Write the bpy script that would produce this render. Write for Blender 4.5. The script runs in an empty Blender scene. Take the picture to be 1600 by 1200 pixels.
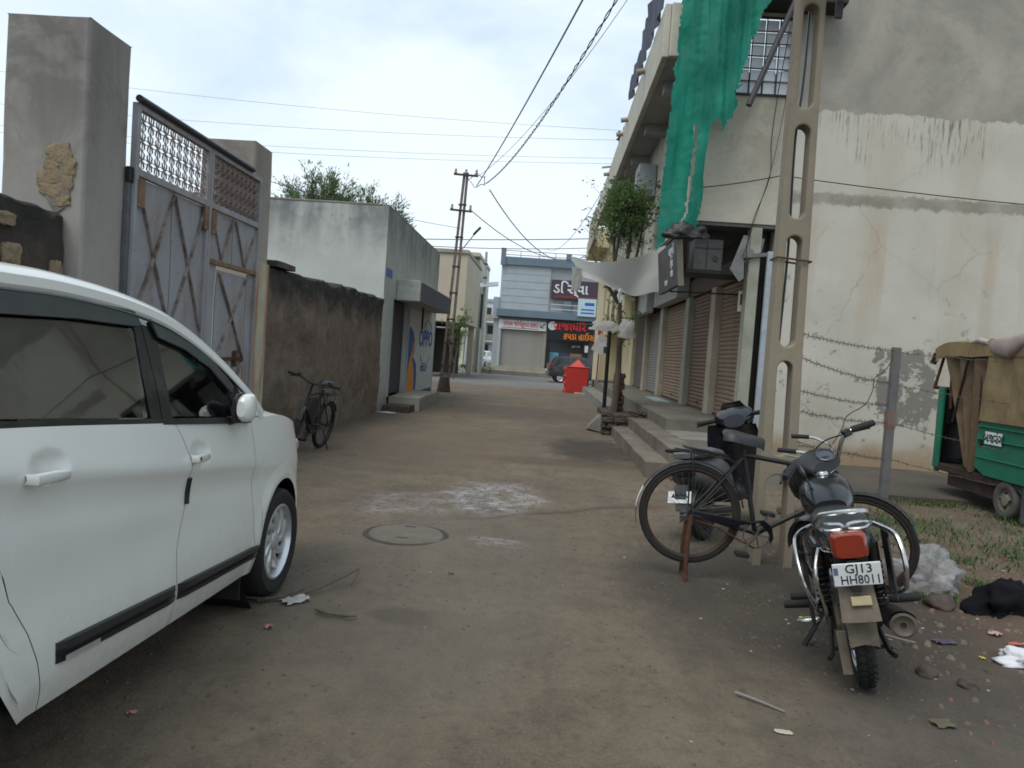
import bpy, bmesh, math, random
from math import sin, cos, pi, radians as R, sqrt
from mathutils import Vector as V, Matrix, Euler, noise as mnoise
random.seed(7)
C = bpy.context.scene
COL = C.collection
# ------------------------------------------------------------------ camera, sky, sun, exposure
cd = bpy.data.cameras.new('camera'); cam = bpy.data.objects.new('camera', cd); COL.objects.link(cam)
cd.sensor_width = 36.0; cd.lens = 36.0 * 1150 / 1600; cd.clip_start = 0.05; cd.clip_end = 2000
yaw, pitch, roll = R(2.475), R(2.42), R(4.0)
fw = V((-sin(yaw) * cos(pitch), cos(yaw) * cos(pitch), -sin(pitch)))
rt = V((cos(yaw), sin(yaw), 0)); up = rt.cross(fw)
r2 = rt * cos(roll) + up * sin(roll); u2 = up * cos(roll) - rt * sin(roll)
cam.matrix_world = Matrix(((r2.x, u2.x, -fw.x, 0), (r2.y, u2.y, -fw.y, 0), (r2.z, u2.z, -fw.z, 1.5), (0, 0, 0, 1)))
C.camera = cam
C.view_settings.view_transform = 'Standard'; C.view_settings.look = 'None'
C.view_settings.exposure = 0.42; C.view_settings.gamma = 1.0; C.view_settings.use_curve_mapping = False
C.cycles.filter_width = 1.75; C.cycles.max_bounces = 6; C.cycles.transparent_max_bounces = 12
SUN_EL, SUN_AZ = R(58), R(215)      # azimuth measured from +Y towards +X: behind the camera on the left
W = bpy.data.worlds.new('World'); C.world = W; W.use_nodes = True
wn = W.node_tree; wn.nodes.clear()
wo = wn.nodes.new('ShaderNodeOutputWorld'); wb = wn.nodes.new('ShaderNodeBackground'); wb.inputs['Strength'].default_value = 0.1
sk = wn.nodes.new('ShaderNodeTexSky'); sk.sky_type = 'NISHITA'; sk.sun_disc = False
sk.sun_elevation = SUN_EL; sk.sun_rotation = SUN_AZ; sk.dust_density = 3.0
tc = wn.nodes.new('ShaderNodeTexCoord')
mp = wn.nodes.new('ShaderNodeMapping'); mp.inputs['Scale'].default_value = (1, 1, 2.6)
wn.links.new(tc.outputs['Generated'], mp.inputs['Vector'])
n1 = wn.nodes.new('ShaderNodeTexNoise'); n1.inputs['Scale'].default_value = 1.7; n1.inputs['Detail'].default_value = 6; n1.inputs['Roughness'].default_value = .55; n1.inputs['Distortion'].default_value = .4
wn.links.new(mp.outputs[0], n1.inputs['Vector'])
cr = wn.nodes.new('ShaderNodeValToRGB'); cr.color_ramp.elements[0].position = .38; cr.color_ramp.elements[1].position = .62
cr.color_ramp.elements[0].color = (4.9, 6.2, 7.3, 1); cr.color_ramp.elements[1].color = (7.9, 8.8, 9.5, 1)
wn.links.new(n1.outputs['Fac'], cr.inputs['Fac'])
mx = wn.nodes.new('ShaderNodeMix'); mx.data_type = 'RGBA'; mx.inputs['Factor'].default_value = .86
wn.links.new(sk.outputs[0], mx.inputs['A']); wn.links.new(cr.outputs[0], mx.inputs['B'])
wn.links.new(mx.outputs['Result'], wb.inputs['Color']); wn.links.new(wb.outputs[0], wo.inputs['Surface'])
sl = bpy.data.lights.new('sun', 'SUN'); sl.energy = 1.45; sl.angle = R(35); sl.color = (1, .96, .9)
so = bpy.data.objects.new('sun', sl); COL.objects.link(so)
sd = V((sin(SUN_AZ) * cos(SUN_EL), cos(SUN_AZ) * cos(SUN_EL), sin(SUN_EL)))
so.rotation_euler = (-sd).to_track_quat('-Z', 'Y').to_euler()

# ------------------------------------------------------------------ mesh builder
class MB:
    def __init__(s): s.v = []; s.f = []; s.sm = []; s.mi = []; s.M = None; s.cur = 0
    def add(s, vs, fs, smooth=False):
        b = len(s.v)
        for p in vs:
            p = V(p); s.v.append(s.M @ p if s.M else p)
        for q in fs: s.f.append([b + i for i in q]); s.sm.append(smooth); s.mi.append(s.cur)
        return s
    def box(s, x0, x1, y0, y1, z0, z1):
        return s.add([(x0,y0,z0),(x1,y0,z0),(x1,y1,z0),(x0,y1,z0),(x0,y0,z1),(x1,y0,z1),(x1,y1,z1),(x0,y1,z1)],
                     [(0,3,2,1),(4,5,6,7),(0,1,5,4),(1,2,6,5),(2,3,7,6),(3,0,4,7)])
    def obox(s, c, d, rot=(0,0,0)):
        m = Euler(rot).to_matrix(); c = V(c); h = V(d) / 2
        vs = [c + m @ V((a*h.x, b*h.y, e*h.z)) for a,b,e in ((-1,-1,-1),(1,-1,-1),(1,1,-1),(-1,1,-1),(-1,-1,1),(1,-1,1),(1,1,1),(-1,1,1))]
        return s.add(vs, [(0,3,2,1),(4,5,6,7),(0,1,5,4),(1,2,6,5),(2,3,7,6),(3,0,4,7)])
    def beam(s, a, b, w, h, upv=(0,0,1)):
        a = V(a); b = V(b); d = (b - a).normalized(); x = d.cross(V(upv))
        if x.length < 1e-4: x = d.cross(V((1,0,0)))
        x.normalize(); z = x.cross(d); x *= w/2; z *= h/2
        vs = [a-x-z, a+x-z, a+x+z, a-x+z, b-x-z, b+x-z, b+x+z, b-x+z]
        return s.add(vs, [(3,2,1,0),(4,5,6,7),(0,1,5,4),(1,2,6,5),(2,3,7,6),(3,0,4,7)])
    def tube(s, pts, r, n=8, closed=False, caps=True):
        pts = [V(p) for p in pts]; N = len(pts); rr = r if isinstance(r, (list, tuple)) else [r]*N
        vs = []; pv = None
        for i in range(N):
            if closed: t = pts[(i+1)%N] - pts[i-1]
            else: t = pts[min(i+1,N-1)] - pts[max(i-1,0)]
            t.normalize()
            if pv is None:
                a = V((0,0,1)) if abs(t.z) < .9 else V((1,0,0))
                pv = a - t*a.dot(t); pv.normalize()
            else:
                pv = pv - t*pv.dot(t)
                if pv.length < 1e-5: pv = t.orthogonal()
                pv.normalize()
            q = t.cross(pv)
            for k in range(n):
                an = 2*pi*k/n; vs.append(pts[i] + (pv*cos(an) + q*sin(an))*rr[i])
        fs = []
        for i in range(N if closed else N-1):
            j = (i+1) % N
            for k in range(n): l = (k+1) % n; fs.append((i*n+k, i*n+l, j*n+l, j*n+k))
        s.add(vs, fs, n > 4)
        if caps and not closed:
            b = len(s.v) - N*n
            s.f += [[b+k for k in range(n)][::-1], [b+(N-1)*n+k for k in range(n)]]; s.sm += [False]*2; s.mi += [s.cur]*2
        return s
    def cyl(s, a, b, r, n=12, r2=None): return s.tube([a, b], [r, r if r2 is None else r2], n)
    def lathe(s, prof, n=24, M=None, closed=False):
        """prof: (radius, height) pairs turned round the local Z axis; M places it."""
        M = M or Matrix(); vs = []; P = len(prof)
        for k in range(n):
            a = 2*pi*k/n
            for r, z in prof: vs.append(M @ V((r*cos(a), r*sin(a), z)))
        fs = []
        for k in range(n):
            l = (k+1) % n
            for i in range(P if closed else P-1):
                j = (i+1) % P; fs.append((k*P+i, l*P+i, l*P+j, k*P+j))
        return s.add(vs, fs, True)
    def grid(s, rows, smooth=True, cu=False):
        n = len(rows[0]); vs = [p for r in rows for p in r]; fs = []
        for i in range(len(rows)-1):
            for k in range(n if cu else n-1):
                l = (k+1) % n; fs.append((i*n+k, i*n+l, (i+1)*n+l, (i+1)*n+k))
        return s.add(vs, fs, smooth)
    def prism(s, poly, f0, f1, smooth=False):
        """poly: 2-D points; f0/f1 map a 2-D point to the two end faces."""
        n = len(poly); vs = [f0(*p) for p in poly] + [f1(*p) for p in poly]
        fs = [tuple(range(n))[::-1], tuple(range(n, 2*n))] + [(i, (i+1)%n, n+(i+1)%n, n+i) for i in range(n)]
        return s.add(vs, fs, smooth)
    def build(s, name, mat, parent=None, bev=0, ang=40, recalc=True, **props):
        me = bpy.data.meshes.new(name); me.from_pydata(s.v, [], s.f)
        for i, p in enumerate(me.polygons): p.use_smooth = s.sm[i]; p.material_index = s.mi[i]
        if recalc:
            bm = bmesh.new(); bm.from_mesh(me); bmesh.ops.recalc_face_normals(bm, faces=bm.faces); bm.to_mesh(me); bm.free()
        for m in (mat if isinstance(mat, (list, tuple)) else [mat]): me.materials.append(m)
        if ang and any(s.sm): me.set_sharp_from_angle(angle=R(ang))
        o = bpy.data.objects.new(name, me); COL.objects.link(o)
        if parent: o.parent = parent
        if bev:
            b = o.modifiers.new('bevel', 'BEVEL'); b.width = bev; b.segments = 2; b.limit_method = 'ANGLE'; b.angle_limit = R(40)
        for k, v in props.items(): o[k] = v
        return o
def thing(name, label, cat, loc=(0,0,0), rot=(0,0,0), group=None):
    o = bpy.data.objects.new(name, None); COL.objects.link(o); o.location = loc; o.rotation_euler = rot; o.empty_display_size = .1
    o['label'] = label; o['category'] = cat
    if group: o['group'] = group
    return o
def piece(src, name, parent, loc=(0,0,0), rot=(0,0,0), sc=(1,1,1), **props):
    """another object sharing the mesh of src"""
    o = bpy.data.objects.new(name, src if isinstance(src, bpy.types.Mesh) else src.data); COL.objects.link(o)
    o.parent = parent; o.location = loc; o.rotation_euler = rot; o.scale = sc
    for k, v in props.items(): o[k] = v
    return o
def textmesh(txt, size, mat, name, parent, M, depth=.002, align='CENTER', sx=1.0, bold=.018, **props):
    cu = bpy.data.curves.new(name, 'FONT'); cu.body = txt; cu.size = size; cu.extrude = depth; cu.align_x = align; cu.align_y = 'CENTER'; cu.resolution_u = 2; cu.offset = bold*size
    t = bpy.data.objects.new(name, cu); COL.objects.link(t); bpy.context.view_layer.update()
    me = bpy.data.meshes.new_from_object(t.evaluated_get(bpy.context.evaluated_depsgraph_get()))
    bpy.data.objects.remove(t); me.name = name; me.materials.clear(); me.materials.append(mat)
    me.transform(M @ Matrix.Diagonal((sx, 1, 1, 1)))
    o = bpy.data.objects.new(name, me); COL.objects.link(o); o.parent = parent
    for k, v in props.items(): o[k] = v
    return o
def frame(o, x, y):   # matrix with local X along x, local Y along y
    x = V(x).normalized(); y = V(y); y = (y - x*y.dot(x)).normalized(); z = x.cross(y); o = V(o)
    return Matrix(((x.x,y.x,z.x,o.x),(x.y,y.y,z.y,o.y),(x.z,y.z,z.z,o.z),(0,0,0,1)))
def spl(pts, n):
    """Catmull-Rom through pts, n samples per span"""
    P = [V(p) for p in pts]; out = []
    for i in range(len(P)-1):
        a, b, c, d = P[max(i-1,0)], P[i], P[i+1], P[min(i+2,len(P)-1)]
        for k in range(n):
            t = k/n; out.append(.5*((2*b) + (c-a)*t + (2*a-5*b+4*c-d)*t*t + (3*b-a-3*c+d)*t**3))
    return out + [P[-1]]
def interp(tab, x):
    if x <= tab[0][0]: return tab[0][1]
    for (a, fa), (b, fb) in zip(tab, tab[1:]):
        if x <= b:
            t = (x-a)/(b-a); return fa + (fb-fa)*t
    return tab[-1][1]
def sinterp(tab, x):
    n = len(tab)
    if x <= tab[0][0]: return tab[0][1]
    if x >= tab[-1][0]: return tab[-1][1]
    for i in range(n-1):
        if x <= tab[i+1][0]:
            x0,f0 = tab[i]; x1,f1 = tab[i+1]; h = x1-x0
            m0 = (f1-tab[i-1][1])/(x1-tab[i-1][0]) if i else (f1-f0)/h
            m1 = (tab[i+2][1]-f0)/(tab[i+2][0]-x0) if i+2 < n else (f1-f0)/h
            t = (x-x0)/h; t2=t*t; t3=t2*t
            return (2*t3-3*t2+1)*f0+(t3-2*t2+t)*h*m0+(-2*t3+3*t2)*f1+(t3-t2)*h*m1
def nz(x, y, z=0.0): return mnoise.noise(V((x, y, z)))

# ------------------------------------------------------------------ materials
class N:
    def __init__(s, name):
        s.m = bpy.data.materials.new(name); s.m.use_nodes = True; s.t = s.m.node_tree; s.b = s.t.nodes['Principled BSDF']
        s.co = s.t.nodes.new('ShaderNodeTexCoord').outputs['Object']
    def new(s, k): return s.t.nodes.new('ShaderNode' + k)
    def ln(s, a, b): s.t.links.new(a, b)
    def setv(s, inp, v):
        if isinstance(v, bpy.types.NodeSocket): s.ln(v, inp)
        elif isinstance(v, (tuple, list)) and len(v) == 3 and inp.type == 'RGBA': inp.default_value = (*v, 1)
        else: inp.default_value = v
    def map(s, sc=(1,1,1), loc=(0,0,0), rot=(0,0,0), co=None):
        n = s.new('Mapping'); n.inputs['Scale'].default_value = sc; n.inputs['Location'].default_value = loc; n.inputs['Rotation'].default_value = rot
        s.ln(co or s.co, n.inputs['Vector']); return n.outputs[0]
    def noise(s, scale, detail=4, rough=.55, dist=0, co=None):
        n = s.new('TexNoise'); n.inputs['Scale'].default_value = scale; n.inputs['Detail'].default_value = detail; n.inputs['Roughness'].default_value = rough; n.inputs['Distortion'].default_value = dist
        s.ln(co or s.co, n.inputs['Vector']); return n.outputs['Fac']
    def vor(s, scale, co=None, feat='F1', out='Distance'):
        n = s.new('TexVoronoi'); n.inputs['Scale'].default_value = scale; n.feature = feat; s.ln(co or s.co, n.inputs['Vector']); return n.outputs[out]
    def ramp(s, f, *st):
        n = s.new('ValToRGB'); e = n.color_ramp.elements
        while len(e) < len(st): e.new(.5)
        for i, (p, c) in enumerate(st): e[i].position = p; e[i].color = (c,c,c,1) if not isinstance(c, (tuple,list)) else (*c,1)
        s.ln(f, n.inputs['Fac']); return n.outputs['Color']
    def mix(s, f, a, b, mode='MIX'):
        n = s.new('Mix'); n.data_type = 'RGBA'; n.blend_type = mode; s.setv(n.inputs['Factor'], f); s.setv(n.inputs['A'], a); s.setv(n.inputs['B'], b); return n.outputs['Result']
    def math(s, op, a, b=0.0, clamp=False):
        n = s.new('Math'); n.operation = op; n.use_clamp = clamp; s.setv(n.inputs[0], a); s.setv(n.inputs[1], b); return n.outputs[0]
    def xyz(s, co=None):
        n = s.new('SeparateXYZ'); s.ln(co or s.co, n.inputs[0]); return n.outputs
    def rng(s, v, a, b, smooth=True):
        n = s.new('MapRange'); n.interpolation_type = 'SMOOTHSTEP' if smooth else 'LINEAR'; s.setv(n.inputs['Value'], v); n.inputs['From Min'].default_value = a; n.inputs['From Max'].default_value = b; return n.outputs['Result']
    def bump(s, h, strength=.3, dist=.02):
        n = s.new('Bump'); n.inputs['Strength'].default_value = strength; n.inputs['Distance'].default_value = dist; s.ln(h, n.inputs['Height']); s.ln(n.outputs[0], s.b.inputs['Normal']); return n
    def fin(s, col=None, rough=None, metal=None, **kw):
        if col is not None: s.setv(s.b.inputs['Base Color'], col)
        if rough is not None: s.setv(s.b.inputs['Roughness'], rough)
        if metal is not None: s.setv(s.b.inputs['Metallic'], metal)
        for k, v in kw.items(): s.setv(s.b.inputs[k.replace('_', ' ')], v)
        return s.m
def plain(name, c, var=.25, rough=.6, metal=0.0, scale=9, dirt=0.0, dirtc=(.09,.07,.05), bump=.0, spec=None, coat=0, streak=False):
    n = N(name)
    f = n.noise(scale, 5, .6)
    if streak: f = n.noise(scale, 5, .6, 0, n.map((1.6,1.6,.16)))
    d = tuple(x*(1-var) for x in c); e = tuple(min(1, x*(1+var*.6)) for x in c)
    col = n.mix(n.ramp(f, (.3,0),(.7,1)), d, e)
    ro = n.mix(f, (rough*.85,)*3, (min(1,rough*1.15),)*3)
    if dirt: 
        g = n.ramp(n.noise(scale*.45, 6, .65, .3), (.62-dirt*.3, 0), (.78-dirt*.2, 1))
        col = n.mix(n.math('MULTIPLY', g, min(1, dirt*1.3)), col, dirtc)
        ro = n.mix(g, ro, (.9,.9,.9))
    if bump: n.bump(n.noise(scale*4, 5, .65), bump, .01)
    kw = {}
    if spec is not None: kw['Specular_IOR_Level'] = spec
    if coat: kw['Coat_Weight'] = coat; kw['Coat_Roughness'] = .06
    return n.fin(col, ro, metal, **kw)
def emis(name, c, st):
    n = N(name); return n.fin(c, .5, Emission_Color=c, Emission_Strength=st)
M = {}
def car_white():
    n = N('white_car_paint'); x, y, z = n.xyz()
    c = n.mix(n.ramp(n.noise(2.5, 5), (.35,0),(.7,1)), (.66,.665,.63), (.63,.635,.60))
    d = n.math('MULTIPLY', n.rng(n.math('ADD', z, n.math('MULTIPLY', n.noise(3.5, 6, .65), .35)), .85, .40), n.ramp(n.noise(22, 5, .7), (.3,.35),(.7,1)))
    c = n.mix(n.math('MULTIPLY', d, .55), c, (.33,.29,.235))
    return n.fin(c, n.mix(d, (.22,.22,.22), (.7,.7,.7)), 0.0, Coat_Weight=.6, Coat_Roughness=.16)
M['white_paint'] = car_white()
M['black_trim'] = plain('black_trim', (.013,.013,.015), .3, .35, scale=6)
M['black_rubber'] = plain('black_rubber', (.011,.011,.011), .35, .8, dirt=.3, dirtc=(.045,.038,.03), scale=14, bump=.2)
M['black_gloss'] = plain('black_gloss', (.008,.008,.012), .3, .22, dirt=.2, dirtc=(.04,.037,.034), scale=9, coat=.3)
M['black_dusty'] = plain('black_dusty', (.010,.010,.011), .3, .5, dirt=.4, dirtc=(.04,.034,.028), scale=11)
M['dark_metal'] = plain('dark_metal', (.03,.028,.027), .35, .5, .6, dirt=.4, scale=16)
M['chrome'] = plain('chrome', (.55,.55,.54), .15, .22, 1.0, dirt=.3, dirtc=(.16,.13,.11), scale=24)
M['alloy'] = plain('silver_alloy', (.62,.63,.64), .12, .35, .8, dirt=.2, dirtc=(.2,.18,.16), scale=12)
M['rust'] = plain('rusty_iron', (.10,.045,.022), .5, .85, .2, scale=22, dirt=.4, dirtc=(.04,.02,.012), bump=.3)
M['rust_light'] = plain('light_rust', (.24,.15,.085), .4, .85, 0, scale=14, dirt=.4, dirtc=(.10,.05,.03), bump=.2)
M['galv'] = plain('galvanised_steel', (.33,.34,.35), .2, .5, .3, scale=8, dirt=.3, dirtc=(.2,.13,.09))
M['pale_metal'] = plain('pale_painted_metal', (.5,.55,.6), .12, .5, 0, scale=5, dirt=.25)
M['leather'] = plain('grey_vinyl', (.022,.022,.024), .3, .5, scale=20, bump=.15)
M['beige_trim'] = plain('beige_trim', (.60,.54,.42), .1, .8, scale=6)
M['grey_cloth'] = plain('grey_cloth', (.42,.41,.39), .18, .85, scale=5, dirt=.35, dirtc=(.2,.18,.16), bump=.1)
M['red_paint'] = plain('red_paint', (.42,.022,.016), .12, .55, scale=4, dirt=.15, dirtc=(.25,.05,.03))
M['red_paint2'] = plain('orange_red_paint', (.55,.06,.035), .1, .5, scale=4)
M['mudguard'] = plain('dusty_mudguard', (.13,.105,.075), .35, .8, scale=12, dirt=.4, dirtc=(.06,.05,.04))
M['plate'] = plain('number_plate_white', (.66,.68,.68), .08, .5, scale=12, dirt=.25, dirtc=(.35,.33,.3))
M['ink'] = plain('black_ink', (.012,.012,.014), .1, .6)
M['spoke'] = plain('dull_spokes', (.12,.11,.10), .3, .6, .4)
M['red_lens'] = plain('red_lens', (.20,.020,.006), .12, .2, scale=20, coat=.5)
M['stone_dark'] = plain('dark_masonry', (.075,.055,.045), .5, .95, scale=8, dirt=.4, dirtc=(.03,.024,.02), bump=.5)
M['stone_warm'] = plain('exposed_stone', (.235,.175,.105), .4, .9, scale=9, dirt=.3, dirtc=(.15,.10,.06), bump=.5)
M['brick'] = plain('old_brick', (.16,.085,.055), .4, .95, scale=10, dirt=.5, dirtc=(.07,.055,.045), bump=.4)
M['bark'] = plain('bark', (.10,.08,.06), .4, .95, scale=12, bump=.5, streak=True)
def leaf_mat(name, c, tcol):
    n = N(name); col = n.mix(n.ramp(n.noise(3, 4), (.3,0),(.7,1)), tuple(v*.6 for v in c), tuple(v*1.25 for v in c)); n.fin(col, .55)
    tl = n.new('BsdfTranslucent'); tl.inputs['Color'].default_value = (*tcol, 1); m1 = n.new('MixShader'); m1.inputs[0].default_value = .42
    n.ln(n.b.outputs[0], m1.inputs[1]); n.ln(tl.outputs[0], m1.inputs[2]); n.ln(m1.outputs[0], n.t.nodes['Material Output'].inputs['Surface']); return n.m
M['leaf'] = leaf_mat('green_leaves', (.09,.15,.05), (.16,.30,.07)); M['leaf2'] = leaf_mat('grey_green_leaves', (.09,.13,.065), (.17,.26,.10))
M['grass'] = plain('grass_blades', (.055,.095,.022), .5, .7, scale=1.5)
M['net'] = None
def streaky(name, base, dark, zt, zb, amount=.8, sc=1.6, low=None, rough=.92, bump=.25):
    """plaster with rain streaks that start at height zt and die out at zb (object space)"""
    n = N(name); x, y, z = n.xyz()
    c = n.mix(n.ramp(n.noise(.9, 6, .6), (.35,0),(.7,1)), base, tuple(v*.80 for v in base))
    c = n.mix(n.math('MULTIPLY', n.ramp(n.noise(18, 5, .7), (.4,0),(.75,1)), .35), c, tuple(v*.68 for v in base))
    st = n.ramp(n.noise(sc, 6, .62, .2, n.map((1,1,.13))), (.38,.25),(.60,1))
    h = n.rng(n.math('ADD', z, n.math('MULTIPLY', n.noise(1.1, 5), 1.3)), zb+.5, zt+.45)
    c = n.mix(n.math('MULTIPLY', n.math('MULTIPLY', st, h), amount), c, dark)
    if low: c = n.mix(n.math('MULTIPLY', n.rng(n.math('ADD', z, n.math('MULTIPLY', n.noise(2.5, 5), .5)), low[1]+.25, .2), .8), c, low[0])
    bl = n.ramp(n.noise(1.7, 8, .72, .6), (.47,0),(.58,1)); c = n.mix(n.math('MULTIPLY', n.math('MULTIPLY', bl, h), .6), c, dark)
    n.bump(n.noise(24, 6, .7), bump, .008)
    return n.fin(c, rough)
M['pillar'] = streaky('pillar_cement', (.31,.29,.26), (.10,.09,.085), 3.9, 2.2, .7, 2.2, ((.19,.165,.13), .7))
M['pillar2'] = streaky('pillar_cement_old', (.34,.31,.265), (.13,.11,.10), 3.9, 2.6, .6, 2.2, ((.2,.17,.13), .5))
M['shopwall'] = streaky('weathered_plaster', (.50,.52,.48), (.13,.14,.145), 4.9, 3.1, .92, 2.6, ((.22,.2,.17), .6))
M['cement'] = plain('cement_screed', (.20,.185,.16), .28, .93, scale=2.2, dirt=.35, dirtc=(.12,.10,.08), bump=.3)
M['cement_light'] = plain('cement_light', (.31,.285,.235), .2, .92, scale=2.5, dirt=.3, dirtc=(.18,.15,.12), bump=.2)
M['step'] = plain('dusty_step_cement', (.165,.142,.108), .3, .95, scale=2.2, dirt=.6, dirtc=(.075,.062,.046), bump=.4)
M['pole'] = streaky('pole_cement', (.25,.212,.155), (.13,.105,.075), 6, 1, .5, 3, ((.22,.18,.13), .5), bump=.35)
M['cream'] = streaky('cream_paint', (.53,.49,.40), (.26,.22,.17), 6.3, 3.2, .55, 1.2)
M['soffit'] = plain('soffit_plaster', (.30,.30,.30), .15, .9, scale=2, dirt=.25, dirtc=(.2,.19,.18))
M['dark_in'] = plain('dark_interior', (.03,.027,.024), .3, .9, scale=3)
M['brownpaint'] = plain('brown_paint', (.115,.075,.055), .25, .8, scale=4, dirt=.3)
M['yellowcream'] = plain('yellow_cream_paint', (.56,.49,.31), .12, .9, scale=2, dirt=.2, dirtc=(.35,.29,.2))
M['bluegrey'] = plain('blue_grey_paint', (.34,.385,.40), .1, .85, scale=1.2, dirt=.2, dirtc=(.25,.3,.31))
M['dkbluegrey'] = plain('dark_blue_grey_paint', (.13,.18,.22), .15, .85, scale=1.2, dirt=.2)
M['greypaint'] = plain('grey_wall_paint', (.30,.32,.34), .1, .9, scale=1, dirt=.15)
M['beigefar'] = plain('beige_wall_paint', (.45,.40,.31), .1, .9, scale=.8, dirt=.2, dirtc=(.33,.28,.21))
M['palegreen'] = plain('pale_green_paint', (.54,.58,.42), .1, .9, scale=.8, dirt=.2, dirtc=(.4,.42,.33))
M['whitefar'] = plain('white_wall_paint', (.62,.63,.65), .1, .9, scale=.8, dirt=.2, dirtc=(.45,.45,.45))
M['glassdark'] = plain('dark_window_glass', (.03,.035,.04), .2, .12)
def shutter_mat(name, c, d, low=(.18,.105,.062)):
    n = N(name); x, y, z = n.xyz()
    c1 = n.mix(n.ramp(n.noise(1.6, 6, .65, .4), (.4,0),(.68,1)), c, d)
    c1 = n.mix(n.math('MULTIPLY', n.rng(n.math('ADD', z, n.math('MULTIPLY', n.noise(3, 5), .9)), 1.0, .5), .5), c1, low)
    c1 = n.mix(n.math('MULTIPLY', n.ramp(n.noise(26, 4, .7), (.5,0),(.8,1)), .4), c1, tuple(v*.5 for v in d))
    return n.fin(c1, .7)
M['sh1'] = shutter_mat('tan_shutter_paint', (.36,.28,.19), (.245,.17,.115))
M['sh2'] = shutter_mat('rust_brown_shutter_paint', (.15,.092,.064), (.185,.115,.08))
M['sh3'] = shutter_mat('ochre_shutter_paint', (.36,.285,.19), (.26,.175,.11))
M['sh4'] = shutter_mat('grey_shutter_paint', (.30,.30,.30), (.22,.215,.21), (.2,.17,.14))
M['sh5'] = shutter_mat('mauve_shutter_paint', (.15,.125,.12), (.11,.09,.085), (.12,.09,.07))
M['shfar'] = shutter_mat('galvanised_shutter_paint', (.36,.36,.345), (.30,.29,.275), (.26,.24,.2))
M['shblue'] = shutter_mat('dark_blue_shutter_paint', (.045,.06,.085), (.06,.065,.075), (.06,.06,.06))

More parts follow.
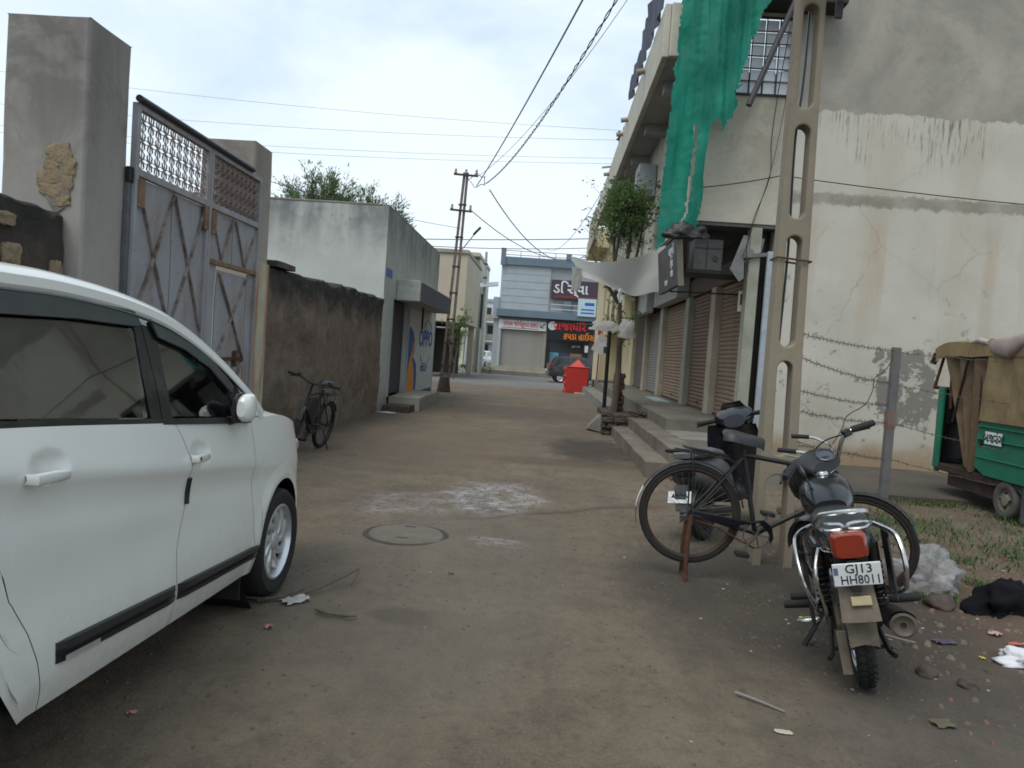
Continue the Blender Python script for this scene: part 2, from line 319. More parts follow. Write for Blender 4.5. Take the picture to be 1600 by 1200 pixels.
def side_wall_mat():
    n = N('flaking_cream_limewash'); x, y, z = n.xyz()
    cream = n.mix(n.ramp(n.noise(.7, 6, .6), (.35,0),(.7,1)), (.51,.485,.42), (.42,.395,.33))
    cream = n.mix(n.math('MULTIPLY', n.ramp(n.noise(1.3, 5, .6, .3, n.map((1,1,.18))), (.50,0),(.74,1)), .40), cream, (.38,.31,.21))
    rust = n.math('MULTIPLY', n.ramp(n.noise(2.2, 5, .6, .2, n.map((1,1,.09), (3.3,0,0))), (.52,0),(.7,1)), n.math('MULTIPLY', n.rng(z, 1.6, 3.0), n.rng(z, 4.5, 3.6)))
    cream = n.mix(n.math('MULTIPLY', rust, .5), cream, (.34,.22,.12))
    # flaked patches of bare render
    fl = n.ramp(n.noise(2.6, 8, .72, .25), (.595,0),(.63,1))
    near = n.math('MULTIPLY', n.rng(x, 5.0, 5.5), n.rng(x, 6.7, 6.2))
    zone = n.math('MULTIPLY', near, n.math('MULTIPLY', n.rng(z, .5, .8), n.rng(z, 2.3, 1.9)))
    fl2 = n.ramp(n.math('SUBTRACT', n.noise(3.1, 8, .74, .3, n.map((1,1,1),(1.7,0,.4))), n.math('MULTIPLY', n.math('SUBTRACT', 1.0, zone), .32)), (.458,0),(.475,1))
    edge_ = n.math('MULTIPLY', n.rng(x, 4.3, 3.7), n.rng(z, 4.2, 3.2))
    fl3 = n.ramp(n.math('SUBTRACT', n.noise(4.5, 8, .75, .3), n.math('MULTIPLY', n.math('SUBTRACT', 1.0, edge_), .3)), (.53,0),(.56,1))
    flake = n.math('MAXIMUM', n.math('MAXIMUM', n.math('MULTIPLY', fl, n.rng(z, 3.9, 1.0)), n.math('MULTIPLY', fl3, .7)), fl2, True)
    cream = n.mix(flake, cream, (.20,.185,.165))
    # thin black rain runs under the grey render
    runs = n.ramp(n.noise(11, 6, .7, .1, n.map((1.7,1,.12))), (.52,0),(.60,1))
    cream = n.mix(n.math('MULTIPLY', n.math('MULTIPLY', runs, n.math('MULTIPLY', n.rng(z, 4.6, 5.3), n.ramp(n.noise(.9,4), (.44,0),(.56,1)))), .8), cream, (.10,.10,.09))
    wv = n.new('Mix'); wv.data_type = 'VECTOR'; nn_ = n.new('TexNoise'); nn_.inputs['Scale'].default_value = 2.2; nn_.inputs['Detail'].default_value = 5; n.ln(n.co, nn_.inputs['Vector']); wv.inputs[0].default_value = .22; n.ln(n.co, wv.inputs[4]); n.ln(nn_.outputs['Color'], wv.inputs[5])
    ck = n.ramp(n.vor(.62, wv.outputs[1], 'DISTANCE_TO_EDGE'), (.0,1),(.004,0))
    ck = n.math('MULTIPLY', ck, n.ramp(n.noise(.7, 3, .5), (.48,0),(.56,1)))
    cream = n.mix(n.math('MULTIPLY', ck, .38), cream, (.17,.15,.12))
    spk = n.ramp(n.noise(7, 6, .75), (.665,0),(.69,1)); cream = n.mix(n.math('MULTIPLY', spk, .75), cream, (.22,.20,.17))
    # crack line
    zz = n.math('ADD', z, n.math('MULTIPLY', n.noise(5, 8, .75), .30))
    band = n.math('MULTIPLY', n.rng(zz, 4.36, 4.42), n.rng(zz, 4.60, 4.55))
    cream = n.mix(n.math('MULTIPLY', band, n.ramp(n.noise(2.5,5), (.3,.35),(.6,.85))), cream, (.22,.195,.155))
    # damp foot
    cream = n.mix(n.math('MULTIPLY', n.rng(n.math('ADD', z, n.math('MULTIPLY', n.noise(2.0, 6), .5)), .82, .45), .85), cream, (.29,.20,.11))
    # grey cement render higher up, ragged edge
    grey = n.mix(n.ramp(n.noise(.55, 7, .62, .5), (.40,0),(.62,1)), (.235,.22,.19), (.36,.33,.275))
    grey = n.mix(n.math('MULTIPLY', n.ramp(n.noise(1.4, 5), (.5,0),(.75,1)), .5), grey, (.265,.26,.24))
    e = n.math('ADD', n.math('ADD', z, n.math('MULTIPLY', n.noise(5, 7, .7), .30)), n.math('MULTIPLY', n.noise(.6, 2), .35))
    grey = n.mix(n.math('MULTIPLY', ck, .3), grey, (.13,.12,.10))
    grey = n.mix(n.math('MULTIPLY', n.ramp(n.noise(3.2, 7, .7, .4), (.52,0),(.66,1)), .45), grey, (.20,.185,.155))
    m = n.rng(e, 6.02, 6.05)
    col = n.mix(m, cream, grey)
    hgt = n.math('ADD', n.math('MULTIPLY', flake, -.5), n.math('MULTIPLY', n.noise(22, 6, .7), .5))
    n.bump(hgt, .5, .012)
    return n.fin(col, .93)
M['sidewall'] = side_wall_mat()
def mud_mat(name, mult=1.0):
    n = N(name); x, y, z = n.xyz()
    c = n.mix(n.ramp(n.noise(2.2, 8, .7, .4), (.35,0),(.68,1)), tuple(v*mult for v in (.29,.22,.16)), tuple(v*mult for v in (.15,.11,.082)))
    c = n.mix(n.math('MULTIPLY', n.ramp(n.noise(3, 6, .65, .2, n.map((1,1,.2))), (.5,0),(.7,1)), .7), c, (.20*mult,.15*mult,.115*mult))
    c = n.mix(n.rng(n.math('ADD', z, n.math('MULTIPLY', n.noise(2.4, 7, .7), 1.0)), 2.30, 2.75), c, (.040,.037,.033))
    c = n.mix(n.ramp(n.noise(8, 3, .5), (.66,0),(.72,1)), c, (.26*mult,.20*mult,.14*mult))
    c = n.mix(n.math('MULTIPLY', n.ramp(n.noise(30, 6, .75), (.5,0),(.72,1)), .55), c, (.05,.04,.032))
    n.bump(n.noise(9, 10, .8), 1.0, .08)
    return n.fin(c, .97)
M['mud'] = mud_mat('mud_plaster'); M['mud_dark'] = mud_mat('sooty_mud_plaster', .55)
def gate_mat():
    n = N('pale_blue_gate_paint'); x, y, z = n.xyz()
    c = n.mix(n.ramp(n.noise(1.5, 6, .6), (.35,0),(.7,1)), (.29,.305,.33), (.235,.235,.245))
    c = n.mix(n.math('MULTIPLY', n.ramp(n.noise(3.4, 7, .7, .3, n.map((1,1,.35))), (.47,0),(.66,1)), .8), c, (.225,.17,.14))
    c = n.mix(n.math('MULTIPLY', n.ramp(n.noise(14, 5, .7), (.62,0),(.7,1)), .7), c, (.11,.07,.055))
    n.bump(n.noise(9, 5), .15, .01)
    return n.fin(c, .6)
M['gate'] = gate_mat()
M['gate_rust'] = plain('rusted_gate_frame', (.23,.185,.165), .3, .75, scale=10, dirt=.5, dirtc=(.12,.065,.04))
def brace_mat():
    n = N('rust_bitten_brace'); c = n.mix(n.ramp(n.noise(5, 6, .7), (.42,0),(.6,1)), (.26,.225,.195), (.105,.07,.056)); return n.fin(c, .85)
M['brace'] = brace_mat()
def ground_mat():
    n = N('trodden_earth_and_tar'); x, y, z = n.xyz()
    base = n.mix(n.ramp(n.noise(.55, 7, .62, .5), (.33,0),(.68,1)), (.182,.140,.092), (.108,.081,.053))
    base = n.mix(n.math('MULTIPLY', n.ramp(n.noise(2.6, 7, .68, .3), (.46,0),(.66,1)), .7), base, (.080,.058,.038))
    base = n.mix(n.math('MULTIPLY', n.ramp(n.noise(60, 4, .7), (.45,0),(.75,1)), .6), base, (.215,.18,.135))
    base = n.mix(n.math('MULTIPLY', n.ramp(n.noise(11, 6, .7, .3), (.5,0),(.68,1)), .55), base, (.075,.055,.037))
    # reddish earth
    def blob(cx, cy, rx, ry, sc=1.6, w=.9):
        dx = n.math('DIVIDE', n.math('SUBTRACT', x, cx), rx); dy = n.math('DIVIDE', n.math('SUBTRACT', y, cy), ry)
        d = n.math('SQRT', n.math('ADD', n.math('MULTIPLY', dx, dx), n.math('MULTIPLY', dy, dy)))
        d = n.math('ADD', d, n.math('MULTIPLY', n.math('SUBTRACT', n.noise(sc, 6, .65), .5), w))
        return n.rng(d, 1.1, .55)
    base = n.mix(n.math('MULTIPLY', blob(.25, 10.2, 1.0, .8), .45), base, (.135,.092,.058))
    base = n.mix(n.math('MULTIPLY', blob(.9, 12.2, .85, 1.8, 3.2, 1.3), .9), base, (.042,.030,.021))
    base = n.mix(n.math('MULTIPLY', blob(.2, 10.4, 1.5, .45, 2.6, 1.2), .6), base, (.075,.050,.032))
    ln_ = n.math('ABSOLUTE', n.math('ADD', n.math('SUBTRACT', n.math('SUBTRACT', y, 6.95), n.math('MULTIPLY', x, .63)), n.math('MULTIPLY', n.math('SUBTRACT', n.noise(2.0, 6, .65), .5), .5)))
    lm_ = n.math('MULTIPLY', n.rng(ln_, .11, .0), n.math('MULTIPLY', n.rng(x, -1.0, -.5), n.rng(x, 1.5, 1.1)))
    base = n.mix(n.math('MULTIPLY', lm_, .7), base, (.062,.045,.030))
    base = n.mix(n.math('MULTIPLY', blob(1.15, 7.7, .28, .18, 5), .7), base, (.13,.065,.038))
    tr_ = n.ramp(n.noise(2.4, 6, .7, .2, n.map((1,.16,1),(0,0,0),(0,0,R(6)))), (.52,0),(.66,1))
    base = n.mix(n.math('MULTIPLY', tr_, .45), base, (.085,.066,.046))
    base = n.mix(n.math('MULTIPLY', blob(-1.6, 11.5, 1.6, 3.0), .5), base, (.14,.10,.065))
    base = n.mix(n.math('MULTIPLY', blob(3.6, 5.2, 2.0, 2.4, 1.2), .85), base, (.115,.072,.045))
    base = n.mix(n.math('MULTIPLY', blob(1.75, 5.0, 1.35, 1.9, 2.0), .8), base, (.046,.037,.028))
    base = n.mix(n.math('MULTIPLY', blob(-.7, 4.02, .22, .16, 7), .75), base, (.06,.042,.03))
    base = n.mix(n.math('MULTIPLY', blob(-.35, 2.3, .16, .12, 9), .6), base, (.045,.038,.032))
    base = n.mix(n.math('MULTIPLY', blob(-.5, 19, 2.2, 2.2, 1.0), .55), base, (.085,.066,.053))
    base = n.mix(n.math('MULTIPLY', blob(2.3, 3.1, 1.3, .9, 1.6), .6), base, (.06,.05,.042))
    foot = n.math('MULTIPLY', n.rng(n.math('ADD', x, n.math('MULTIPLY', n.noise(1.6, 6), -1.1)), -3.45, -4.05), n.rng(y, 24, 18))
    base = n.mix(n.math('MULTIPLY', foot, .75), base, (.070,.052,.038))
    # damp lighter sweep along the middle
    base = n.mix(n.math('MULTIPLY', blob(-.6, 5.0, 1.1, 2.6, .9), .35), base, (.135,.118,.095))
    # spilt white powder, pressed by brick joints underneath
    br = n.new('TexBrick'); n.ln(n.map((1,1,1),(0,0,0),(0,0,R(8))), br.inputs['Vector']); br.inputs['Scale'].default_value = 2.4; br.inputs['Mortar Size'].default_value = .035; br.inputs['Mortar Smooth'].default_value = .6
    br.inputs['Color1'].default_value = (1,1,1,1); br.inputs['Color2'].default_value = (.62,.62,.62,1); br.inputs['Mortar'].default_value = (.12,.12,.12,1)
    pw = n.math('MULTIPLY', n.math('MAXIMUM', blob(-.45, 7.6, .62, .95, 2.2, .8), n.math('MAXIMUM', n.math('MULTIPLY', blob(-1.25, 7.0, .55, .6, 2.5, .9), .55), n.math('MULTIPLY', blob(-.3, 5.75, .3, .2, 4, .9), .5))), n.ramp(n.noise(4.5, 7, .75), (.40,0),(.62,1)))
    pw = n.math('MULTIPLY', pw, br.outputs['Color'])
    base = n.mix(n.math('MULTIPLY', pw, .8), base, (.46,.46,.49))
    # the cross street: bare tar, paler and greyer
    tar = n.mix(n.ramp(n.noise(.3, 6), (.35,0),(.7,1)), (.17,.165,.155), (.125,.12,.112))
    yy = n.math('ADD', y, n.math('MULTIPLY', n.noise(.45, 6, .65), 6))
    base = n.mix(n.rng(yy, 33.5, 38), base, tar)
    h = n.math('ADD', n.math('MULTIPLY', n.noise(9, 8, .7), .6), n.math('MULTIPLY', n.noise(70, 4, .7), .4))
    n.bump(h, 1.0, .035)
    return n.fin(base, n.mix(n.noise(1.2, 4), (.72,)*3, (.98,)*3))
M['ground'] = ground_mat()

# ------------------------------------------------------------------ the ground
def axis(parts):
    out = []
    for a, b, st in parts:
        k = max(1, round((b-a)/st)); out += [a + (b-a)*i/k for i in range(k)]
    return out + [parts[-1][1]]
gx = axis([(-300,-40,40),(-40,-6,2),(-6,7.5,.11),(7.5,40,2.5),(40,300,40)])
gy = axis([(-60,-4,4),(-4,1,.5),(1,14,.11),(14,34,.5),(34,70,3),(70,600,50)])
def gz(x, y):
    f = max(0, min(1, (7.5-abs(x-.7))/1.0)) * max(0, min(1, (22-y)/4.0)) * max(0, min(1, y))
    z = nz(x*.7, y*.7)*.014 + nz(x*2.3, y*2.3, 4)*.010 + nz(x*7, y*7, 9)*.003
    z += .05*(nz(x*3.1, y*2.2, 11)*.6 - .5)*math.exp(-(((x-.95)/.6)**2+((y-12.1)/1.3)**2))
    rub = max(0, min(1, (x-2.3)/.8)) * max(0, min(1, (8.0-y)/1.5))
    z += rub*(abs(nz(x*3, y*3, 2))*.05 + .01)
    z += .05*max(0, min(1, (-3.0-x)/.5))*(.6+.8*nz(x*2, y*1.3, 6)) + .028*math.exp(-((x-1.36)/.14)**2)*(1 if 9 < y < 16 else 0)*(.5+nz(x*3, y*2.2, 3)) + .02*math.exp(-((x-1.85)**2+(y-5.75)**2)/.06)
    return z*f - .006
b = MB(); b.grid([[V((x, y, gz(x, y))) for x in gx] for y in gy])
b.build('ground', M['ground'], ang=0, kind='structure')

# far kerb and shop platform on the other side of the cross street
b = MB(); b.box(-5.3, 9, 49.6, 50.0, -.05, .28); b.build('kerb', M['cement'], bev=.03, kind='structure')
b = MB(); b.box(-5.0, 9, 50.0, 54.2, -.05, .2); b.box(-4.15, 9, 54.2, 55.9, -.05, .5); b.build('far_pavement', M['cement_light'], kind='structure')

# ------------------------------------------------------------------ raised shop platform and steps on the right
def rough_box(mb, x0, x1, y0, y1, z0, z1, st=.4, amp=.012):
    """a cast block with slightly uneven faces"""
    nx = max(1, round((x1-x0)/st)); ny = max(1, round((y1-y0)/st)); sd_ = random.random()*50
    def j(x, y, z): return V((x + nz(x*2+sd_, y*2, z*2)*amp, y + nz(x*2, y*2+sd_, z*2)*amp, z + (nz(x*1.5, y*1.5, sd_)*amp if z > z0 + 1e-4 else 0)))
    X = [x0+(x1-x0)*i/nx for i in range(nx+1)]; Y = [y0+(y1-y0)*i/ny for i in range(ny+1)]
    mb.grid([[j(x, y, z1) for x in X] for y in Y], False)
    mb.grid([[j(x, y0, z) for x in X] for z in (z0, z1)], False); mb.grid([[j(x, y1, z) for x in X] for z in (z0, z1)], False)
    mb.grid([[j(x0, y, z) for y in Y] for z in (z0, z1)], False); mb.grid([[j(x1, y, z) for y in Y] for z in (z0, z1)], False)
plat = MB(); rough_box(plat, 2.1, 3.3, 12.5, 33, -.05, .575, .5)
P = plat.build('shop_platform', plain('dirty_platform', (.155,.138,.11), .3, .95, scale=1.8, dirt=.5, dirtc=(.085,.07,.055), bump=.4), kind='structure', bev=0)
for nm, a in (('step', (1.40, 1.72, 9.7, 15.0, -.05, .2)), ('step', (1.72, 2.10, 9.75, 15.0, -.05, .385)), ('landing', (2.10, 3.45, 11.1, 12.5, -.05, .39)), ('landing', (2.10, 3.3, 9.9, 11.1, -.05, .21))):
    b = MB(); rough_box(b, *a, .35, .016); b.build(nm, M['step'] if nm == 'step' else M['cement'], P)
b = MB(); rough_box(b, 1.62, 2.1, 19.5, 31.5, -.05, .3, .5, .02); b.build('ledge', M['cement'], P)
b = MB(); b.box(2.7, 3.02, 17.6, 19.6, .577, .60); b.build('blue_sill', plain('pale_blue_tiles', (.3,.4,.42), .1, .6, dirt=.3), P)
# cement apron along the flaking wall, where the rickshaw stands
b = MB(); rough_box(b, 3.7, 9.5, 9.4, 12.2, -.05, .05, .5, .02); b.build('apron', plain('apron_cement', (.085,.072,.057), .3, .95, scale=1.6, dirt=.4, dirtc=(.06,.05,.042), bump=.3), kind='structure')
# ------------------------------------------------------------------ left side of the alley
def LB(root):
    b = MB(); b.M = Matrix.LocRotScale(root.location, root.rotation_euler, None).inverted(); return b
def lumpy(mb, p00, u, v, nu, nv, amp, sc=1.3, seed=0.0, nrm=None):
    """an uneven plastered face: origin, two edge vectors"""
    p00 = V(p00); u = V(u); v = V(v); n = (nrm and V(nrm)) or u.cross(v).normalized()
    mb.grid([[p00 + u*(i/nu) + v*(j/nv) + n*(nz((p00+u*(i/nu)+v*(j/nv)).x*sc+seed, (p00+u*(i/nu)+v*(j/nv)).y*sc, (p00+u*(i/nu)+v*(j/nv)).z*sc)*amp) for i in range(nu+1)] for j in range(nv+1)])
def rough_wall(mb, x0, x1, y0, y1, top, amp, seed):
    """lumpy wall along Y; top(y) gives its height"""
    n = max(4, int((y1-y0)/.06)); k = 34; rows = []
    for i in range(n+1):
        y = y0 + (y1-y0)*i/n; t = top(y); r = []
        prof = [(x1, t*j/k) for j in range(k)] + [(x1-.005, t-.01), (x1-.04, t+.015), ((x0+x1)/2, t+.04), (x0+.08, t+.02), (x0+.02, t-.05)] + [(x0, t*(1-j/4)) for j in range(1, 5)]
        for j, (x, z) in enumerate(prof):
            d = (nz(y*.9+seed, z*.9, x)*.45 + nz(y*3.1, z*3.1+seed, x)*.3 + nz(y*8, z*8, seed)*.28)*amp
            r.append(V((x + (d if x > (x0+x1)/2 else -d), y, z + (d*.7 if j > k-2 and j < k+6 else 0))))
        rows.append(r)
    mb.grid(rows)
    for q in (0, -1):
        mb.add(rows[q], [tuple(range(len(rows[q])))])
# sooty wall on the near left
t = thing('compound_wall', 'sooty dark mud wall left of the tall cement gate pillar, behind the white car', 'wall', (-3.8, 2.6, 0))
b = LB(t); rough_wall(b, -4.05, -3.66, -1.0, 5.40, lambda y: 2.33 + .03*sin(y*2), .07, 3.0); b.build('wall_body', M['mud_dark'], t)
def stone(seed, sx, sy, sz):
    bm = bmesh.new(); bmesh.ops.create_icosphere(bm, subdivisions=3, radius=1)
    for v in bm.verts:
        p = v.co.copy(); q = max(abs(p.x), abs(p.y), abs(p.z)); p = p.lerp(p/q*.82, .72)
        p *= 1 + .30*nz(p.x*1.5+seed, p.y*1.5, p.z*1.5+seed) + .14*nz(p.x*3.5+seed, p.y*3.5, p.z*3.5)
        v.co = V((p.x*sx, p.y*sy, p.z*sz))
    me = bpy.data.meshes.new('stone'); bm.to_mesh(me); bm.free()
    for p in me.polygons: p.use_smooth = True
    me.set_sharp_from_angle(angle=R(22)); return me
ST = [stone(i*3.7, .5, .5, .5) for i in range(5)]
for m in ST: m.materials.append(M['stone_warm'])
for (y, z, s) in ((4.84, 1.93, (.03, .10, .085)), (5.30, 1.80, (.03, .07, .16)), (4.78, 2.16, (.025, .09, .05))):
    piece(ST[int(z*10) % 5], 'stone', t, V((-3.66, y, z)) - t.location, (0, 0, 0), (s[0]*2.4, s[1]*2, s[2]*2))
# tall near pillar
def pillar(name, label, y0, y1, zt, mat, x0=-4.2, x1=-3.55, base=None):
    t = thing(name, label, 'gate pillar', ((x0+x1)/2, (y0+y1)/2, 0))
    b = LB(t); k = 14
    rows = []
    for j in range(k+1):
        z = zt*j/k; e = .012*(1-z/zt); r = []
        c = [(x0-e, y0-e), (x1+e, y0-e), (x1+e, y1+e), (x0-e, y1+e)]
        for q in range(4):
            (ax, ay), (bx, by) = c[q], c[(q+1) % 4]
            for m in range(4):
                x = ax+(bx-ax)*m/4; y = ay+(by-ay)*m/4
                d = nz(x*2.2, y*2.2, z*1.6)*.012
                r.append(V((x+d, y+d, z)))
        rows.append(r)
    b.grid(rows, True, True)
    top = [p.copy() for p in rows[-1]]; cx = sum((p for p in top), V())/len(top)
    b.add(top + [cx + V((0,0,.006))], [(i, (i+1) % len(top), len(top)) for i in range(len(top))])
    b.build('shaft', mat, t, ang=50, bev=.025)
    return t
t = pillar('gate_pillar', 'tall grey cement pillar with stones showing through its broken plaster, near end of the gate', 5.43, 5.97, 3.77, M['pillar'])
for i, (x, z, s) in enumerate(((-3.74, 2.755, (.115,.08)), (-3.66, 2.66, (.06,.07)), (-3.80, 2.655, (.07,.04)), (-3.80, 2.575, (.125,.06)), (-3.67, 2.545, (.05,.06)), (-3.795, 2.475, (.11,.05)), (-3.70, 2.40, (.07,.04)))):
    piece(ST[i % 5], 'stone', t, V((x, 5.424, z)) - t.location, (0, .25*(i % 3 - 1), 0), (s[0]*1.9, .035, s[1]*2.1))
brk = MB(); P_ = [(-3.715 + (.115+.035*nz(k*1.7, 1))*cos(2*pi*k/28)*(1 if k%2 else .93) - .025, 2.575 + (.245+.05*nz(k*1.3, 5))*sin(2*pi*k/28)) for k in range(28)]
brk.M = Matrix.Translation(-t.location); brk.prism(P_, lambda x, z: V((x, 5.415, z)), lambda x, z: V((x, 5.43, z))); brk.build('broken_plaster', plain('broken_plaster', (.19,.165,.13), .4, .95, scale=9, bump=.6), t)
t = pillar('gate_pillar', 'farther cement gate pillar, cream and rust stained below, beside the brown mud wall', 8.56, 9.08, 3.76, M['pillar2'])
b = LB(t); b.box(-3.56, -3.52, 8.50, 9.10, 0, 2.38); 
def rustpost():
    n = N('cream_post_with_rust_runs'); x, y, z = n.xyz()
    c = n.mix(n.ramp(n.noise(3,5), (.4,0),(.7,1)), (.44,.40,.30), (.33,.29,.22))
    f = n.ramp(n.noise(2.2, 5, .6, .2, n.map((1,2.4,.22))), (.47,0),(.6,1)); c = n.mix(n.math('MULTIPLY', f, .85), c, (.30,.13,.05)); return n.fin(c, .9)
b.build('render_strip', rustpost(), t, bev=.01)
# gate
gt = thing('gate', 'tall pale blue sheet metal double gate with rusty cross braces and lattice top', 'gate', (-3.5, 7.35, 0))
YL, YM, YR = 5.98, 7.32, 8.62
def gate_part(name, mat, fn, **kw):
    b = LB(gt); fn(b); return b.build(name, mat, gt, **kw)
def uneven_panel(b, y0, y1, z0, z1):
    n, m = 5, 12
    g = lambda x: [[V((x + nz(y*2.3, z*1.6, 5)*.014, y, z)) for y in [y0+(y1-y0)*i/n for i in range(n+1)]] for z in [z0+(z1-z0)*j/m for j in range(m+1)]]
    b.grid(g(-3.505)); b.grid(g(-3.512))
w = (YM-YL-.12)/2
for (a, c) in ((YL+.06, YL+.055+w), (YL+.065+w, YM-.05)): gate_part('sheet_panel', M['gate'], lambda b: uneven_panel(b, a, c, .08, 2.74))
for (a, c, z0, z1) in ((YM+.06, YM+.62, 2.25, 2.74), (YM+.64, YR-.06, 2.25, 2.74), (YM+.06, YM+.25, .08, 2.19), (YR-.24, YR-.06, .08, 2.19)): gate_part('sheet_panel', M['gate'], lambda b: uneven_panel(b, a, c, z0, z1))
wk = gate_part('wicket_door', M['gate'], lambda b: uneven_panel(b, YM+.29, YR-.27, .2, 2.15))
bb = LB(gt)
for (a, c) in (((-3.485, YM+.31, .24), (-3.485, YR-.29, 1.2)), ((-3.485, YM+.31, 1.2), (-3.485, YR-.29, .24)), ((-3.485, YM+.31, 1.22), (-3.485, YR-.29, 2.12)), ((-3.485, YM+.31, 2.12), (-3.485, YR-.29, 1.22))): bb.beam(a, c, .014, .032, (1,0,0))
bb.build('brace', M['brace'], wk)
bb = LB(gt); bb.obox((-3.47, YM+.78, 1.22), (.03,.06,.18)); bb.box(-3.49, -3.475, YM+.3, YR-.28, 1.20, 1.235); bb.build('latch', M['rust'], wk)
for y in (YL, YM-.05, YM+.005, YR-.05): gate_part('stile', M['gate'], lambda b: b.box(-3.53, -3.472, y, y+.045, .06, 3.34), bev=.004)
for (a, c) in ((YL+.05, YM-.05), (YM+.055, YR-.05)):
    gate_part('rail', M['gate'], lambda b: b.box(-3.53, -3.472, a, c, 2.75, 2.81), bev=.004)
    gate_part('rail', M['gate'], lambda b: b.box(-3.53, -3.472, a, c, 3.29, 3.34), bev=.004)
    gate_part('rail', M['gate'], lambda b: b.box(-3.53, -3.472, a, c, .06, .12), bev=.004)
gate_part('rail', plain('rust_stained_rail', (.21,.135,.08), .4, .85, scale=14, dirt=.5, dirtc=(.10,.055,.03)), lambda b: b.box(-3.52, -3.465, YM+.055, YR-.05, 2.195, 2.245), bev=.004, label='rusty orange rail above the wicket door')
gate_part('top_bar', plain('purple_black_pipe', (.022,.02,.03), .2, .5), lambda b: b.cyl((-3.46, YL-.03, 3.362), (-3.46, YR-.32, 3.362), .030, 10), label='dark pipe along the top of the gate')
gate_part('hinge_post', plain('grey_post_paint', (.10,.11,.12), .3, .7, dirt=.4), lambda b: b.box(-3.54, -3.50, YL-.05, YL-.005, 0, 2.8), bev=.004)
for (a, c, z0, z1) in ((YL+.06, YL+.055+w, 1.5, 2.72), (YL+.065+w, YM-.06, 1.5, 2.72), (YL+.06, YL+.055+w, .2, 1.46), (YL+.065+w, YM-.06, .2, 1.46), (YM+.07, YM+.61, 2.26, 2.74), (YM+.65, YR-.07, 2.26, 2.74)):
    if z1 < 2.73:
        for q in ((a, z0, c, z1), (a, z1, c, z0)): gate_part('brace', M['brace'], lambda b: b.beam((-3.488, q[0], q[1]), (-3.488, q[2], q[3]), .014, .027, (1,0,0)))
    else:
        for q in ((a, z1, (a+c)/2, z0), ((a+c)/2, z0, c, z1)): gate_part('brace', M['brace'], lambda b: b.beam((-3.488, q[0], q[1]), (-3.488, q[2], q[3]), .014, .025, (1,0,0)))
for (y, z) in ((YL+.08, 2.62), (YM-.085, 2.64), (YM+.09, 2.62)):
    gate_part('rust_plate', plain('rust_stained_plate', (.19,.12,.07), .4, .85, scale=16, dirt=.5, dirtc=(.09,.05,.03)), lambda b: b.box(-3.475, -3.455, y-.045, y+.045, z-.13, z+.11), bev=.008)
gate_part('hinge_boss', M['dark_metal'], lambda b: b.obox((-3.51, YL-.03, 2.74), (.05,.06,.13)), bev=.012)
mo = MB()   # one cast flower of the lattice: four pointed petals, cross and upright
for s in (-1, 1):
    for q in (-1, 1):
        mo.tube([(0, 0, 0), (0, s*.030, q*.022), (0, s*.040, q*.055), (0, s*.012, q*.078)], [.006, .009, .007, .003], 4)
    mo.tube([(0, s*.0, 0), (0, s*.062, .02)], .004, 4); mo.tube([(0, 0, 0), (0, s*.062, -.02)], .004, 4)
mo.tube([(0, 0, -.079), (0, 0, .079)], .006, 4)
first = None
for (a, c, mat) in ((YL+.055, YM-.055, M['gate_rust']), (YM+.06, YR-.055, M['gate_rust'])):
    nc = 10; nr = 3
    for i in range(nc):
        for j in range(nr):
            p = V((-3.5, a + (c-a)*(i+.5)/nc, 2.815 + .475*(j+.5)/nr)) - gt.location
            if first is None: first = mo.build('lattice_flower', mat, gt); first.location = p
            else: piece(first, 'lattice_flower', gt, p)
gate_part('back_sheet', M['gate_rust'], lambda b: b.box(-3.55, -3.545, YM+.18, YR-.03, 2.8, 3.3), label='rusty sheet behind the far half of the lattice')

# brown mud wall
t = thing('mud_wall', 'long rough brown mud wall, blackened along its top, between the gate and the plastered shop', 'wall', (-3.75, 12.4, 0))
b = LB(t); rough_wall(b, -3.98, -3.57, 9.12, 15.78, lambda y: 2.36 + .012*(y-9) + .05*nz(y*1.7, 2), .10, 9.0); b.build('wall_body', M['mud'], t)
t = thing('stone_slab', 'loose flat grey slab lying on top of the brown mud wall', 'slab', (-3.75, 9.75, 2.41), (.03, .02, .1))
b = MB(); rough_box(b, -.2, .2, -.45, .5, 0, .075, .15, .01); b.build('slab', M['stone_dark'], t)

# plastered shop
t = thing('shop', 'flat roofed single storey shop of streaked grey plaster with a blue painted advert wall', 'shop', (-5.5, 15.8, 0))
SX = -3.58
b = LB(t); lumpy(b, (-9.5, 15.8, 0), (9.5+SX, 0, 0), (0, 0, 4.45), 30, 16, .015); b.build('south_wall', M['shopwall'], t)
b = LB(t)
for (y0, y1, z0, z1) in ((15.8, 16.75, 0, 4.45), (16.75, 18.75, 2.55, 4.45), (18.75, 23.2, 0, 4.45)):
    lumpy(b, (SX, y0, z0), (0, y1-y0, 0), (0, 0, z1-z0), 8, 8, .008)
b.box(SX-.2, SX-.02, 16.75, 16.78, 0, 2.55); b.box(SX-.2, SX-.02, 18.72, 18.75, 0, 2.55)
b.box(-9.5, SX, 23.2, 23.4, 0, 4.45); b.box(-9.5, -9.3, 15.9, 23.2, 0, 4.45); b.build('street_wall', M['shopwall'], t)
b = LB(t); b.box(-9.3, SX-.15, 15.95, 23.2, 3.85, 4.0); b.build('roof', M['cement'], t)
b = LB(t); b.box(SX-.17, SX-.005, 15.86, 23.2, 4.452, 4.50); b.box(-9.5, SX-.172, 15.79, 15.98, 4.452, 4.50); b.build('parapet_coping', M['cement'], t, bev=.015)
cp = LB(t); cp.box(SX, -3.02, 17.1, 22.4, 2.54, 3.03); cp = cp.build('canopy', plain('canopy_render', (.42,.43,.39), .15, .9, dirt=.4, dirtc=(.2,.2,.19)), t, bev=.02)
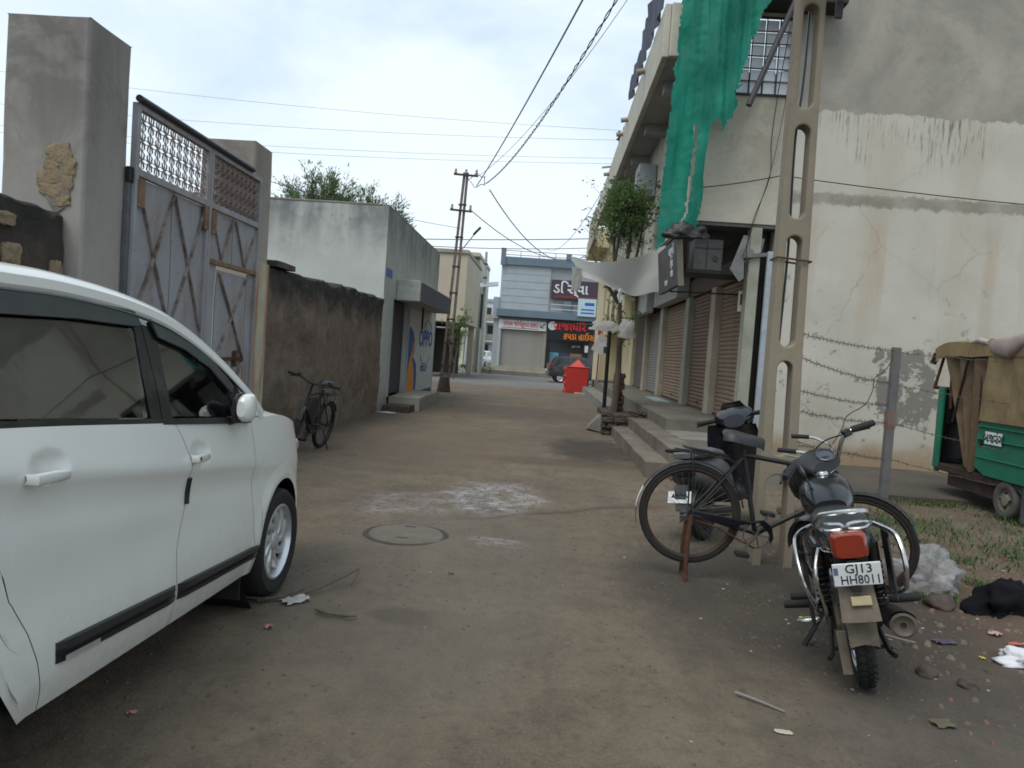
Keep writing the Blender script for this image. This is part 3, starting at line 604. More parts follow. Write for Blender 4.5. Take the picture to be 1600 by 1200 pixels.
b = LB(t); b.box(-3.03, -2.985, 17.2, 22.3, 2.52, 2.99); b.build('canopy_board', plain('slate_blue_board', (.085,.095,.12), .2, .7), cp)
b = LB(t); b.box(SX-.02, SX+.012, 15.9, 16.5, 2.98, 3.16); b.build('blue_plaque', plain('blue_enamel', (.02,.12,.40), .1, .5), t)
sh = LB(t); sh.box(SX-.16, SX-.13, 16.78, 18.72, .3, 2.52); sh = sh.build('shutter', M['shblue'], t)
b = MB(); b.box(-.012, .012, -.96, .96, -.035, .035); sl0 = b.build('slat', M['shblue'], sh, bev=.01); sl0.location = V((SX-.12, 17.75, .36)) - t.location
for i in range(1, 28): piece(sl0, 'slat', sh, V((SX-.12, 17.75, .36+i*.079)) - t.location)
b = LB(t); b.box(SX-.1, SX+.03, 16.6, 16.75, .3, 2.55); b.build('door_post', M['bluegrey'], t)
b = LB(t); b.box(SX-.1, SX+.03, 18.75, 18.87, .3, 2.5); b.build('door_post', M['bluegrey'], t)
# painted advert
mur = LB(t); mur.box(SX-.02, SX+.012, 18.9, 23.15, .0, 2.46); mur = mur.build('advert_wall', plain('white_advert_paint', (.56,.59,.60), .08, .8, dirt=.2), t)
mf = lambda e: (lambda y, z: V((SX+e, y, z)))
b = LB(t); b.prism([(18.92,.2),(18.92,1.98),(19.15,2.0),(19.6,1.86),(19.85,1.6),(19.9,1.4),(19.7,1.2),(19.9,1.15),(20.25,1.0),(20.35,.7),(20.3,.14)], mf(.008), mf(.015)); b.build('blue_swoosh', plain('blue_advert_paint', (.015,.09,.36), .15, .7), mur)
b = LB(t); b.prism([(18.95,.25),(19.0,.85),(19.2,1.1),(19.45,1.3),(19.75,1.7),(19.9,1.68),(19.75,1.35),(19.55,1.12),(19.75,.98),(19.95,.75),(20.0,.18)], mf(.009), mf(.019)); b.build('orange_swoosh', plain('orange_advert_paint', (.70,.27,.03), .2, .7), mur)
b = LB(t); b.box(SX-.01, SX+.02, 20.3, 23.1, .05, .24); b.build('blue_skirting', plain('blue_skirting_paint', (.03,.10,.20), .2, .7), mur)
bp = plain('blue_letter_paint', (.02,.11,.42), .1, .7)
fy = lambda y, z, e=.016: Matrix.Translation(-t.location) @ frame((SX+e, y, z), (0,1,0), (0,0,1))
textmesh('OPPO', .66, bp, 'lettering', mur, fy(21.65, 1.72), sx=1.35, bold=.03)
textmesh('VBS.LP', .26, bp, 'lettering', mur, fy(21.5, .86), sx=1.6)
b = LB(t); b.tube([V((SX+.016, 21.6+.75*cos(a), 1.22+.22*sin(a))) for a in [pi*(1+i/12) for i in range(13)]], .012, 4); b.tube([V((SX+.016, 21.9+.6*cos(a), 2.05+.22*sin(a))) for a in [pi*i/12 for i in range(13)]], .012, 4); b.build('lettering_arc', bp, mur)
t2 = t
b = LB(t); rough_box(b, -3.57, -2.85, 16.9, 20.0, -.05, .30, .3, .012); b.build('doorstep', M['cement_light'], t)
b = LB(t); rough_box(b, -3.55, -2.95, 16.2, 16.9, -.05, .14, .3, .012); b.build('doorstep', M['stone_dark'], t)
# two grey hooks hanging from the canopy
b = LB(t); b.tube([(-3.2, 18.6, 2.5), (-3.2, 18.62, 1.95), (-3.2, 18.75, 1.92), (-3.2, 18.8, 2.5)], .014, 5); b.build('cable_loop', M['black_trim'], t)

# ------------------------------------------------------------------ foliage
def leafmesh(mb, p, d, size, w=.42):
    d = V(d).normalized(); s_ = d.orthogonal().normalized(); s_.rotate(Matrix.Rotation(random.uniform(0, 6.28), 3, d)); n = d.cross(s_)
    a = p; m1 = p + d*size*.5 + s_*size*w*.5 + n*size*.06; e = p + d*size - n*size*.1; m2 = p + d*size*.5 - s_*size*w*.5 + n*size*.06
    mb.add([a, m1, e, m2], [(0,1,2,3)])
def tree(name, label, base, limbs, leaf_n, leaf_size, mat, group=None, twig=.5, droop=.0, trunk_r=.09, cat='tree', feather=False):
    """limbs: polylines in world space with start radius; foliage on random twigs near their outer halves"""
    t = thing(name, label, cat, base, (0,0,0), group)
    tb = LB(t); cb = LB(t)
    for pts, r in limbs:
        P = spl(pts, 4); tb.tube(P, [r*(1-.75*i/(len(P)-1)) for i in range(len(P))], 7)
        if leaf_n:
            for k in range(leaf_n):
                i = random.uniform(len(P)*.45, len(P)-1.01); q = P[int(i)].lerp(P[int(i)+1], i-int(i))
                d = V((random.gauss(0,1), random.gauss(0,1), random.gauss(.25,.7))).normalized()
                if feather: d = (d*.6 + (P[-1]-P[0]).normalized()).normalized()
                L = twig*random.uniform(.5, 1.2); e = q + d*L; e.z -= droop*L
                tb.tube([q, q.lerp(e, .6) + V((0,0,.05*L)), e], [.008, .005, .002], 3)
                for m in range(9 if feather else 7):
                    f = random.uniform(.25, 1.05); p = q.lerp(e, f) + V([random.gauss(0, .03*twig*3) for _ in range(3)])
                    dd = V((random.gauss(0,1), random.gauss(0,1), random.gauss(0,.8)))
                    if feather: dd = dd*.5 + (e-q).normalized()
                    leafmesh(cb, p, dd, leaf_size*random.uniform(.6, 1.2), .2 if feather else .45)
    tb.build('trunk', M['bark'], t)
    if cb.v: cb.build('crown', mat, t, ang=0, recalc=False)
    return t
random.seed(11)
def thorn_limbs(cx, cy, z0, z1, sx, n, lean=0):
    L = [([(cx, cy, 0), (cx+.1, cy, z0*.6), (cx, cy, z0)], .16)]
    for i in range(n):
        a = random.uniform(0, 2*pi); r = sx*random.uniform(.15, 1.0); h = z0 + (z1-z0)*random.uniform(.35, 1.0)*(1-.45*(r/sx)**2)
        e = V((cx+lean+r*cos(a), cy+r*sin(a)*.8, h)); L.append(([(cx, cy, z0), ((cx*1.2+e.x)/2.2, (cy+e.y)/2, z0+(h-z0)*.35), e], .05))
    return L
tree('thorn_tree', 'wide feathery thorn tree rising behind the plastered shop roof, nearest the gate', (-8.4, 26.5, 0), thorn_limbs(-8.5, 26.5, 5.0, 7.45, 2.1, 52), 24, .19, M['leaf2'], 'trees behind the plastered shop', .6, 0, feather=True)
tree('thorn_tree', 'smaller paler thorn tree behind the street end of the plastered shop roof', (-6.9, 27.5, 0), thorn_limbs(-6.9, 27.5, 5.0, 7.15, 1.3, 30, .1), 22, .19, M['leaf2'], 'trees behind the plastered shop', .55, 0, feather=True)

# ------------------------------------------------------------------ power poles and wires
t = thing('power_pole', 'tall rusty twin rail power pole with crossarms standing beside the advert wall', 'utility pole', (-3.43, 25.2, 0))
b = LB(t)
for s in (-1, 1):
    b.beam((-3.43+s*.13, 25.2, -.1), (-3.15+s*.05, 25.2, 7.5), .08, .10, (0,1,0))
b.build('rail', plain('pole_iron', (.15,.12,.105), .3, .8, dirt=.4, dirtc=(.08,.05,.04)), t)
b = LB(t)
for z in [.9, 1.7, 2.5, 3.4, 4.3, 5.3, 6.4]: x = -3.43+.28*z/7.5; b.beam((x-.14, 25.14, z), (x+.14, 25.14, z), .02, .06)
b.build('batten', M['rust'], t)
b = LB(t); b.lathe([(0,.55),(.16,.5),(.23,.1),(.25,-.05),(0,-.05)], 10, Matrix.Translation((-3.43, 25.2, 0))); b.build('footing', M['stone_dark'], t)
for (z, x0, x1) in ((7.38, -3.55, -2.72), (6.18, -3.6, -2.85)):
    b = LB(t); b.beam((x0, 25.1, z+.03), (x1, 25.1, z), .05, .065); ca = b.build('crossarm', M['rust'], t)
    for x in (x0+.06, x1-.06) + (((x0+x1)/2,) if z > 7 else ()):
        b = LB(t); b.lathe([(0,.2),(.03,.19),(.05,.13),(.032,.1),(.055,.06),(.03,.02),(.012,-.03)], 10, Matrix.Translation((x, 25.1, z+.03))); b.build('insulator', M['galv'], ca)
b = LB(t); b.tube([(-3.12, 25.15, 4.9), (-2.98, 25.1, 5.05), (-2.68, 25.0, 5.45)], .022, 6); la = b.build('lamp_arm', M['galv'], t)
b = LB(t); b.obox((-2.62, 24.98, 5.52), (.36, .12, .07), (0, -.85, 0)); b.build('lamp_head', M['black_trim'], la, bev=.02)
b = LB(t); b.tube([V((-2.73, 25.15, 7.35)) + V((.28*sin(a)*(1+.2*sin(3*a)), .05*cos(5*a), -.1-.2*cos(a)+.06*sin(4*a))) for a in [i*.35 for i in range(40)]], .012, 4); b.build('cable_coil', M['black_trim'], t)
def wire(a, bq, sag, r=.008, n=18, seed=0):
    a = V(a); bq = V(bq); return [a.lerp(bq, i/n) - V((0,0,4*sag*(i/n)*(1-i/n))) for i in range(n+1)]
def cable(label, a, bq, sag, r=.009, group=None, twist=False, name='cable'):
    b = MB(); P = wire(a, bq, sag, r, 26)
    if twist:
        for k in (0, 1):
            Q = wire(a, bq, sag, r, 150); b.tube([p + V((r*1.2*cos(i*.9+k*pi), 0, r*1.2*sin(i*.9+k*pi))) for i, p in enumerate(Q)], r*.8, 4)
    else: b.tube(P, r, 5)
    c = sum(b.v, V())/len(b.v)
    b.v = [p - c for p in b.v]
    o = b.build(name, M['black_trim'], None); o.location = c; o['label'] = label; o['category'] = 'cable'
    if group: o['group'] = group
    return o
PT = (1.86, 5.75, 7.9)
cable('straight overhead service cable from the power pole arm up to the slotted cement pole', (-2.75, 25.1, 7.05), (1.75, 5.75, 7.95), .25, .017, 'service cables to the slotted pole')
cable('twisted sagging overhead cable from the loop beside the power pole to the slotted cement pole', (-2.45, 25.1, 7.15), (1.9, 5.8, 7.6), .75, .015, 'service cables to the slotted pole', True)
cable('thin overhead cable spreading to the balcony roof from the power pole', (-2.75, 25.1, 7.35), (1.65, 14.2, 9.3), .5, .007, 'service cables to the slotted pole')
cable('slack cable dropping from the coil on the power pole towards the far shop roof', (-2.3, 25.1, 6.95), (3.0, 47, 9.1), 1.9, .02, 'cables over the cross street')
cable('second slack cable from the middle crossarm towards the far shop roof', (-2.85, 25.1, 6.2), (3.2, 47, 8.6), 1.2, .017, 'cables over the cross street')
cable('nearly level upper cable crossing above the grey corner shop', (-14, 46, 8.0), (9, 46.5, 9.6), .25, .028, 'cables over the cross street')
cable('nearly level lower cable crossing above the grey corner shop', (-14, 47.5, 8.1), (9, 48, 9.4), .55, .024, 'cables over the cross street')
cable('thin cable running from the plastered shop roof to the power pole', (-7.5, 16.2, 5.2), (-3.2, 25.1, 5.6), .15, .008, 'cables over the cross street')
cable('service drop from the far balcony down across the sky to the corner shop', (1.7, 23.5, 7.4), (-.5, 54, 9.2), .9, .013, 'cables over the cross street')
for i, (za, zb, lb) in enumerate(((22.0, 19.9, 'topmost of the four faint high lines across the sky'), (19.0, 19.4, 'second of the four faint high lines across the sky'), (17.2, 18.0, 'third of the four faint high lines across the sky'), (16.6, 17.6, 'lowest of the four faint high lines across the sky'))):
    cable(lb, (-56, 60, za+.6), (12, 60, zb), .9, .011, 'faint high lines across the sky', name='power_line')
# ------------------------------------------------------------------ right hand building
rb = thing('market_building', 'two storey cream building with a row of roller shutters and a flaking side wall', 'building', (0, 12.2, 0))
def part(name, mat, fn, parent=None, **kw):
    b = LB(rb); fn(b); return b.build(name, mat, parent or rb, **kw)
SW = LB(rb); lumpy(SW, (3.60, 12.2, -.05), (8.4, 0, 0), (0, 0, 9.6), 60, 66, .014); SW.add([(3.6,12.2,-.05),(3.6,12.6,-.05),(3.6,12.6,9.5),(3.6,12.2,9.5)], [(0,1,2,3)])
SW.box(3.62, 12, 12.6, 12.7, 0, 9.4); SW.build('side_wall', M['sidewall'], rb)
WX0, WX1, WZ0, WZ1 = 2.52, 3.58, 5.93, 7.12
b = LB(rb)
for (x0, x1, z0, z1) in ((2.15, 3.6, 3.86, WZ0), (2.15, WX0, WZ0, WZ1), (2.15, 3.6, WZ1, 9.5)): lumpy(b, (x0, 12.203, z0), (x1-x0, 0, 0), (0, 0, z1-z0), 8, 10, .006)
b.box(2.15, 2.19, 12.24, 27, 3.86, 6.4); b.box(WX1, 3.598, 12.21, 12.5, WZ0, WZ1)
b.build('upper_wall', M['cream'], rb)
part('ceiling_slab', plain('dark_soffit', (.10,.095,.09), .3, .9, scale=2, dirt=.3), lambda b: b.box(2.16, 3.6, 12.22, 27, 3.80, 3.86))  # underside in a darker grey than the balcony soffit
part('upper_floor', M['soffit'], lambda b: b.box(2.19, 10, 12.7, 31, 6.36, 6.46))
# balcony of the next storey
part('balcony', M['soffit'], lambda b: b.box(1.6, 2.2, 12.0, 27.5, 6.4, 6.52))
for y in (13.2, 15.6, 18.0, 20.4, 22.8, 25.2): part('beam', M['soffit'], lambda b: b.box(1.72, 2.2, y-.12, y+.12, 6.2, 6.398))
part('parapet', plain('balcony_cream', (.46,.43,.36), .15, .9, scale=2, dirt=.3, dirtc=(.27,.25,.21)), lambda b: b.box(1.5, 1.6, 12.0, 27.5, 6.36, 7.2), bev=.015)
part('parapet', plain('balcony_cream_end', (.46,.43,.36), .15, .9, scale=2, dirt=.3, dirtc=(.27,.25,.21)), lambda b: b.box(1.602, 2.15, 11.95, 12.05, 6.36, 7.2), bev=.015)
for y in (14.4, 17.3, 18.4, 22.4): part('spout', M['cement_light'], lambda b: b.cyl((1.52, y, 7.05), (1.34, y, 7.02), .055, 10))
for k, (y, h) in enumerate(((12.8, 1.1), (14.3, .85), (15.8, .55))):
    b = LB(rb); rows = []
    for i in range(9):
        yy = y-.75 + 1.5*i/8; rows.append([V((1.47+.05*sin(i*1.9+k)+.05*nz(yy*3, z*2), yy, 7.22 + h*z)) for z in (0, .25, .5, .75, 1.0)])
    b.grid(rows); b.build('balcony_sheet', plain('slate_sheet', (.05,.055,.085), .3, .7), rb)
part('upper_storey_wall', M['cream'], lambda b: b.box(2.6, 2.7, 12.4, 27, 6.46, 9.5))
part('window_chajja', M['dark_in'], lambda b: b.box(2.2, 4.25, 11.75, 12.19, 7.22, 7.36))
# grille window: white panes behind an iron grid
win = part('window', M['dark_metal'], lambda b: (b.box(WX0-.02, WX1+.02, 12.17, 12.20, WZ0-.03, WZ0), b.box(WX0-.02, WX1+.02, 12.17, 12.20, WZ1, WZ1+.03), b.box(WX1-.0, WX1+.03, 12.17, 12.20, WZ0, WZ1), b.box(WX0-.03, WX0, 12.17, 12.20, WZ0, WZ1)))
pm = plain('frosted_white_pane', (.62,.64,.68), .05, .25, scale=3)
nx, nzr = 5, 6; pw, ph = (WX1-WX0)/nx, (WZ1-WZ0)/nzr
pb = MB(); pb.box(-pw/2+.006, pw/2-.006, -.006, .006, -ph/2+.006, ph/2-.006); p0 = None
for i in range(nx):
    for j in range(nzr):
        loc = V((WX0+pw*(i+.5), 12.235, WZ0+ph*(j+.5))) - rb.location
        if p0 is None: p0 = pb.build('pane', pm, win); p0.location = loc
        else: piece(p0, 'pane', win, loc, (random.uniform(-.01,.01), 0, random.uniform(-.01,.01)))
for i in range(1, nx): part('bar', M['dark_metal'], lambda b: b.cyl((WX0+pw*i, 12.17, WZ0), (WX0+pw*i, 12.17, WZ1), .009, 6), win)
for j in range(1, nzr): part('bar', M['dark_metal'], lambda b: b.cyl((WX0, 12.178, WZ0+ph*j), (WX1, 12.178, WZ0+ph*j), .009, 6), win)
# shutter bays
FX = 3.3
bays = ((12.47, 14.40, 'sh1', 'ochre roller shutter nearest the corner'), (14.82, 17.05, 'sh2', 'rust brown roller shutter'), (17.50, 20.75, 'sh3', 'tan roller shutter with rust spots'), (21.3, 24.0, 'sh4', 'grey roller shutter'), (24.5, 27.6, 'sh5', 'mauve brown roller shutter, farthest along'))
for k, (y0, y1, m, lb) in enumerate(bays):
    sh = part('shutter', M[m], lambda b: b.box(FX+.03, FX+.05, y0, y1, .576, 3.05), label=lb)
    n = 30; hgt = 2.44/n; sb = MB(); prof = [(-.0, -hgt*.5), (-.016, -hgt*.36), (-.024, -hgt*.05), (-.020, hgt*.22), (-.004, hgt*.42), (0, hgt*.5)]
    sb.grid([[V((x, yy, z)) for x, z in prof] for yy in (-(y1-y0)/2, (y1-y0)/2)]); s0 = None
    for i in range(n):
        loc = V((FX+.028, (y0+y1)/2, .60+hgt*(i+.5))) - rb.location
        if s0 is None: s0 = sb.build('slat', M[m], sh, ang=30); s0.location = loc
        else: piece(s0, 'slat', sh, loc, (random.uniform(-.0015,.0015), 0, 0))
    part('bottom_rail', M['rust'], lambda b: b.box(FX-.012, FX+.028, y0+.01, y1-.01, .578, .625), sh)
    if k < 3: part('handle', M['dark_metal'], lambda b: b.box(FX-.02, FX-.002, (y0+y1)/2-.08, (y0+y1)/2+.08, .72, .75), sh)
pcol = plain('pier_paint', (.40,.355,.27), .15, .85, scale=4, dirt=.35, dirtc=(.2,.16,.11))
pgrn_shade = plain('pier_paint_greenish_and_shade', (.30,.30,.235), .15, .85, scale=4, dirt=.35, dirtc=(.16,.14,.11))
for (y0, y1, m) in ((12.2, 12.45, pgrn_shade), (14.42, 14.80, pcol), (17.07, 17.48, pgrn_shade), (20.8, 21.28, pcol), (24.03, 24.48, pcol), (27.62, 28.0, M['yellowcream'])):  # corner pier's overhang shade is put into its colour, the darker greenish paint
    part('pier', m, lambda b: b.box(FX-.12, FX+.06, y0, y1, .576, 3.05 if y0 > 12.3 else 3.8), bev=.012)
part('shop_fascia', M['brownpaint'], lambda b: b.box(FX-.06, FX+.1, 12.46, 17.4, 3.055, 3.45), bev=.01)
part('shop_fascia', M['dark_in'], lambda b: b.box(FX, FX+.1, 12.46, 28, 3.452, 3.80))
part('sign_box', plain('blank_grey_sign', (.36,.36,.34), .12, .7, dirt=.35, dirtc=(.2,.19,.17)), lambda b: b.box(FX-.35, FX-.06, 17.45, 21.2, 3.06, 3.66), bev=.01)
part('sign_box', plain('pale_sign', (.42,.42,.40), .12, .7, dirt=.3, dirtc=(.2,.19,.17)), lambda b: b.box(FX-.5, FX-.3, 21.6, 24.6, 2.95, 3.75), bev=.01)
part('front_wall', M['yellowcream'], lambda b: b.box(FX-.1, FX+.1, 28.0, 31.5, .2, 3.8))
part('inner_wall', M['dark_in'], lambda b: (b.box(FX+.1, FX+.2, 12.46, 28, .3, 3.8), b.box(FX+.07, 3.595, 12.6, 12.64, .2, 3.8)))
part('corner_panel', plain('pale_blue_grey_panel', (.33,.37,.41), .12, .6, dirt=.35, dirtc=(.23,.22,.2)), lambda b: b.box(3.455, 3.597, 12.12, 12.2, .55, 3.42), bev=.01)
part('corner_panel', M['cement_light'], lambda b: b.box(3.40, 3.597, 12.13, 12.22, .02, .548), bev=.01)
part('drain_pipe', M['cement_light'], lambda b: b.tube([(2.1, 19.2, 6.2), (2.08, 19.2, 5.0), (2.08, 19.0, 4.5), (2.1, 19.0, 3.9)], .06, 8))
part('drain_pipe', M['greypaint'], lambda b: b.tube([(2.1, 17.9, 6.2), (2.1, 17.9, 3.9)], .035, 8))
for (y, z) in ((16.8, 5.5), (21.3, 5.4)):
    ac = part('window_cooler', M['greypaint'], lambda b: b.box(1.75, 2.14, y-.35, y+.35, z-.35, z+.35), bev=.02)
    part('grille', M['black_trim'], lambda b: b.lathe([(.26, 0), (.26, .012), (.2, .02), (0, .02)], 16, frame((1.75, y, z), (0,1,0), (0,0,1)) @ Matrix.Rotation(pi, 4, 'X')), ac)
# house with pointed arches further along
ah = thing('arched_house', 'cream house with pointed veranda arches beyond the roller shutters', 'house', (3, 31.6, 0))
def arch_wall(b, x, y0, y1, z0, z1, cent, w, hs):
    """wall at x with pointed openings; built as columns and spandrels"""
    ed = [y0] + [e for c in cent for e in (c-w/2, c+w/2)] + [y1]
    for i in range(0, len(ed), 2): b.box(x, x+.2, ed[i], ed[i+1], z0, z1)
    for c in cent:
        L = [(c-w/2 + w*i/10, hs + (z1-.35-hs)*(1-abs(2*i/10-1)**1.6)) for i in range(11)]
        for (p, q) in zip(L, L[1:]): b.add([(xx, p[0], p[1]) for xx in (x, x+.2)] + [(xx, q[0], q[1]) for xx in (x+.2, x)] + [(x, p[0], z1), (x+.2, p[0], z1), (x+.2, q[0], z1), (x, q[0], z1)], [(0,3,7,4),(0,1,2,3),(4,7,6,5),(1,5,6,2)])
b = LB(ah); arch_wall(b, 2.35, 23.5, 31.4, 2.5, 4.5, (25.2, 27.4, 29.6), 1.6, 2.9); b.build('veranda_arches', M['yellowcream'], ah)
b = LB(ah); b.box(2.3, 7, 31.6, 31.8, 0, 6.8); b.box(2.3, 2.45, 31.8, 36, 0, 6.8); b.box(1.6, 2.34, 31.4, 36, 6.2, 7.0); b.build('wall', M['yellowcream'], ah)
b = LB(ah); b.box(1.45, 1.6, 27.6, 31.5, 5.9, 7.1); b.build('balcony_end', M['cream'], ah)
b = LB(ah); b.box(2.2, 2.9, 23.5, 31.4, 4.5, 4.62); b.build('veranda_roof', M['cement_light'], ah)
b = LB(ah); b.beam((2.35, 29.9, 2.4), (2.0, 29.7, 1.75), .5, .03, (0,1,0)); b.build('white_banner', M['grey_cloth'], ah)
# ---- things hung on the building
def hang(name, label, cat, loc, fn, mat, **kw):
    b = MB(); fn(b); o = b.build(name, mat, None, **kw); o.location = loc; o['label'] = label; o['category'] = cat; return o
sg = thing('hanging_sign', 'dark faded shop sign board hanging under the overhang beside the torn net', 'sign', (2.02, 12.9, 3.15), (0, R(-6), 0))
b = MB(); b.box(-.04, .04, -1.0, 1.0, -.38, .38); b.build('board', plain('faded_dark_print', (.075,.062,.06), .4, .6, scale=3, dirt=.3, dirtc=(.16,.13,.12)), sg, bev=.008)
b = MB(); b.box(-.045, .045, -1.03, -1.001, -.4, .4); b.build('edge_strip', plain('aged_sign_frame', (.20,.17,.13), .2, .7), sg)
for i, (yy, zz, tx, s) in enumerate(((-.45, .22, 'લક્ષ્મી', .19), (-.45, .02, 'સેલ', .19), (-.45, -.14, 'શોપ', .16), (.15, -.25, '98 24', .12))):
    textmesh(tx, s, M['whitefar'], 'lettering', sg, frame((-.043, yy, zz), (0,-1,0), (0,0,1)))
hang('sign_bracket', 'black iron bracket holding the hanging sign out from the shutters', 'bracket', (2.6, 12.9, 2.75), lambda b: b.cyl((-.55, 0, 0), (.62, 0, .02), .014, 6), M['dark_metal'])
ct = thing('air_cooler_box', 'dusty grey sheet metal cooler box on a shelf under the dark overhang', 'cooler', (2.6, 12.75, 3.1))
b = MB(); b.box(-.26, .22, -.25, .3, 0, .52); b.build('casing', plain('dusty_grey_casing', (.125,.118,.11), .2, .7, dirt=.4, dirtc=(.06,.055,.05)), ct, bev=.015)
b = MB(); b.box(-.05, -.035, -.262, -.25, .03, .5); b.box(-.24, .2, -.262, -.25, .36, .375); b.build('seam', M['black_trim'], ct)
b = MB(); b.lathe([(0,.012),(.05,.012),(.05,0)], 10, frame((.1,-.25,.2),(1,0,0),(0,0,1))); b.build('knob', M['black_trim'], ct)
b = MB(); b.box(-.4, .6, -.35, .4, -.06, -.002); b.box(-.38, -.35, -.33, -.30, -.002, .45); b.build('shelf', M['dark_metal'], ct)
def crumple(b, w, h, n, amp, seed, fold=0):
    rows = []
    for i in range(n+1):
        r = []
        for j in range(n+1):
            u, v_ = i/n-.5, j/n-.5
            r.append(V((u*w*(1-.3*abs(v_)) + nz(u*4+seed, v_*4)*amp, nz(u*3, v_*3, seed)*amp*1.6 + fold*abs(u)*.5, v_*h + nz(u*4, v_*4+seed, 7)*amp*1.2)))
        rows.append(r)
    b.grid(rows)
    b.grid([[p + V((0,.004,0)) for p in r] for r in rows])
hang('broken_awning', 'crumpled white sheet and bent frame hanging broken above the nearest shutter', 'awning', (3.08, 12.25, 3.12), lambda b: (b.beam((-.02,-.10,.20), (.42,-.06,.26), .05, .06), b.add([V(q) for q in ((-.22,-.14,-.02),(-.06,-.16,-.22),(.02,-.12,-.16),(.0,-.1,.20),(-.12,-.08,.24))], [(0,1,2,3,4)]), b.add([V(q) for q in ((-.12,-.08,.24),(.0,-.1,.20),(.30,-.02,.30),(.34,.02,.52),(.0,.02,.56))], [(0,1,2,3,4)]), b.cyl((.10,-.02,.30), (.14,-.04,-.60), .012, 5), b.cyl((-.2,-.12,.0), (.3,-.04,.26), .010, 5)), plain('crumpled_white_sheet', (.17,.165,.16), .35, .8, dirt=.35, dirtc=(.10,.09,.09), scale=5))
nt = thing('notice_plate', 'small cream plate with black marks fixed at the top of the nearest shutter', 'notice', (3.17, 12.46, 2.62))
b = MB(); b.box(-.05, .05, -.012, .0, -.17, .17); b.build('plate', M['cream'], nt)
b = MB(); b.box(-.018, .018, -.017, -.012, -.06, .12); b.build('dial', M['ink'], nt)
# torn green shade net
def net_mat():
    n = N('green_shade_net'); x, y, z = n.xyz()
    f = n.noise(3, 5, .6, .3, n.map((1,1,.3)))
    c = n.mix(n.ramp(f, (.35,0),(.7,1)), (.0,.135,.092), (.001,.215,.148))
    n.bump(n.noise(40, 4, .6), .15, .004)
    tr = n.new('BsdfTransparent'); tl = n.new('BsdfTranslucent'); tl.inputs['Color'].default_value = (.0,.50,.32,1)
    n.fin(c, .75)
    m1 = n.new('MixShader'); m1.inputs[0].default_value = .22; n.ln(n.b.outputs[0], m1.inputs[1]); n.ln(tl.outputs[0], m1.inputs[2])
    w = n.new('TexNoise'); w.inputs['Scale'].default_value = 120; n.ln(n.co, w.inputs['Vector'])
    m2 = n.new('MixShader'); n.ln(n.ramp(w.outputs['Fac'], (.6,0),(.95,.12)), m2.inputs[0]); n.ln(m1.outputs[0], m2.inputs[1]); n.ln(tr.outputs[0], m2.inputs[2])
    n.ln(m2.outputs[0], n.t.nodes['Material Output'].inputs['Surface']); return n.m
def inside(poly, x, y):
    c = False; j = len(poly)-1
    for i in range(len(poly)):
        (xi, yi), (xj, yj) = poly[i], poly[j]
        if (yi > y) != (yj > y) and x < (xj-xi)*(y-yi)/(yj-yi)+xi: c = not c
        j = i
    return c
NETP0 = [(1.80,8.6),(3.55,8.6),(3.30,7.6),(3.02,7.1),(2.90,6.7),(2.80,6.25),(2.76,6.05),(2.73,5.99),(2.80,5.98),(2.66,5.86),(2.74,5.72),(2.68,5.55),(2.70,5.42),(2.60,5.42),(2.58,5.36),(2.53,5.22),(2.50,5.36),(2.43,5.40),(2.38,5.37),(2.32,5.30),(2.30,5.05),(2.29,4.6),(2.30,4.2),(2.27,3.95),(2.22,3.68),(2.08,3.70),(2.05,3.78),(2.09,4.1),(2.115,4.6),(2.13,5.0),(2.13,5.28),(2.09,5.30),(2.09,5.0),(2.075,4.5),(2.04,3.95),(1.98,3.66),(1.88,3.62),(1.80,3.50),(1.72,3.40),(1.655,3.3),(1.67,3.8),(1.70,4.5),(1.70,5.1),(1.72,5.8),(1.75,6.6),(1.77,7.3)]
NS = 11.55/11.9; NETP = [(x*NS, 1.5+(z-1.5)*NS) for x, z in NETP0]
b = MB(); st = .02; idx = {}; vs = []; fs = []
def netv(i, j):
    if (i, j) not in idx:
        x = 1.5 + i*st; z = 3.1 + j*st
        jx = nz(x*9, z*9)*.018
        y = 11.58 - .07*sin(x*9 + nz(z*.6, 1)*2.5) + .75*max(0, 2.02-x) + .10*nz(x*6, z*.6, 3) + .035*nz(x*14, z*.9, 6) + .05*nz(x*3, z*2, 8)
        idx[(i, j)] = len(vs); vs.append(V((x+jx, y, z+nz(x*8, z*8, 5)*.02)))
    return idx[(i, j)]
for i in range(110):
    for j in range(290):
        x = 1.5+(i+.5)*st; z = 3.1+(j+.5)*st
        if inside(NETP, x + nz(x*3, z*5, 2)*.03 + nz(x*12, z*17, 2)*.012, z + nz(x*6, z*3, 4)*.035): fs.append((netv(i,j), netv(i+1,j), netv(i+1,j+1), netv(i,j+1)))
b.add(vs, fs, True); b.M = None
M['net'] = net_mat()
ne = b.build('shade_net', M['net'], None, ang=0, recalc=False); ne['label'] = 'torn green shade net hanging from the roof corner over the building edge'; ne['category'] = 'net'
hang('iron_pipe', 'rusty dark pipe hanging slantwise across the grille window', 'pipe', (2.93, 11.5, 5.5), lambda b: b.cyl((-.13, 0, .0), (.52, .2, 1.75), .045, 10), plain('dark_pipe_iron', (.035,.03,.035), .3, .6))
hang('slack_wire', 'thin black wire looping down the cream wall beside the grille window', 'wire', (3.35, 12.1, 5.8), lambda b: (b.tube(spl([(.15,0,1.2),(.05,0,.2),(.0,0,-.6),(.02,0,-1.2),(-.18,0,-1.9),(-.25,0,-2.4),(-.22,-.1,-2.75)], 6), .007, 4), b.tube(spl([(.24,0,1.2),(.17,0,0),(.05,0,-1.0),(-.12,0,-1.75),(-.3,0,-2.5)], 6), .005, 4)), M['black_trim'])
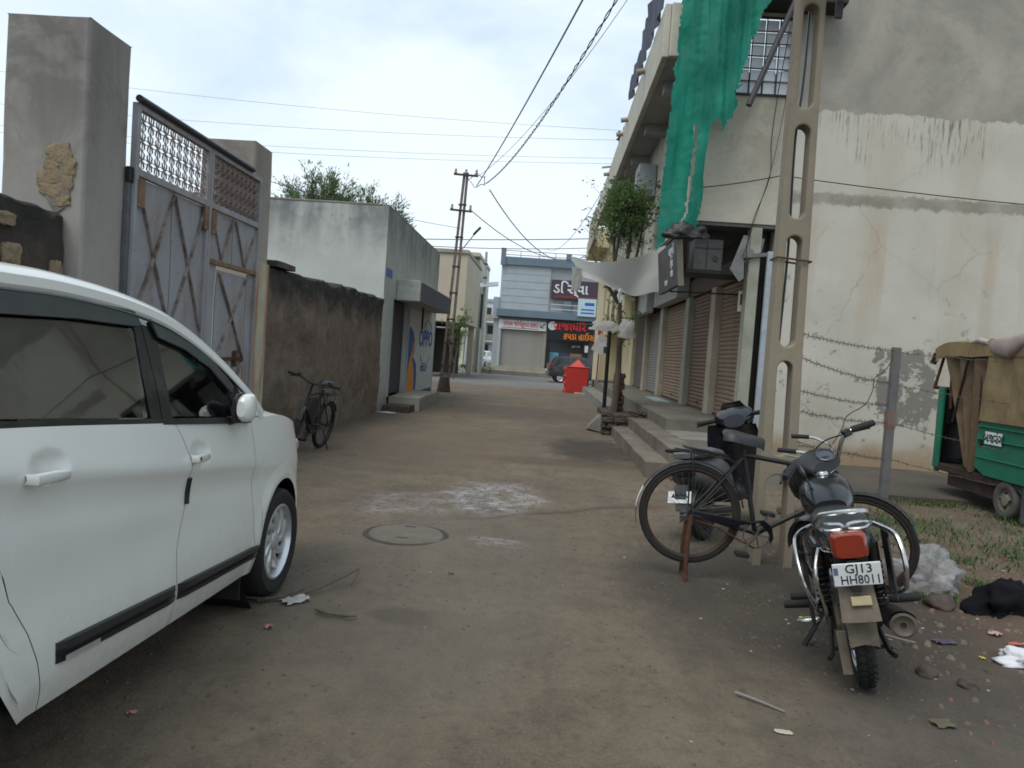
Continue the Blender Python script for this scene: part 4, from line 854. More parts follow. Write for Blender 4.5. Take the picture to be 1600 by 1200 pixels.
hang('wall_wire', 'single black wire strung level across the cream side wall', 'wire', (0, 0, 0), lambda b: (b.tube(wire((2.25, 12.05, 4.35), (3.55, 12.05, 4.62), .02), .008, 4), b.tube(wire((3.55, 12.05, 4.62), (9.5, 12.1, 4.36), .06), .008, 4)), M['black_trim'])

# ------------------------------------------------------------------ slotted cement pole
pt = thing('slotted_pole', 'tall cement power pole with a row of long slots beside the motorcycle', 'utility pole', (1.85, 5.7, 0))
Y0, Y1 = 5.68, 5.83
xl = lambda z: 1.695 - .0*z; xr = lambda z: 2.0 - .018*z - (.012*(2-z) if z < 2 else 0)*0 - .016*min(z, 1.7)
slots = [(-.2, .71), (.86, 1.58), (1.69, 2.53), (2.66, 3.36), (3.48, 4.25), (4.4, 5.2), (5.35, 6.1), (6.25, 7.0)]
b = LB(pt); zs = [-.2] + [(a[1]+c[0])/2 for a, c in zip(slots, slots[1:])] + [8.1]
for (s0, s1), z0, z1 in zip(slots, zs, zs[1:]):
    for side in (-1, 1):
        zc = (z0+z1)/2; xc = lambda z: (xl(z)+xr(z))/2; hw = .085 if s0 < 0 else .058
        L = [((xl(z0) if side < 0 else xr(z0)), z0)]
        bot = []
        if s0 > z0 + .01: bot = [(xc(z0), z0)] + [(xc(s0) + side*hw*sin(a), s0 + hw*(1-cos(a))) for a in [pi/2*i/6 for i in range(7)]]
        else: bot = [(xc(z0)+side*hw, z0)]
        top = [(xc(s1) + side*hw*cos(a), s1 - hw*(1-sin(a))) for a in [pi/2*i/6 for i in range(7)]] + [(xc(z1), z1)]
        poly = L + bot + top + [((xl(z1) if side < 0 else xr(z1)), z1)]
        if side > 0: poly = poly[::-1]
        b.prism(poly, lambda x, z: V((x, Y0 + .002*z, z)), lambda x, z: V((x, Y1 - .002*z, z)))
po_ = b.build('shaft', M['pole'], pt)
bm = bmesh.new(); bm.from_mesh(po_.data); bmesh.ops.remove_doubles(bm, verts=bm.verts, dist=.0008); seen = {}
for f_ in bm.faces: seen.setdefault(tuple(sorted(v.index for v in f_.verts)), []).append(f_)
bmesh.ops.delete(bm, geom=[f_ for g_ in seen.values() if len(g_) > 1 for f_ in g_], context='FACES'); bmesh.ops.recalc_face_normals(bm, faces=bm.faces); bm.to_mesh(po_.data); bm.free()
bv = po_.modifiers.new('bevel', 'BEVEL'); bv.width = .012; bv.segments = 2; bv.limit_method = 'ANGLE'; bv.angle_limit = R(40)
b = LB(pt); b.tube(spl([(1.79, 5.9, .5), (1.80, 5.86, 1.4), (1.82, 5.86, 2.4), (1.80, 5.85, 3.3), (1.83, 5.85, 4.2), (1.8, 5.85, 7.9)], 5), .011, 5); b.build('cable', M['black_trim'], pt)
b = LB(pt); b.tube([V((xl(2.36)-.01, Y0-.012, 2.36)), V((xr(2.36)+.012, Y0-.012, 2.34)), V((xr(2.3)+.012, Y1+.012, 2.34)), V((xl(2.3)-.01, Y1+.012, 2.36))], .008, 5, True); b.build('wire_band', M['rust'], pt)
b = LB(pt); b.obox((1.98, 5.66, 4.2), (.05,.03,.12)); b.beam((1.70, 5.6, 4.33), (2.05, 5.6, 4.33), .06, .06); b.build('clamp', M['dark_metal'], pt)
b = LB(pt); b.beam((1.2, 5.76, 7.8), (2.4, 5.76, 7.8), .06, .08); b.build('crossarm', M['dark_metal'], pt)

# ------------------------------------------------------------------ tree in its brick ring, awning and sacks
random.seed(5)
pl = thing('tree_planter', 'broken low masonry ring around the street tree at the end of the steps', 'planter', (1.7, 15.5, 0))
bk = [stone(20+i*2.3, .5, .5, .5) for i in range(4)]
for m in bk: m.materials.append(M['brick'])
dk = [m.copy() for m in bk]
for m in dk: m.materials.clear(); m.materials.append(M['stone_dark'])
def course(x0, x1, y0, y1, z0, z1, along, mats):
    z = z0; r = 0
    while z < z1-.02:
        h = .115
        if along == 'x':
            x = x0 - (.1 if r % 2 else 0)
            while x < x1-.05:
                w_ = random.uniform(.19,.27); a = max(x, x0); e = min(x+w_, x1)
                if e-a > .05: piece(random.choice(mats), 'brick', pl, V(((a+e)/2, (y0+y1)/2+random.uniform(-.02,.02), z+h/2)) - pl.location, (random.uniform(-.04,.04), 0, random.uniform(-.05,.05)), ((e-a)*1.12, (y1-y0)*1.1, h*1.15))
                x += w_
        else:
            y = y0
            while y < y1-.05:
                w_ = random.uniform(.19,.27); e = min(y+w_, y1)
                piece(random.choice(mats), 'brick', pl, V(((x0+x1)/2, (y+e)/2, z+h/2)) - pl.location, (0, random.uniform(-.04,.04), random.uniform(-.05,.05)), ((x1-x0)*1.1, (e-y)*1.12, h*1.15))
                y += w_
        z += h; r += 1
course(1.20, 1.75, 14.6, 14.85, 0, .36, 'x', dk); course(1.75, 2.15, 14.75, 15.0, .18, .5, 'x', dk)
course(1.20, 1.42, 14.85, 16.2, 0, .42, 'y', dk); course(1.5, 1.75, 15.9, 16.2, .3, 1.15, 'x', bk)
b = LB(pl); rough_box(b, 1.36, 2.2, 14.8, 16.4, -.02, .40, .2, .03); b.build('earth_fill', M['stone_dark'], pl)
b = LB(pl); b.add([V((.95, 15.5, .03)), V((1.25, 14.9, .42)), V((1.3, 15.9, .44)), V((1.0, 16.1, .03)), V((1.25, 14.9, .02)), V((1.3,15.9,.02))], [(0,1,2,3),(0,4,1),(3,2,5),(1,4,5,2),(0,3,5,4)]); b.build('leaning_slab', M['cement'], pl)
lim = [([(1.52,15.75,.3),(1.55,15.7,1.3),(1.50,15.7,2.4),(1.45,15.7,3.3)], .085), ([(1.5,15.7,2.9),(1.55,15.6,3.6),(1.62,15.5,4.4),(1.7,15.4,5.0)], .06), ([(1.48,15.7,2.8),(1.30,15.7,3.5),(1.25,15.7,4.3),(1.2,15.6,5.0)], .05), ([(1.45,15.7,2.7),(1.1,15.7,3.2),(.80,15.7,3.75)], .05), ([(1.5,15.7,2.9),(1.75,15.7,3.7),(1.85,15.6,4.7)], .045), ([(1.3,15.7,3.4),(1.35,15.4,4.2),(1.5,15.4,5.1)], .035)]
tt = tree('street_tree', 'small bushy street tree growing from the masonry ring, half cut back, before the balcony', (1.52, 15.75, .3), lim, 0, .1, M['leaf'])
cb = LB(tt); tw = LB(tt)
for k in range(430):
    a = V((random.gauss(1.46,.26), random.gauss(15.55,.28), random.gauss(4.62,.30)))
    if a.z > 5.15: a.z = 5.15-random.random()*.2
    tip = a + V((random.gauss(0,.12), random.gauss(0,.12), random.gauss(.02,.1)))
    tw.tube([V((1.46, 15.6, max(3.3, a.z-.7))).lerp(a, .72), a, tip], [.006,.004,.002], 3)
    for m in range(8): leafmesh(cb, a.lerp(tip, random.random()) + V([random.gauss(0,.055) for _ in range(3)]), V((random.gauss(0,1), random.gauss(0,1), random.gauss(-.2,.6))), random.uniform(.06,.12), .42)
for k in range(60):
    z = random.uniform(3.3, 4.3); x = random.choice((.95,1.2,1.3,1.5,1.75)) + random.gauss(0,.1); a = V((x, 15.65+random.gauss(0,.1), z)); tip = a + V((random.gauss(0,.12), random.gauss(0,.1), random.gauss(.1,.12)))
    tw.tube([a - V((0,0,.15)), a, tip], [.006,.004,.002], 3)
    for m in range(2): leafmesh(cb, tip + V([random.gauss(0,.03) for _ in range(3)]), V((random.gauss(0,1), random.gauss(0,1), random.gauss(0,.6))), random.uniform(.05,.09))
for k in range(26):
    a = V((1.5+random.gauss(0,.18), 15.8, 2.35+random.gauss(0,.2)))
    for m in range(6): leafmesh(cb, a + V([random.gauss(0,.05) for _ in range(3)]), V((random.gauss(0,1), random.gauss(0,1), random.gauss(-.3,.6))), random.uniform(.07,.12))
cb.build('crown', M['leaf'], tt, ang=0, recalc=False); tw.build('twig', M['bark'], tt, kind='stuff')
b = MB(); n = 22; rows = []
A = spl([(.36,15.3,3.56),(.95,15.2,3.47),(1.55,14.9,3.55),(2.2,14.5,3.80)], 8); Bq = spl([(.60,15.6,3.20),(1.15,15.8,3.10),(1.5,15.5,2.92),(1.75,15.4,2.86),(2.35,16.3,3.05)], 6)
na, nb_ = len(A)-1, len(Bq)-1
for i in range(25):
    u = i/24; p = A[min(na, int(u*na+.5))]; q = Bq[min(nb_, int(u*nb_+.5))]
    rows.append([p.lerp(q, v_/12) + V((0, .0, -.18*sin(pi*v_/12)*sin(pi*u) + .03*nz(u*6, v_/3))) for v_ in range(13)])
b.grid(rows); ctr = V((1.3, 15.3, 3.2)); b.v = [p-ctr for p in b.v]
def cloth_mat():
    n = N('grey_white_tarpaulin'); c = n.mix(n.ramp(n.noise(2.5, 6, .6), (.35,0),(.7,1)), (.66,.655,.63), (.50,.495,.48))
    tl = n.new('BsdfTranslucent'); tl.inputs['Color'].default_value = (.75,.74,.71,1); n.fin(c, .7); n.bump(n.noise(7, 5), .2, .02)
    m1 = n.new('MixShader'); m1.inputs[0].default_value = .7; n.ln(n.b.outputs[0], m1.inputs[1]); n.ln(tl.outputs[0], m1.inputs[2]); n.ln(m1.outputs[0], n.t.nodes['Material Output'].inputs['Surface']); return n.m
M['tarp'] = cloth_mat()
o = b.build('tarpaulin_awning', M['tarp'], None, ang=0); o.location = ctr; o['label'] = 'sagging grey white tarpaulin stretched from the street tree to the shutters'; o['category'] = 'awning'
hang('white_rag', 'ragged end of white plastic hanging below the outer corner of the tarpaulin', 'rag', (.52, 15.45, 3.12), lambda b: crumple(b, .22, .50, 14, .030, 4.4), M['tarp'])
hang('white_strip', 'short torn white strip dangling under the tarpaulin beside the tree trunk', 'rag', (1.42, 15.2, 2.82), lambda b: crumple(b, .08, .28, 6, .03, 1.4), M['whitefar'])
bpst = thing('black_post', 'black iron post with a small box standing beside the tree trunk', 'post', (1.33, 15.95, .3))
b = MB(); b.cyl((0,0,0), (.0,0,1.95), .042, 8); b.build('tube', M['black_trim'], bpst)
b = MB(); b.box(-.1, -.03, -.06, .06, 1.33, 1.47); b.build('box', M['black_trim'], bpst)
# ------------------------------------------------------------------ far side of the cross street
fb = thing('corner_shop', 'grey two storey shop building with one shuttered and one black shop, across the street', 'building', (0, 55.4, 0))
def fp(name, mat, fn, parent=None, **kw):
    b = LB(fb); fn(b); return b.build(name, mat, parent or fb, **kw)
fp('wall', M['bluegrey'], lambda b: (b.box(-3.75, -.05, 55.3, 62, 4.75, 8.05), b.box(-3.75, -3.5, 55.35, 55.6, .3, 4.1)))
fp('wall', M['greypaint'], lambda b: (b.box(-.05, 6, 55.4, 62, 4.75, 8.05), b.box(-3.75, 6, 55.9, 62, .3, 4.75)))
for z in (5.25, 5.75, 6.3, 6.85, 7.4): fp('groove', M['dkbluegrey'], lambda b: b.box(-3.6, -.1, 55.292, 55.30, z, z+.025))
fp('band', M['dkbluegrey'], lambda b: b.box(-3.9, 6, 54.9, 55.6, 4.2, 4.75), bev=.02)
fp('parapet', M['dkbluegrey'], lambda b: b.box(-3.85, 6, 55.1, 55.4, 8.05, 8.65), bev=.02)
fp('parapet_post', M['dkbluegrey'], lambda b: b.box(-3.85, -3.5, 55.0, 55.35, 8.0, 9.25))
fp('parapet_post', M['dkbluegrey'], lambda b: b.box(1.0, 1.4, 55.0, 55.35, 8.65, 9.1))
for z in (8.8, 9.1): fp('railing', M['galv'], lambda b: b.cyl((-3.6, 55.2, z), (6, 55.2, z), .03, 6))
for x in (-2.4, -1.0, .2, 2.4, 3.6): fp('railing_post', M['galv'], lambda b: b.cyl((x, 55.2, 8.65), (x, 55.2, 9.12), .025, 6))
fp('side_pier', M['greypaint'], lambda b: (b.box(-4.2, -3.76, 55.2, 62, 4.0, 5.6), b.box(-4.1, -3.76, 55.4, 62, .2, 4.0)))
for (x0, x1, z1) in ((-3.5, -.3, 3.3), (3.55, 6.2, 3.3)):
    sh = fp('shutter', M['shfar'], lambda b: b.box(x0, x1, 55.62, 55.65, .5, z1))
    b = MB(); b.box(-(x1-x0)/2, (x1-x0)/2, -.02, .0, -.045, .045); s0 = None
    for i in range(24):
        loc = V(((x0+x1)/2, 55.62, .56+i*.114)) - fb.location
        if s0 is None: s0 = b.build('slat', M['shfar'], sh, bev=.015); s0.location = loc
        else: piece(s0, 'slat', sh, loc)
fp('shop_wall', M['cement_light'], lambda b: b.box(-.3, -.06, 55.45, 55.9, .4, 4.15))
fp('lintel', M['greypaint'], lambda b: b.box(-3.75, -.06, 55.5, 55.9, 3.32, 4.15))
sn = fp('shop_sign', plain('white_sign_face', (.62,.62,.63), .05, .6), lambda b: b.box(-3.68, -.12, 55.32, 55.42, 3.28, 3.96), label='white sign with red lettering over the shuttered shop')
lm = lambda x, y, z: Matrix.Translation(-fb.location) @ frame((x, y, z), (1,0,0), (0,0,1))
redp = plain('red_letter_paint', (.55,.02,.03), .1, .6); orp = plain('orange_letter', (.8,.22,.01), .1, .5)
textmesh('ગોપાલ જોગીકુમાર કકકડ', .50, redp, 'lettering', sn, lm(-2.05, 55.315, 3.67), .004, sx=.60)
b = LB(fb); b.box(-3.5, -.7, 55.314, 55.319, 3.36, 3.40); b.build('lettering', M['ink'], sn)
b = LB(fb); b.tube([(-.62, 55.31, 3.7), (-.5, 55.31, 3.55), (-.22, 55.31, 3.85)], .03, 4); b.tube([(-.6,55.31,3.55),(-.3,55.31,3.5)], .025, 4); b.build('tick_mark', M['ink'], sn)
cs = fp('clothes_shop_front', plain('black_shopfront', (.010,.012,.016), .2, .35), lambda b: (b.box(-.04, 3.4, 55.2, 55.35, 2.65, 4.15), b.box(-.04, .25, 55.3, 55.8, .5, 2.65), b.box(2.75, 3.1, 55.3, 55.8, .5, 2.65)), label='black shop front with red and orange lettering')
fp('shop_glass', M['glassdark'], lambda b: b.box(.25, 2.75, 55.6, 55.64, .5, 2.65), cs)
emr = plain('red_sign_letter', (.70,.02,.03), .05, .4); 
textmesh('રાજાધિર', .82, emr, 'lettering', cs, lm(1.62, 55.18, 3.72), .03, sx=.95)
textmesh('કપડા હાઉસ', .66, orp, 'lettering', cs, lm(2.35, 55.18, 3.0), .03, sx=.8)
b = LB(fb); b.lathe([(0,.03),(.3,.03),(.33,0)], 20, frame((.33, 55.2, 3.72), (1,0,0), (0,0,1))); b.build('logo_disc', M['whitefar'], cs)
b = LB(fb); b.tube([V((.33+.12*cos(a), 55.165, 3.72+.16*sin(a))) for a in [i*.5 for i in range(11)]], .018, 4); b.build('logo_mark', M['galv'], cs)
b = LB(fb); b.box(2.1, 3.3, 55.19, 55.2, 4.02, 4.05); b.build('lettering', M['whitefar'], cs)
textmesh('દુકાન 24', .2, M['whitefar'], 'lettering', cs, lm(2.2, 55.58, 2.3), .004)
for (x0, x1, c, lb) in ((.2, .95, (.10,.30,.42), 'blue poster'), (1.0, 1.75, (.035,.04,.12), 'dark blue poster'), (1.8, 2.7, (.30,.16,.09), 'brown poster')):
    po = fp('poster', plain('poster_print', c, .3, .5, scale=4), lambda b: b.box(x0, x1, 55.57, 55.595, .75, 1.75), cs, label=lb)
fp('notice', M['whitefar'], lambda b: b.box(2.85, 3.1, 55.26, 55.29, 1.9, 2.4), cs)
ps = fp('name_board', plain('purple_brown_board', (.05,.03,.045), .2, .6), lambda b: b.box(.05, 4.2, 55.1, 55.3, 5.75, 7.15), label='purple brown board with white script lettering')
textmesh('ડિ સ્વા', 1.0, M['whitefar'], 'lettering', ps, lm(1.5, 55.09, 6.5), .01)
fp('board_stripe', plain('maroon_stripe', (.18,.03,.03), .1, .6), lambda b: b.box(.3, 4.1, 55.085, 55.1, 5.85, 6.0), ps)
fp('duct', M['dkbluegrey'], lambda b: b.box(1.0, 1.6, 55.1, 55.39, 4.75, 5.6))
for z in (4.95, 5.3): fp('balcony_rail', M['whitefar'], lambda b: b.cyl((.1, 54.95, z), (6, 54.95, z), .025, 6))
bl = fp('blue_sign', plain('pale_blue_sign', (.42,.58,.64), .05, .6), lambda b: b.box(2.1, 3.45, 54.8, 54.9, 4.55, 5.85), label='pale blue and white notice board on the balcony')
for (z, h) in ((5.35, .22), (5.0, .1), (4.75, .1)): fp('lettering', bp, lambda b: b.box(2.35 if h < .2 else 2.6, 3.3, 54.79, 54.8, z, z+h), bl)

def block(name, label, loc, body, mat, wins, extra=(), group=None):
    t = thing(name, label, 'building', loc, (0,0,0), group); b = LB(t)
    for q in body: b.box(*q)
    b.build('wall', mat, t, bev=.03)
    for (x0, x1, y, z0, z1) in wins:
        b = LB(t); b.box(x0-.06, x1+.06, y-.07, y-.005, z0-.06, z1+.06); f = b.build('window', M['cement_light'], t)
        b = LB(t); b.box(x0, x1, y-.085, y-.072, z0, z1); b.build('pane', M['glassdark'], f)
    for nm, m, q in extra:
        b = LB(t)
        for e in q: b.box(*e)
        b.build(nm, m, t, bev=.02)
    return t
block('beige_house', 'plain beige house with an overhanging blank upper floor behind the power pole', (-6.5, 38, 0), [(-8.5, -4.3, 37.5, 45, 2.85, 6.35), (-8.5, -5.95, 37.9, 45, 0, 2.85)], M['beigefar'], [], [('parapet', M['cement_light'], [(-8.6, -4.25, 37.4, 45.1, 6.35, 6.55)]), ('dark_opening', M['dark_in'], [(-5.94, -4.6, 38.8, 39, .2, 2.85)]), ('post', M['beigefar'], [(-4.75, -4.4, 44, 44.4, 0, 2.85)]), ('tin_hood', M['galv'], [(-5.6, -4.6, 36.9, 37.49, 2.5, 2.56)])])
block('green_house', 'tall pale green and cream house beyond the blank beige house', (-6.5, 56, 0), [(-11, -6.3, 56, 66, 0, 8.6), (-6.3, -5.55, 57, 66, 0, 8.55)], M['palegreen'], [(-7.5, -6.7, 56, 4.2, 5.6), (-7.4, -6.7, 56, 6.4, 7.6), (-7.5, -6.6, 56, 1.0, 2.6)],
      [('shade', M['cement_light'], [(-7.8, -6.4, 55.5, 55.99, 5.7, 5.8), (-7.8, -6.4, 55.5, 55.99, 7.75, 7.83), (-7.8, -6.3, 55.5, 55.99, 2.8, 2.9)]), ('parapet', M['beigefar'], [(-11.1, -5.5, 55.9, 66.1, 8.6, 8.9)]), ('door', M['brownpaint'], [(-6.25, -5.6, 56.9, 56.99, .1, 2.4)])])
block('white_house', 'white balconied house at the end of the side street beside the corner shop', (-6, 92, 0), [(-13, -2.5, 92, 100, 0, 7.6), (-9, -6.5, 90.8, 92, 2.6, 2.9), (-9, -6.5, 90.8, 92, 5.0, 5.3)], M['whitefar'], [(-8.6, -7.9, 92, 3.2, 4.7), (-7.5, -6.8, 92, 3.2, 4.7), (-8.4, -7.2, 92, 5.6, 6.9), (-6.2, -5.5, 92, 3.2, 4.6), (-8.3, -7.3, 92, .3, 2.3)],
      [('railing', M['cement_light'], [(-9, -6.5, 90.75, 90.85, 2.9, 3.6), (-9, -6.5, 90.75, 90.85, 5.3, 6.0)]), ('parapet', M['greypaint'], [(-13.1, -2.4, 91.8, 100, 7.6, 8.0)]), ('column', M['whitefar'], [(-9, -8.8, 90.8, 91, 0, 7.6), (-6.7, -6.5, 90.8, 91, 0, 7.6)])])
block('grey_house', 'low grey white house behind the street light at the end of the side street', (-10, 80, 0), [(-16, -9.0, 80, 90, 0, 6.2)], M['greypaint'], [(-10.4, -9.5, 80, 3.4, 4.8), (-12, -11, 80, 3.4, 4.8)], [('parapet', M['whitefar'], [(-16, -8.9, 79.8, 90, 6.2, 6.6)])])
block('cream_house', 'plain cream house partly hidden behind the arched house on the right', (9, 44, 0), [(4.5, 14, 44, 54, 0, 6)], M['beigefar'], [(6, 7, 44, 1.2, 2.6)])
t = thing('street_pole', 'slim grey street pole with a flat slanted panel standing on the far kerb', 'pole', (-4.33, 48.6, 0))
b = LB(t); b.cyl((-4.33, 48.6, -.1), (-4.38, 48.6, 8.0), .13, 10, .085); b.build('shaft', M['galv'], t)
b = LB(t); b.box(-4.52, -4.38, 48.4, 48.6, 3.0, 5.2); b.build('cable_trunk', M['black_trim'], t)
b = LB(t); b.cyl((-4.9, 48.6, 5.2), (-4.9, 48.6, 5.7), .05, 6); b.beam((-5.0, 48.6, 5.2), (-4.3, 48.6, 5.2), .06, .06); b.build('bracket', M['galv'], t)
b = LB(t); b.add([V(p) for p in ((-4.9,48.0,5.55),(-3.4,48.0,5.75),(-3.5,49.3,6.1),(-5.0,49.3,5.9),(-4.9,48.0,5.62),(-3.4,48.0,5.82),(-3.5,49.3,6.17),(-5.0,49.3,5.97))], [(0,1,2,3),(4,5,6,7),(0,1,5,4),(1,2,6,5),(2,3,7,6),(3,0,4,7)]); b.build('panel', M['greypaint'], t)
for z in (6.3, 7.2): b = LB(t); b.lathe([(.0,.05),(.13,.05),(.13,-.05),(0,-.05)], 8, Matrix.Translation((-4.36, 48.6, z))); b.build('band', M['rust'], t)
t = thing('side_pole', 'thick blue grey pole at the corner of the side street beside the pale green house', 'pole', (-5.7, 52.5, 0))
b = LB(t); b.cyl((-5.7, 52.5, -.1), (-5.55, 52.5, 6.2), .17, 10, .15); b.build('shaft', M['bluegrey'], t)
b = LB(t); b.cyl((-5.2, 52.4, -.1), (-5.25, 52.4, 3.2), .06, 8); b.build('stay', M['galv'], t)
random.seed(21)
tree('street_shrub', 'straggly green shrub growing up behind the twin rail power pole', (-4.6, 37, 0), [([(-4.6,37,0),(-4.5,37,1.5),(-4.4,36.9,3.1)], .06), ([(-4.6,37,.8),(-4.3,36.9,2.0),(-4.1,36.8,3.4)], .04), ([(-4.6,37,.8),(-4.9,36.9,1.8),(-4.8,36.8,2.8)], .04)], 22, .16, M['leaf'], None, .5, 0, cat='shrub')
tree('kerb_weed', 'low weeds growing round the foot of the slim grey street pole', (-4.2, 49.3, 0), [([(-4.2,49.3,0),(-4.2,49.2,.3)], .02), ([(-4.5,49.3,0),(-4.7,49.2,.25)], .02), ([(-3.8,49.3,0),(-3.6,49.2,.3)], .02)], 10, .14, M['leaf'], None, .3, 0, cat='weeds')
tree('kerb_weed', 'weeds and dead stalks heaped at the foot of the beige house', (-5.2, 46.5, 0), [([(-5.2,46.5,0),(-5.1,46.4,.5)], .02), ([(-5.7,46.5,0),(-5.8,46.4,.6)], .02)], 14, .16, M['leaf'], None, .35, 0, cat='weeds')
# ------------------------------------------------------------------ vehicles
def ring(c, hw, hh, n=20, e=2.6, fy=0.0):
    """superellipse ring in the local X-Z plane about c"""
    out = []
    for k in range(n):
        a = 2*pi*k/n; ca, sa = cos(a), sin(a)
        out.append(V((c[0] + hw*math.copysign(abs(ca)**(2/e), ca), c[1] + fy*sa, c[2] + hh*math.copysign(abs(sa)**(2/e), sa))))
    return out
def loft(b, secs, n=20, e=2.6, caps=True):
    """secs: (centre, half width, half height[, exponent])"""
    rows = [ring(s[0], s[1], s[2], n, s[3] if len(s) > 3 else e) for s in secs]
    b.grid(rows, True, True)
    if caps: b.add(rows[0], [tuple(range(n))[::-1]]); b.add(rows[-1], [tuple(range(n))])
AX = Matrix.Rotation(pi/2, 4, 'Y')      # lathe axis (Z) -> X
AY = Matrix.Rotation(-pi/2, 4, 'X')     # lathe axis (Z) -> Y
def arc(cx, cz, r, a0, a1, n=14): return [(cx + r*cos(R(a0+(a1-a0)*i/n)), cz + r*sin(R(a0+(a1-a0)*i/n))) for i in range(n+1)]
def tyre_prof(r, w, t):
    """closed cross-section: outer radius r, width w, wall height t"""
    h = w/2
    return [(r-t, -h*.72), (r-t*.55, -h), (r-t*.22, -h*.97), (r-t*.05, -h*.72), (r, -h*.35), (r, h*.35), (r-t*.05, h*.72), (r-t*.22, h*.97), (r-t*.55, h), (r-t, h*.72)]
def spoke_wheel(name, parent, c, axis, r, w, t, n_sp, mrim, hub_r=.03, hub_w=.09, tread=False, mt=None, sp_r=.0016, drum=None):
    """axis: Matrix placing local Z along the axle"""
    Mx = Matrix.Translation(c) @ axis
    tb = MB(); tb.lathe(tyre_prof(r, w, t), 48, Mx, True); ty = tb.build(name, mt or M['black_rubber'], parent)
    if tread:
        gb = MB()
        for k in range(44):
            a = 2*pi*k/44
            for s in (-1, 1):
                rot = Matrix.Rotation(a + (.07 if s > 0 else 0), 4, 'Z')
                gb.M = Mx @ rot @ Matrix.Translation((r+.001, 0, s*w*.2)) @ Matrix.Rotation(s*.5, 4, 'X'); gb.obox((0,0,0), (.012, .026, w*.30))
        gb.build('tread', M['black_rubber'], ty)
    rb_ = MB(); q = r-t; rb_.lathe([(q, -w*.36), (q+.006, -w*.40), (q-.002, -w*.44), (q-.016, -w*.2), (q-.018, 0), (q-.016, w*.2), (q-.002, w*.44), (q+.006, w*.40), (q, w*.36)], 40, Mx); rb_.build('rim', mrim, ty)
    hb = MB(); hb.lathe([(0, -hub_w/2-.03), (.012, -hub_w/2-.03), (.012, -hub_w/2), (hub_r, -hub_w/2), (hub_r*.6, -hub_w/4), (hub_r*.6, hub_w/4), (hub_r, hub_w/2), (.012, hub_w/2), (.012, hub_w/2+.03), (0, hub_w/2+.03)], 16, Mx)
    if drum: hb.lathe([(0, -drum[1]), (drum[0], -drum[1]), (drum[0]*1.03, 0), (drum[0], drum[1]), (0, drum[1])], 20, Mx)
    hb.build('hub', M['dark_metal'] if not drum else M['alloy'], ty)
    sb = MB()
    for k in range(n_sp):
        a = 2*pi*k/n_sp; s = 1 if k % 2 else -1; o = .55 if (k//2) % 2 else -.55
        sb.tube([Mx @ V((hub_r*cos(a+o), hub_r*sin(a+o), s*hub_w*.45)), Mx @ V(((q-.01)*cos(a), (q-.01)*sin(a), 0))], sp_r, 3)
    sb.build('spokes', M['spoke'], ty)
    return ty

# ---- white car on the left
car = thing('parked_car', 'white people carrier parked on the left with dark side mouldings and smoked window visors', 'car', (-2.32, 2.8, 0))
PLAN = [(-2.2,.55),(-2.16,.66),(-2.05,.76),(-1.8,.83),(-1.1,.865),(-.2,.872),(.8,.870),(1.3,.862),(1.6,.835),(1.8,.79),(1.95,.70),(2.06,.56),(2.12,.38),(2.15,0.0)]
zbelt = lambda y: 1.128 - .075*y
ZT = [(-2.3,1.2),(-1.5,1.22),(-.8,1.19),(.11,1.12),(.72,1.075),(1.05,1.065),(1.35,1.05),(1.6,1.005),(1.85,.93),(2.0,.84),(2.08,.77),(2.15,.70)]
zsill = lambda y: .285 - .045*y if y < 1.7 else .21
ARCH = ((-1.195, .375), (1.385, .372)); WC = .31
def zbot(y):
    z = zsill(y)
    for yc, r in ARCH:
        d = abs(y-yc)
        if d < r: z = max(z, WC - .01 + sqrt(r*r-d*d)*1.02)
    return z
def side_x(y, z):
    """half width of the body skin"""
    x = sinterp(PLAN, y) if y < 2.12 else PLAN[-2][1]*sqrt(max(0, (2.15-y)/.03)) 
    zb, zt = zsill(y), sinterp(ZT, y)
    if z < .42: x -= .055*((.42-z)/.2)**1.6
    zc = .97 - .125*y
    f = max(0, min(1, (1.9-y)/1.4))*min(1, (y+2.2)/.8)
    q_ = (z-zc+.03)/.035
    x += f*.020*(1/(1+math.exp(-q_*2.2)))*math.exp(-max(0, q_)*.45)
    x -= f*.010*math.exp(-((z-zc+.12)/.06)**2)
    for hy, hz in ((-.685, 1.062), (.29, .975)):
        q = ((y-hy)/.095)**2 + ((z-hz)/.052)**2
        if q < 1: x -= .020*(1-q)**.8
    x -= f*.012*math.exp(-((z-.68)/.14)**2)
    if z > zc-.03: x -= .040*((z-zc+.03)/max(.05, zt-zc+.03))**1.4
    for yc, r in ARCH:
        d = sqrt((y-yc)**2+(z-WC)**2)
        if d < r+.10: x += .012*(1-abs(d-r-.03)/.07) if abs(d-r-.03) < .07 else 0
    return max(x, 0)
bgap = lambda z: interp([(.2,.12),(.47,.13),(.59,.13),(.76,.185),(.95,.195),(1.05,.16),(1.16,.10)], z)
rgap = lambda z: interp([(.2,-.66),(.38,-.68),(.48,-.70),(.58,-.74),(.68,-.80),(.9,-.98),(1.05,-1.02),(1.25,-1.02)], z)
fgap = lambda z: interp([(.2,.98),(.55,.93),(.75,.90),(1.1,.90)], z)
NV = 60
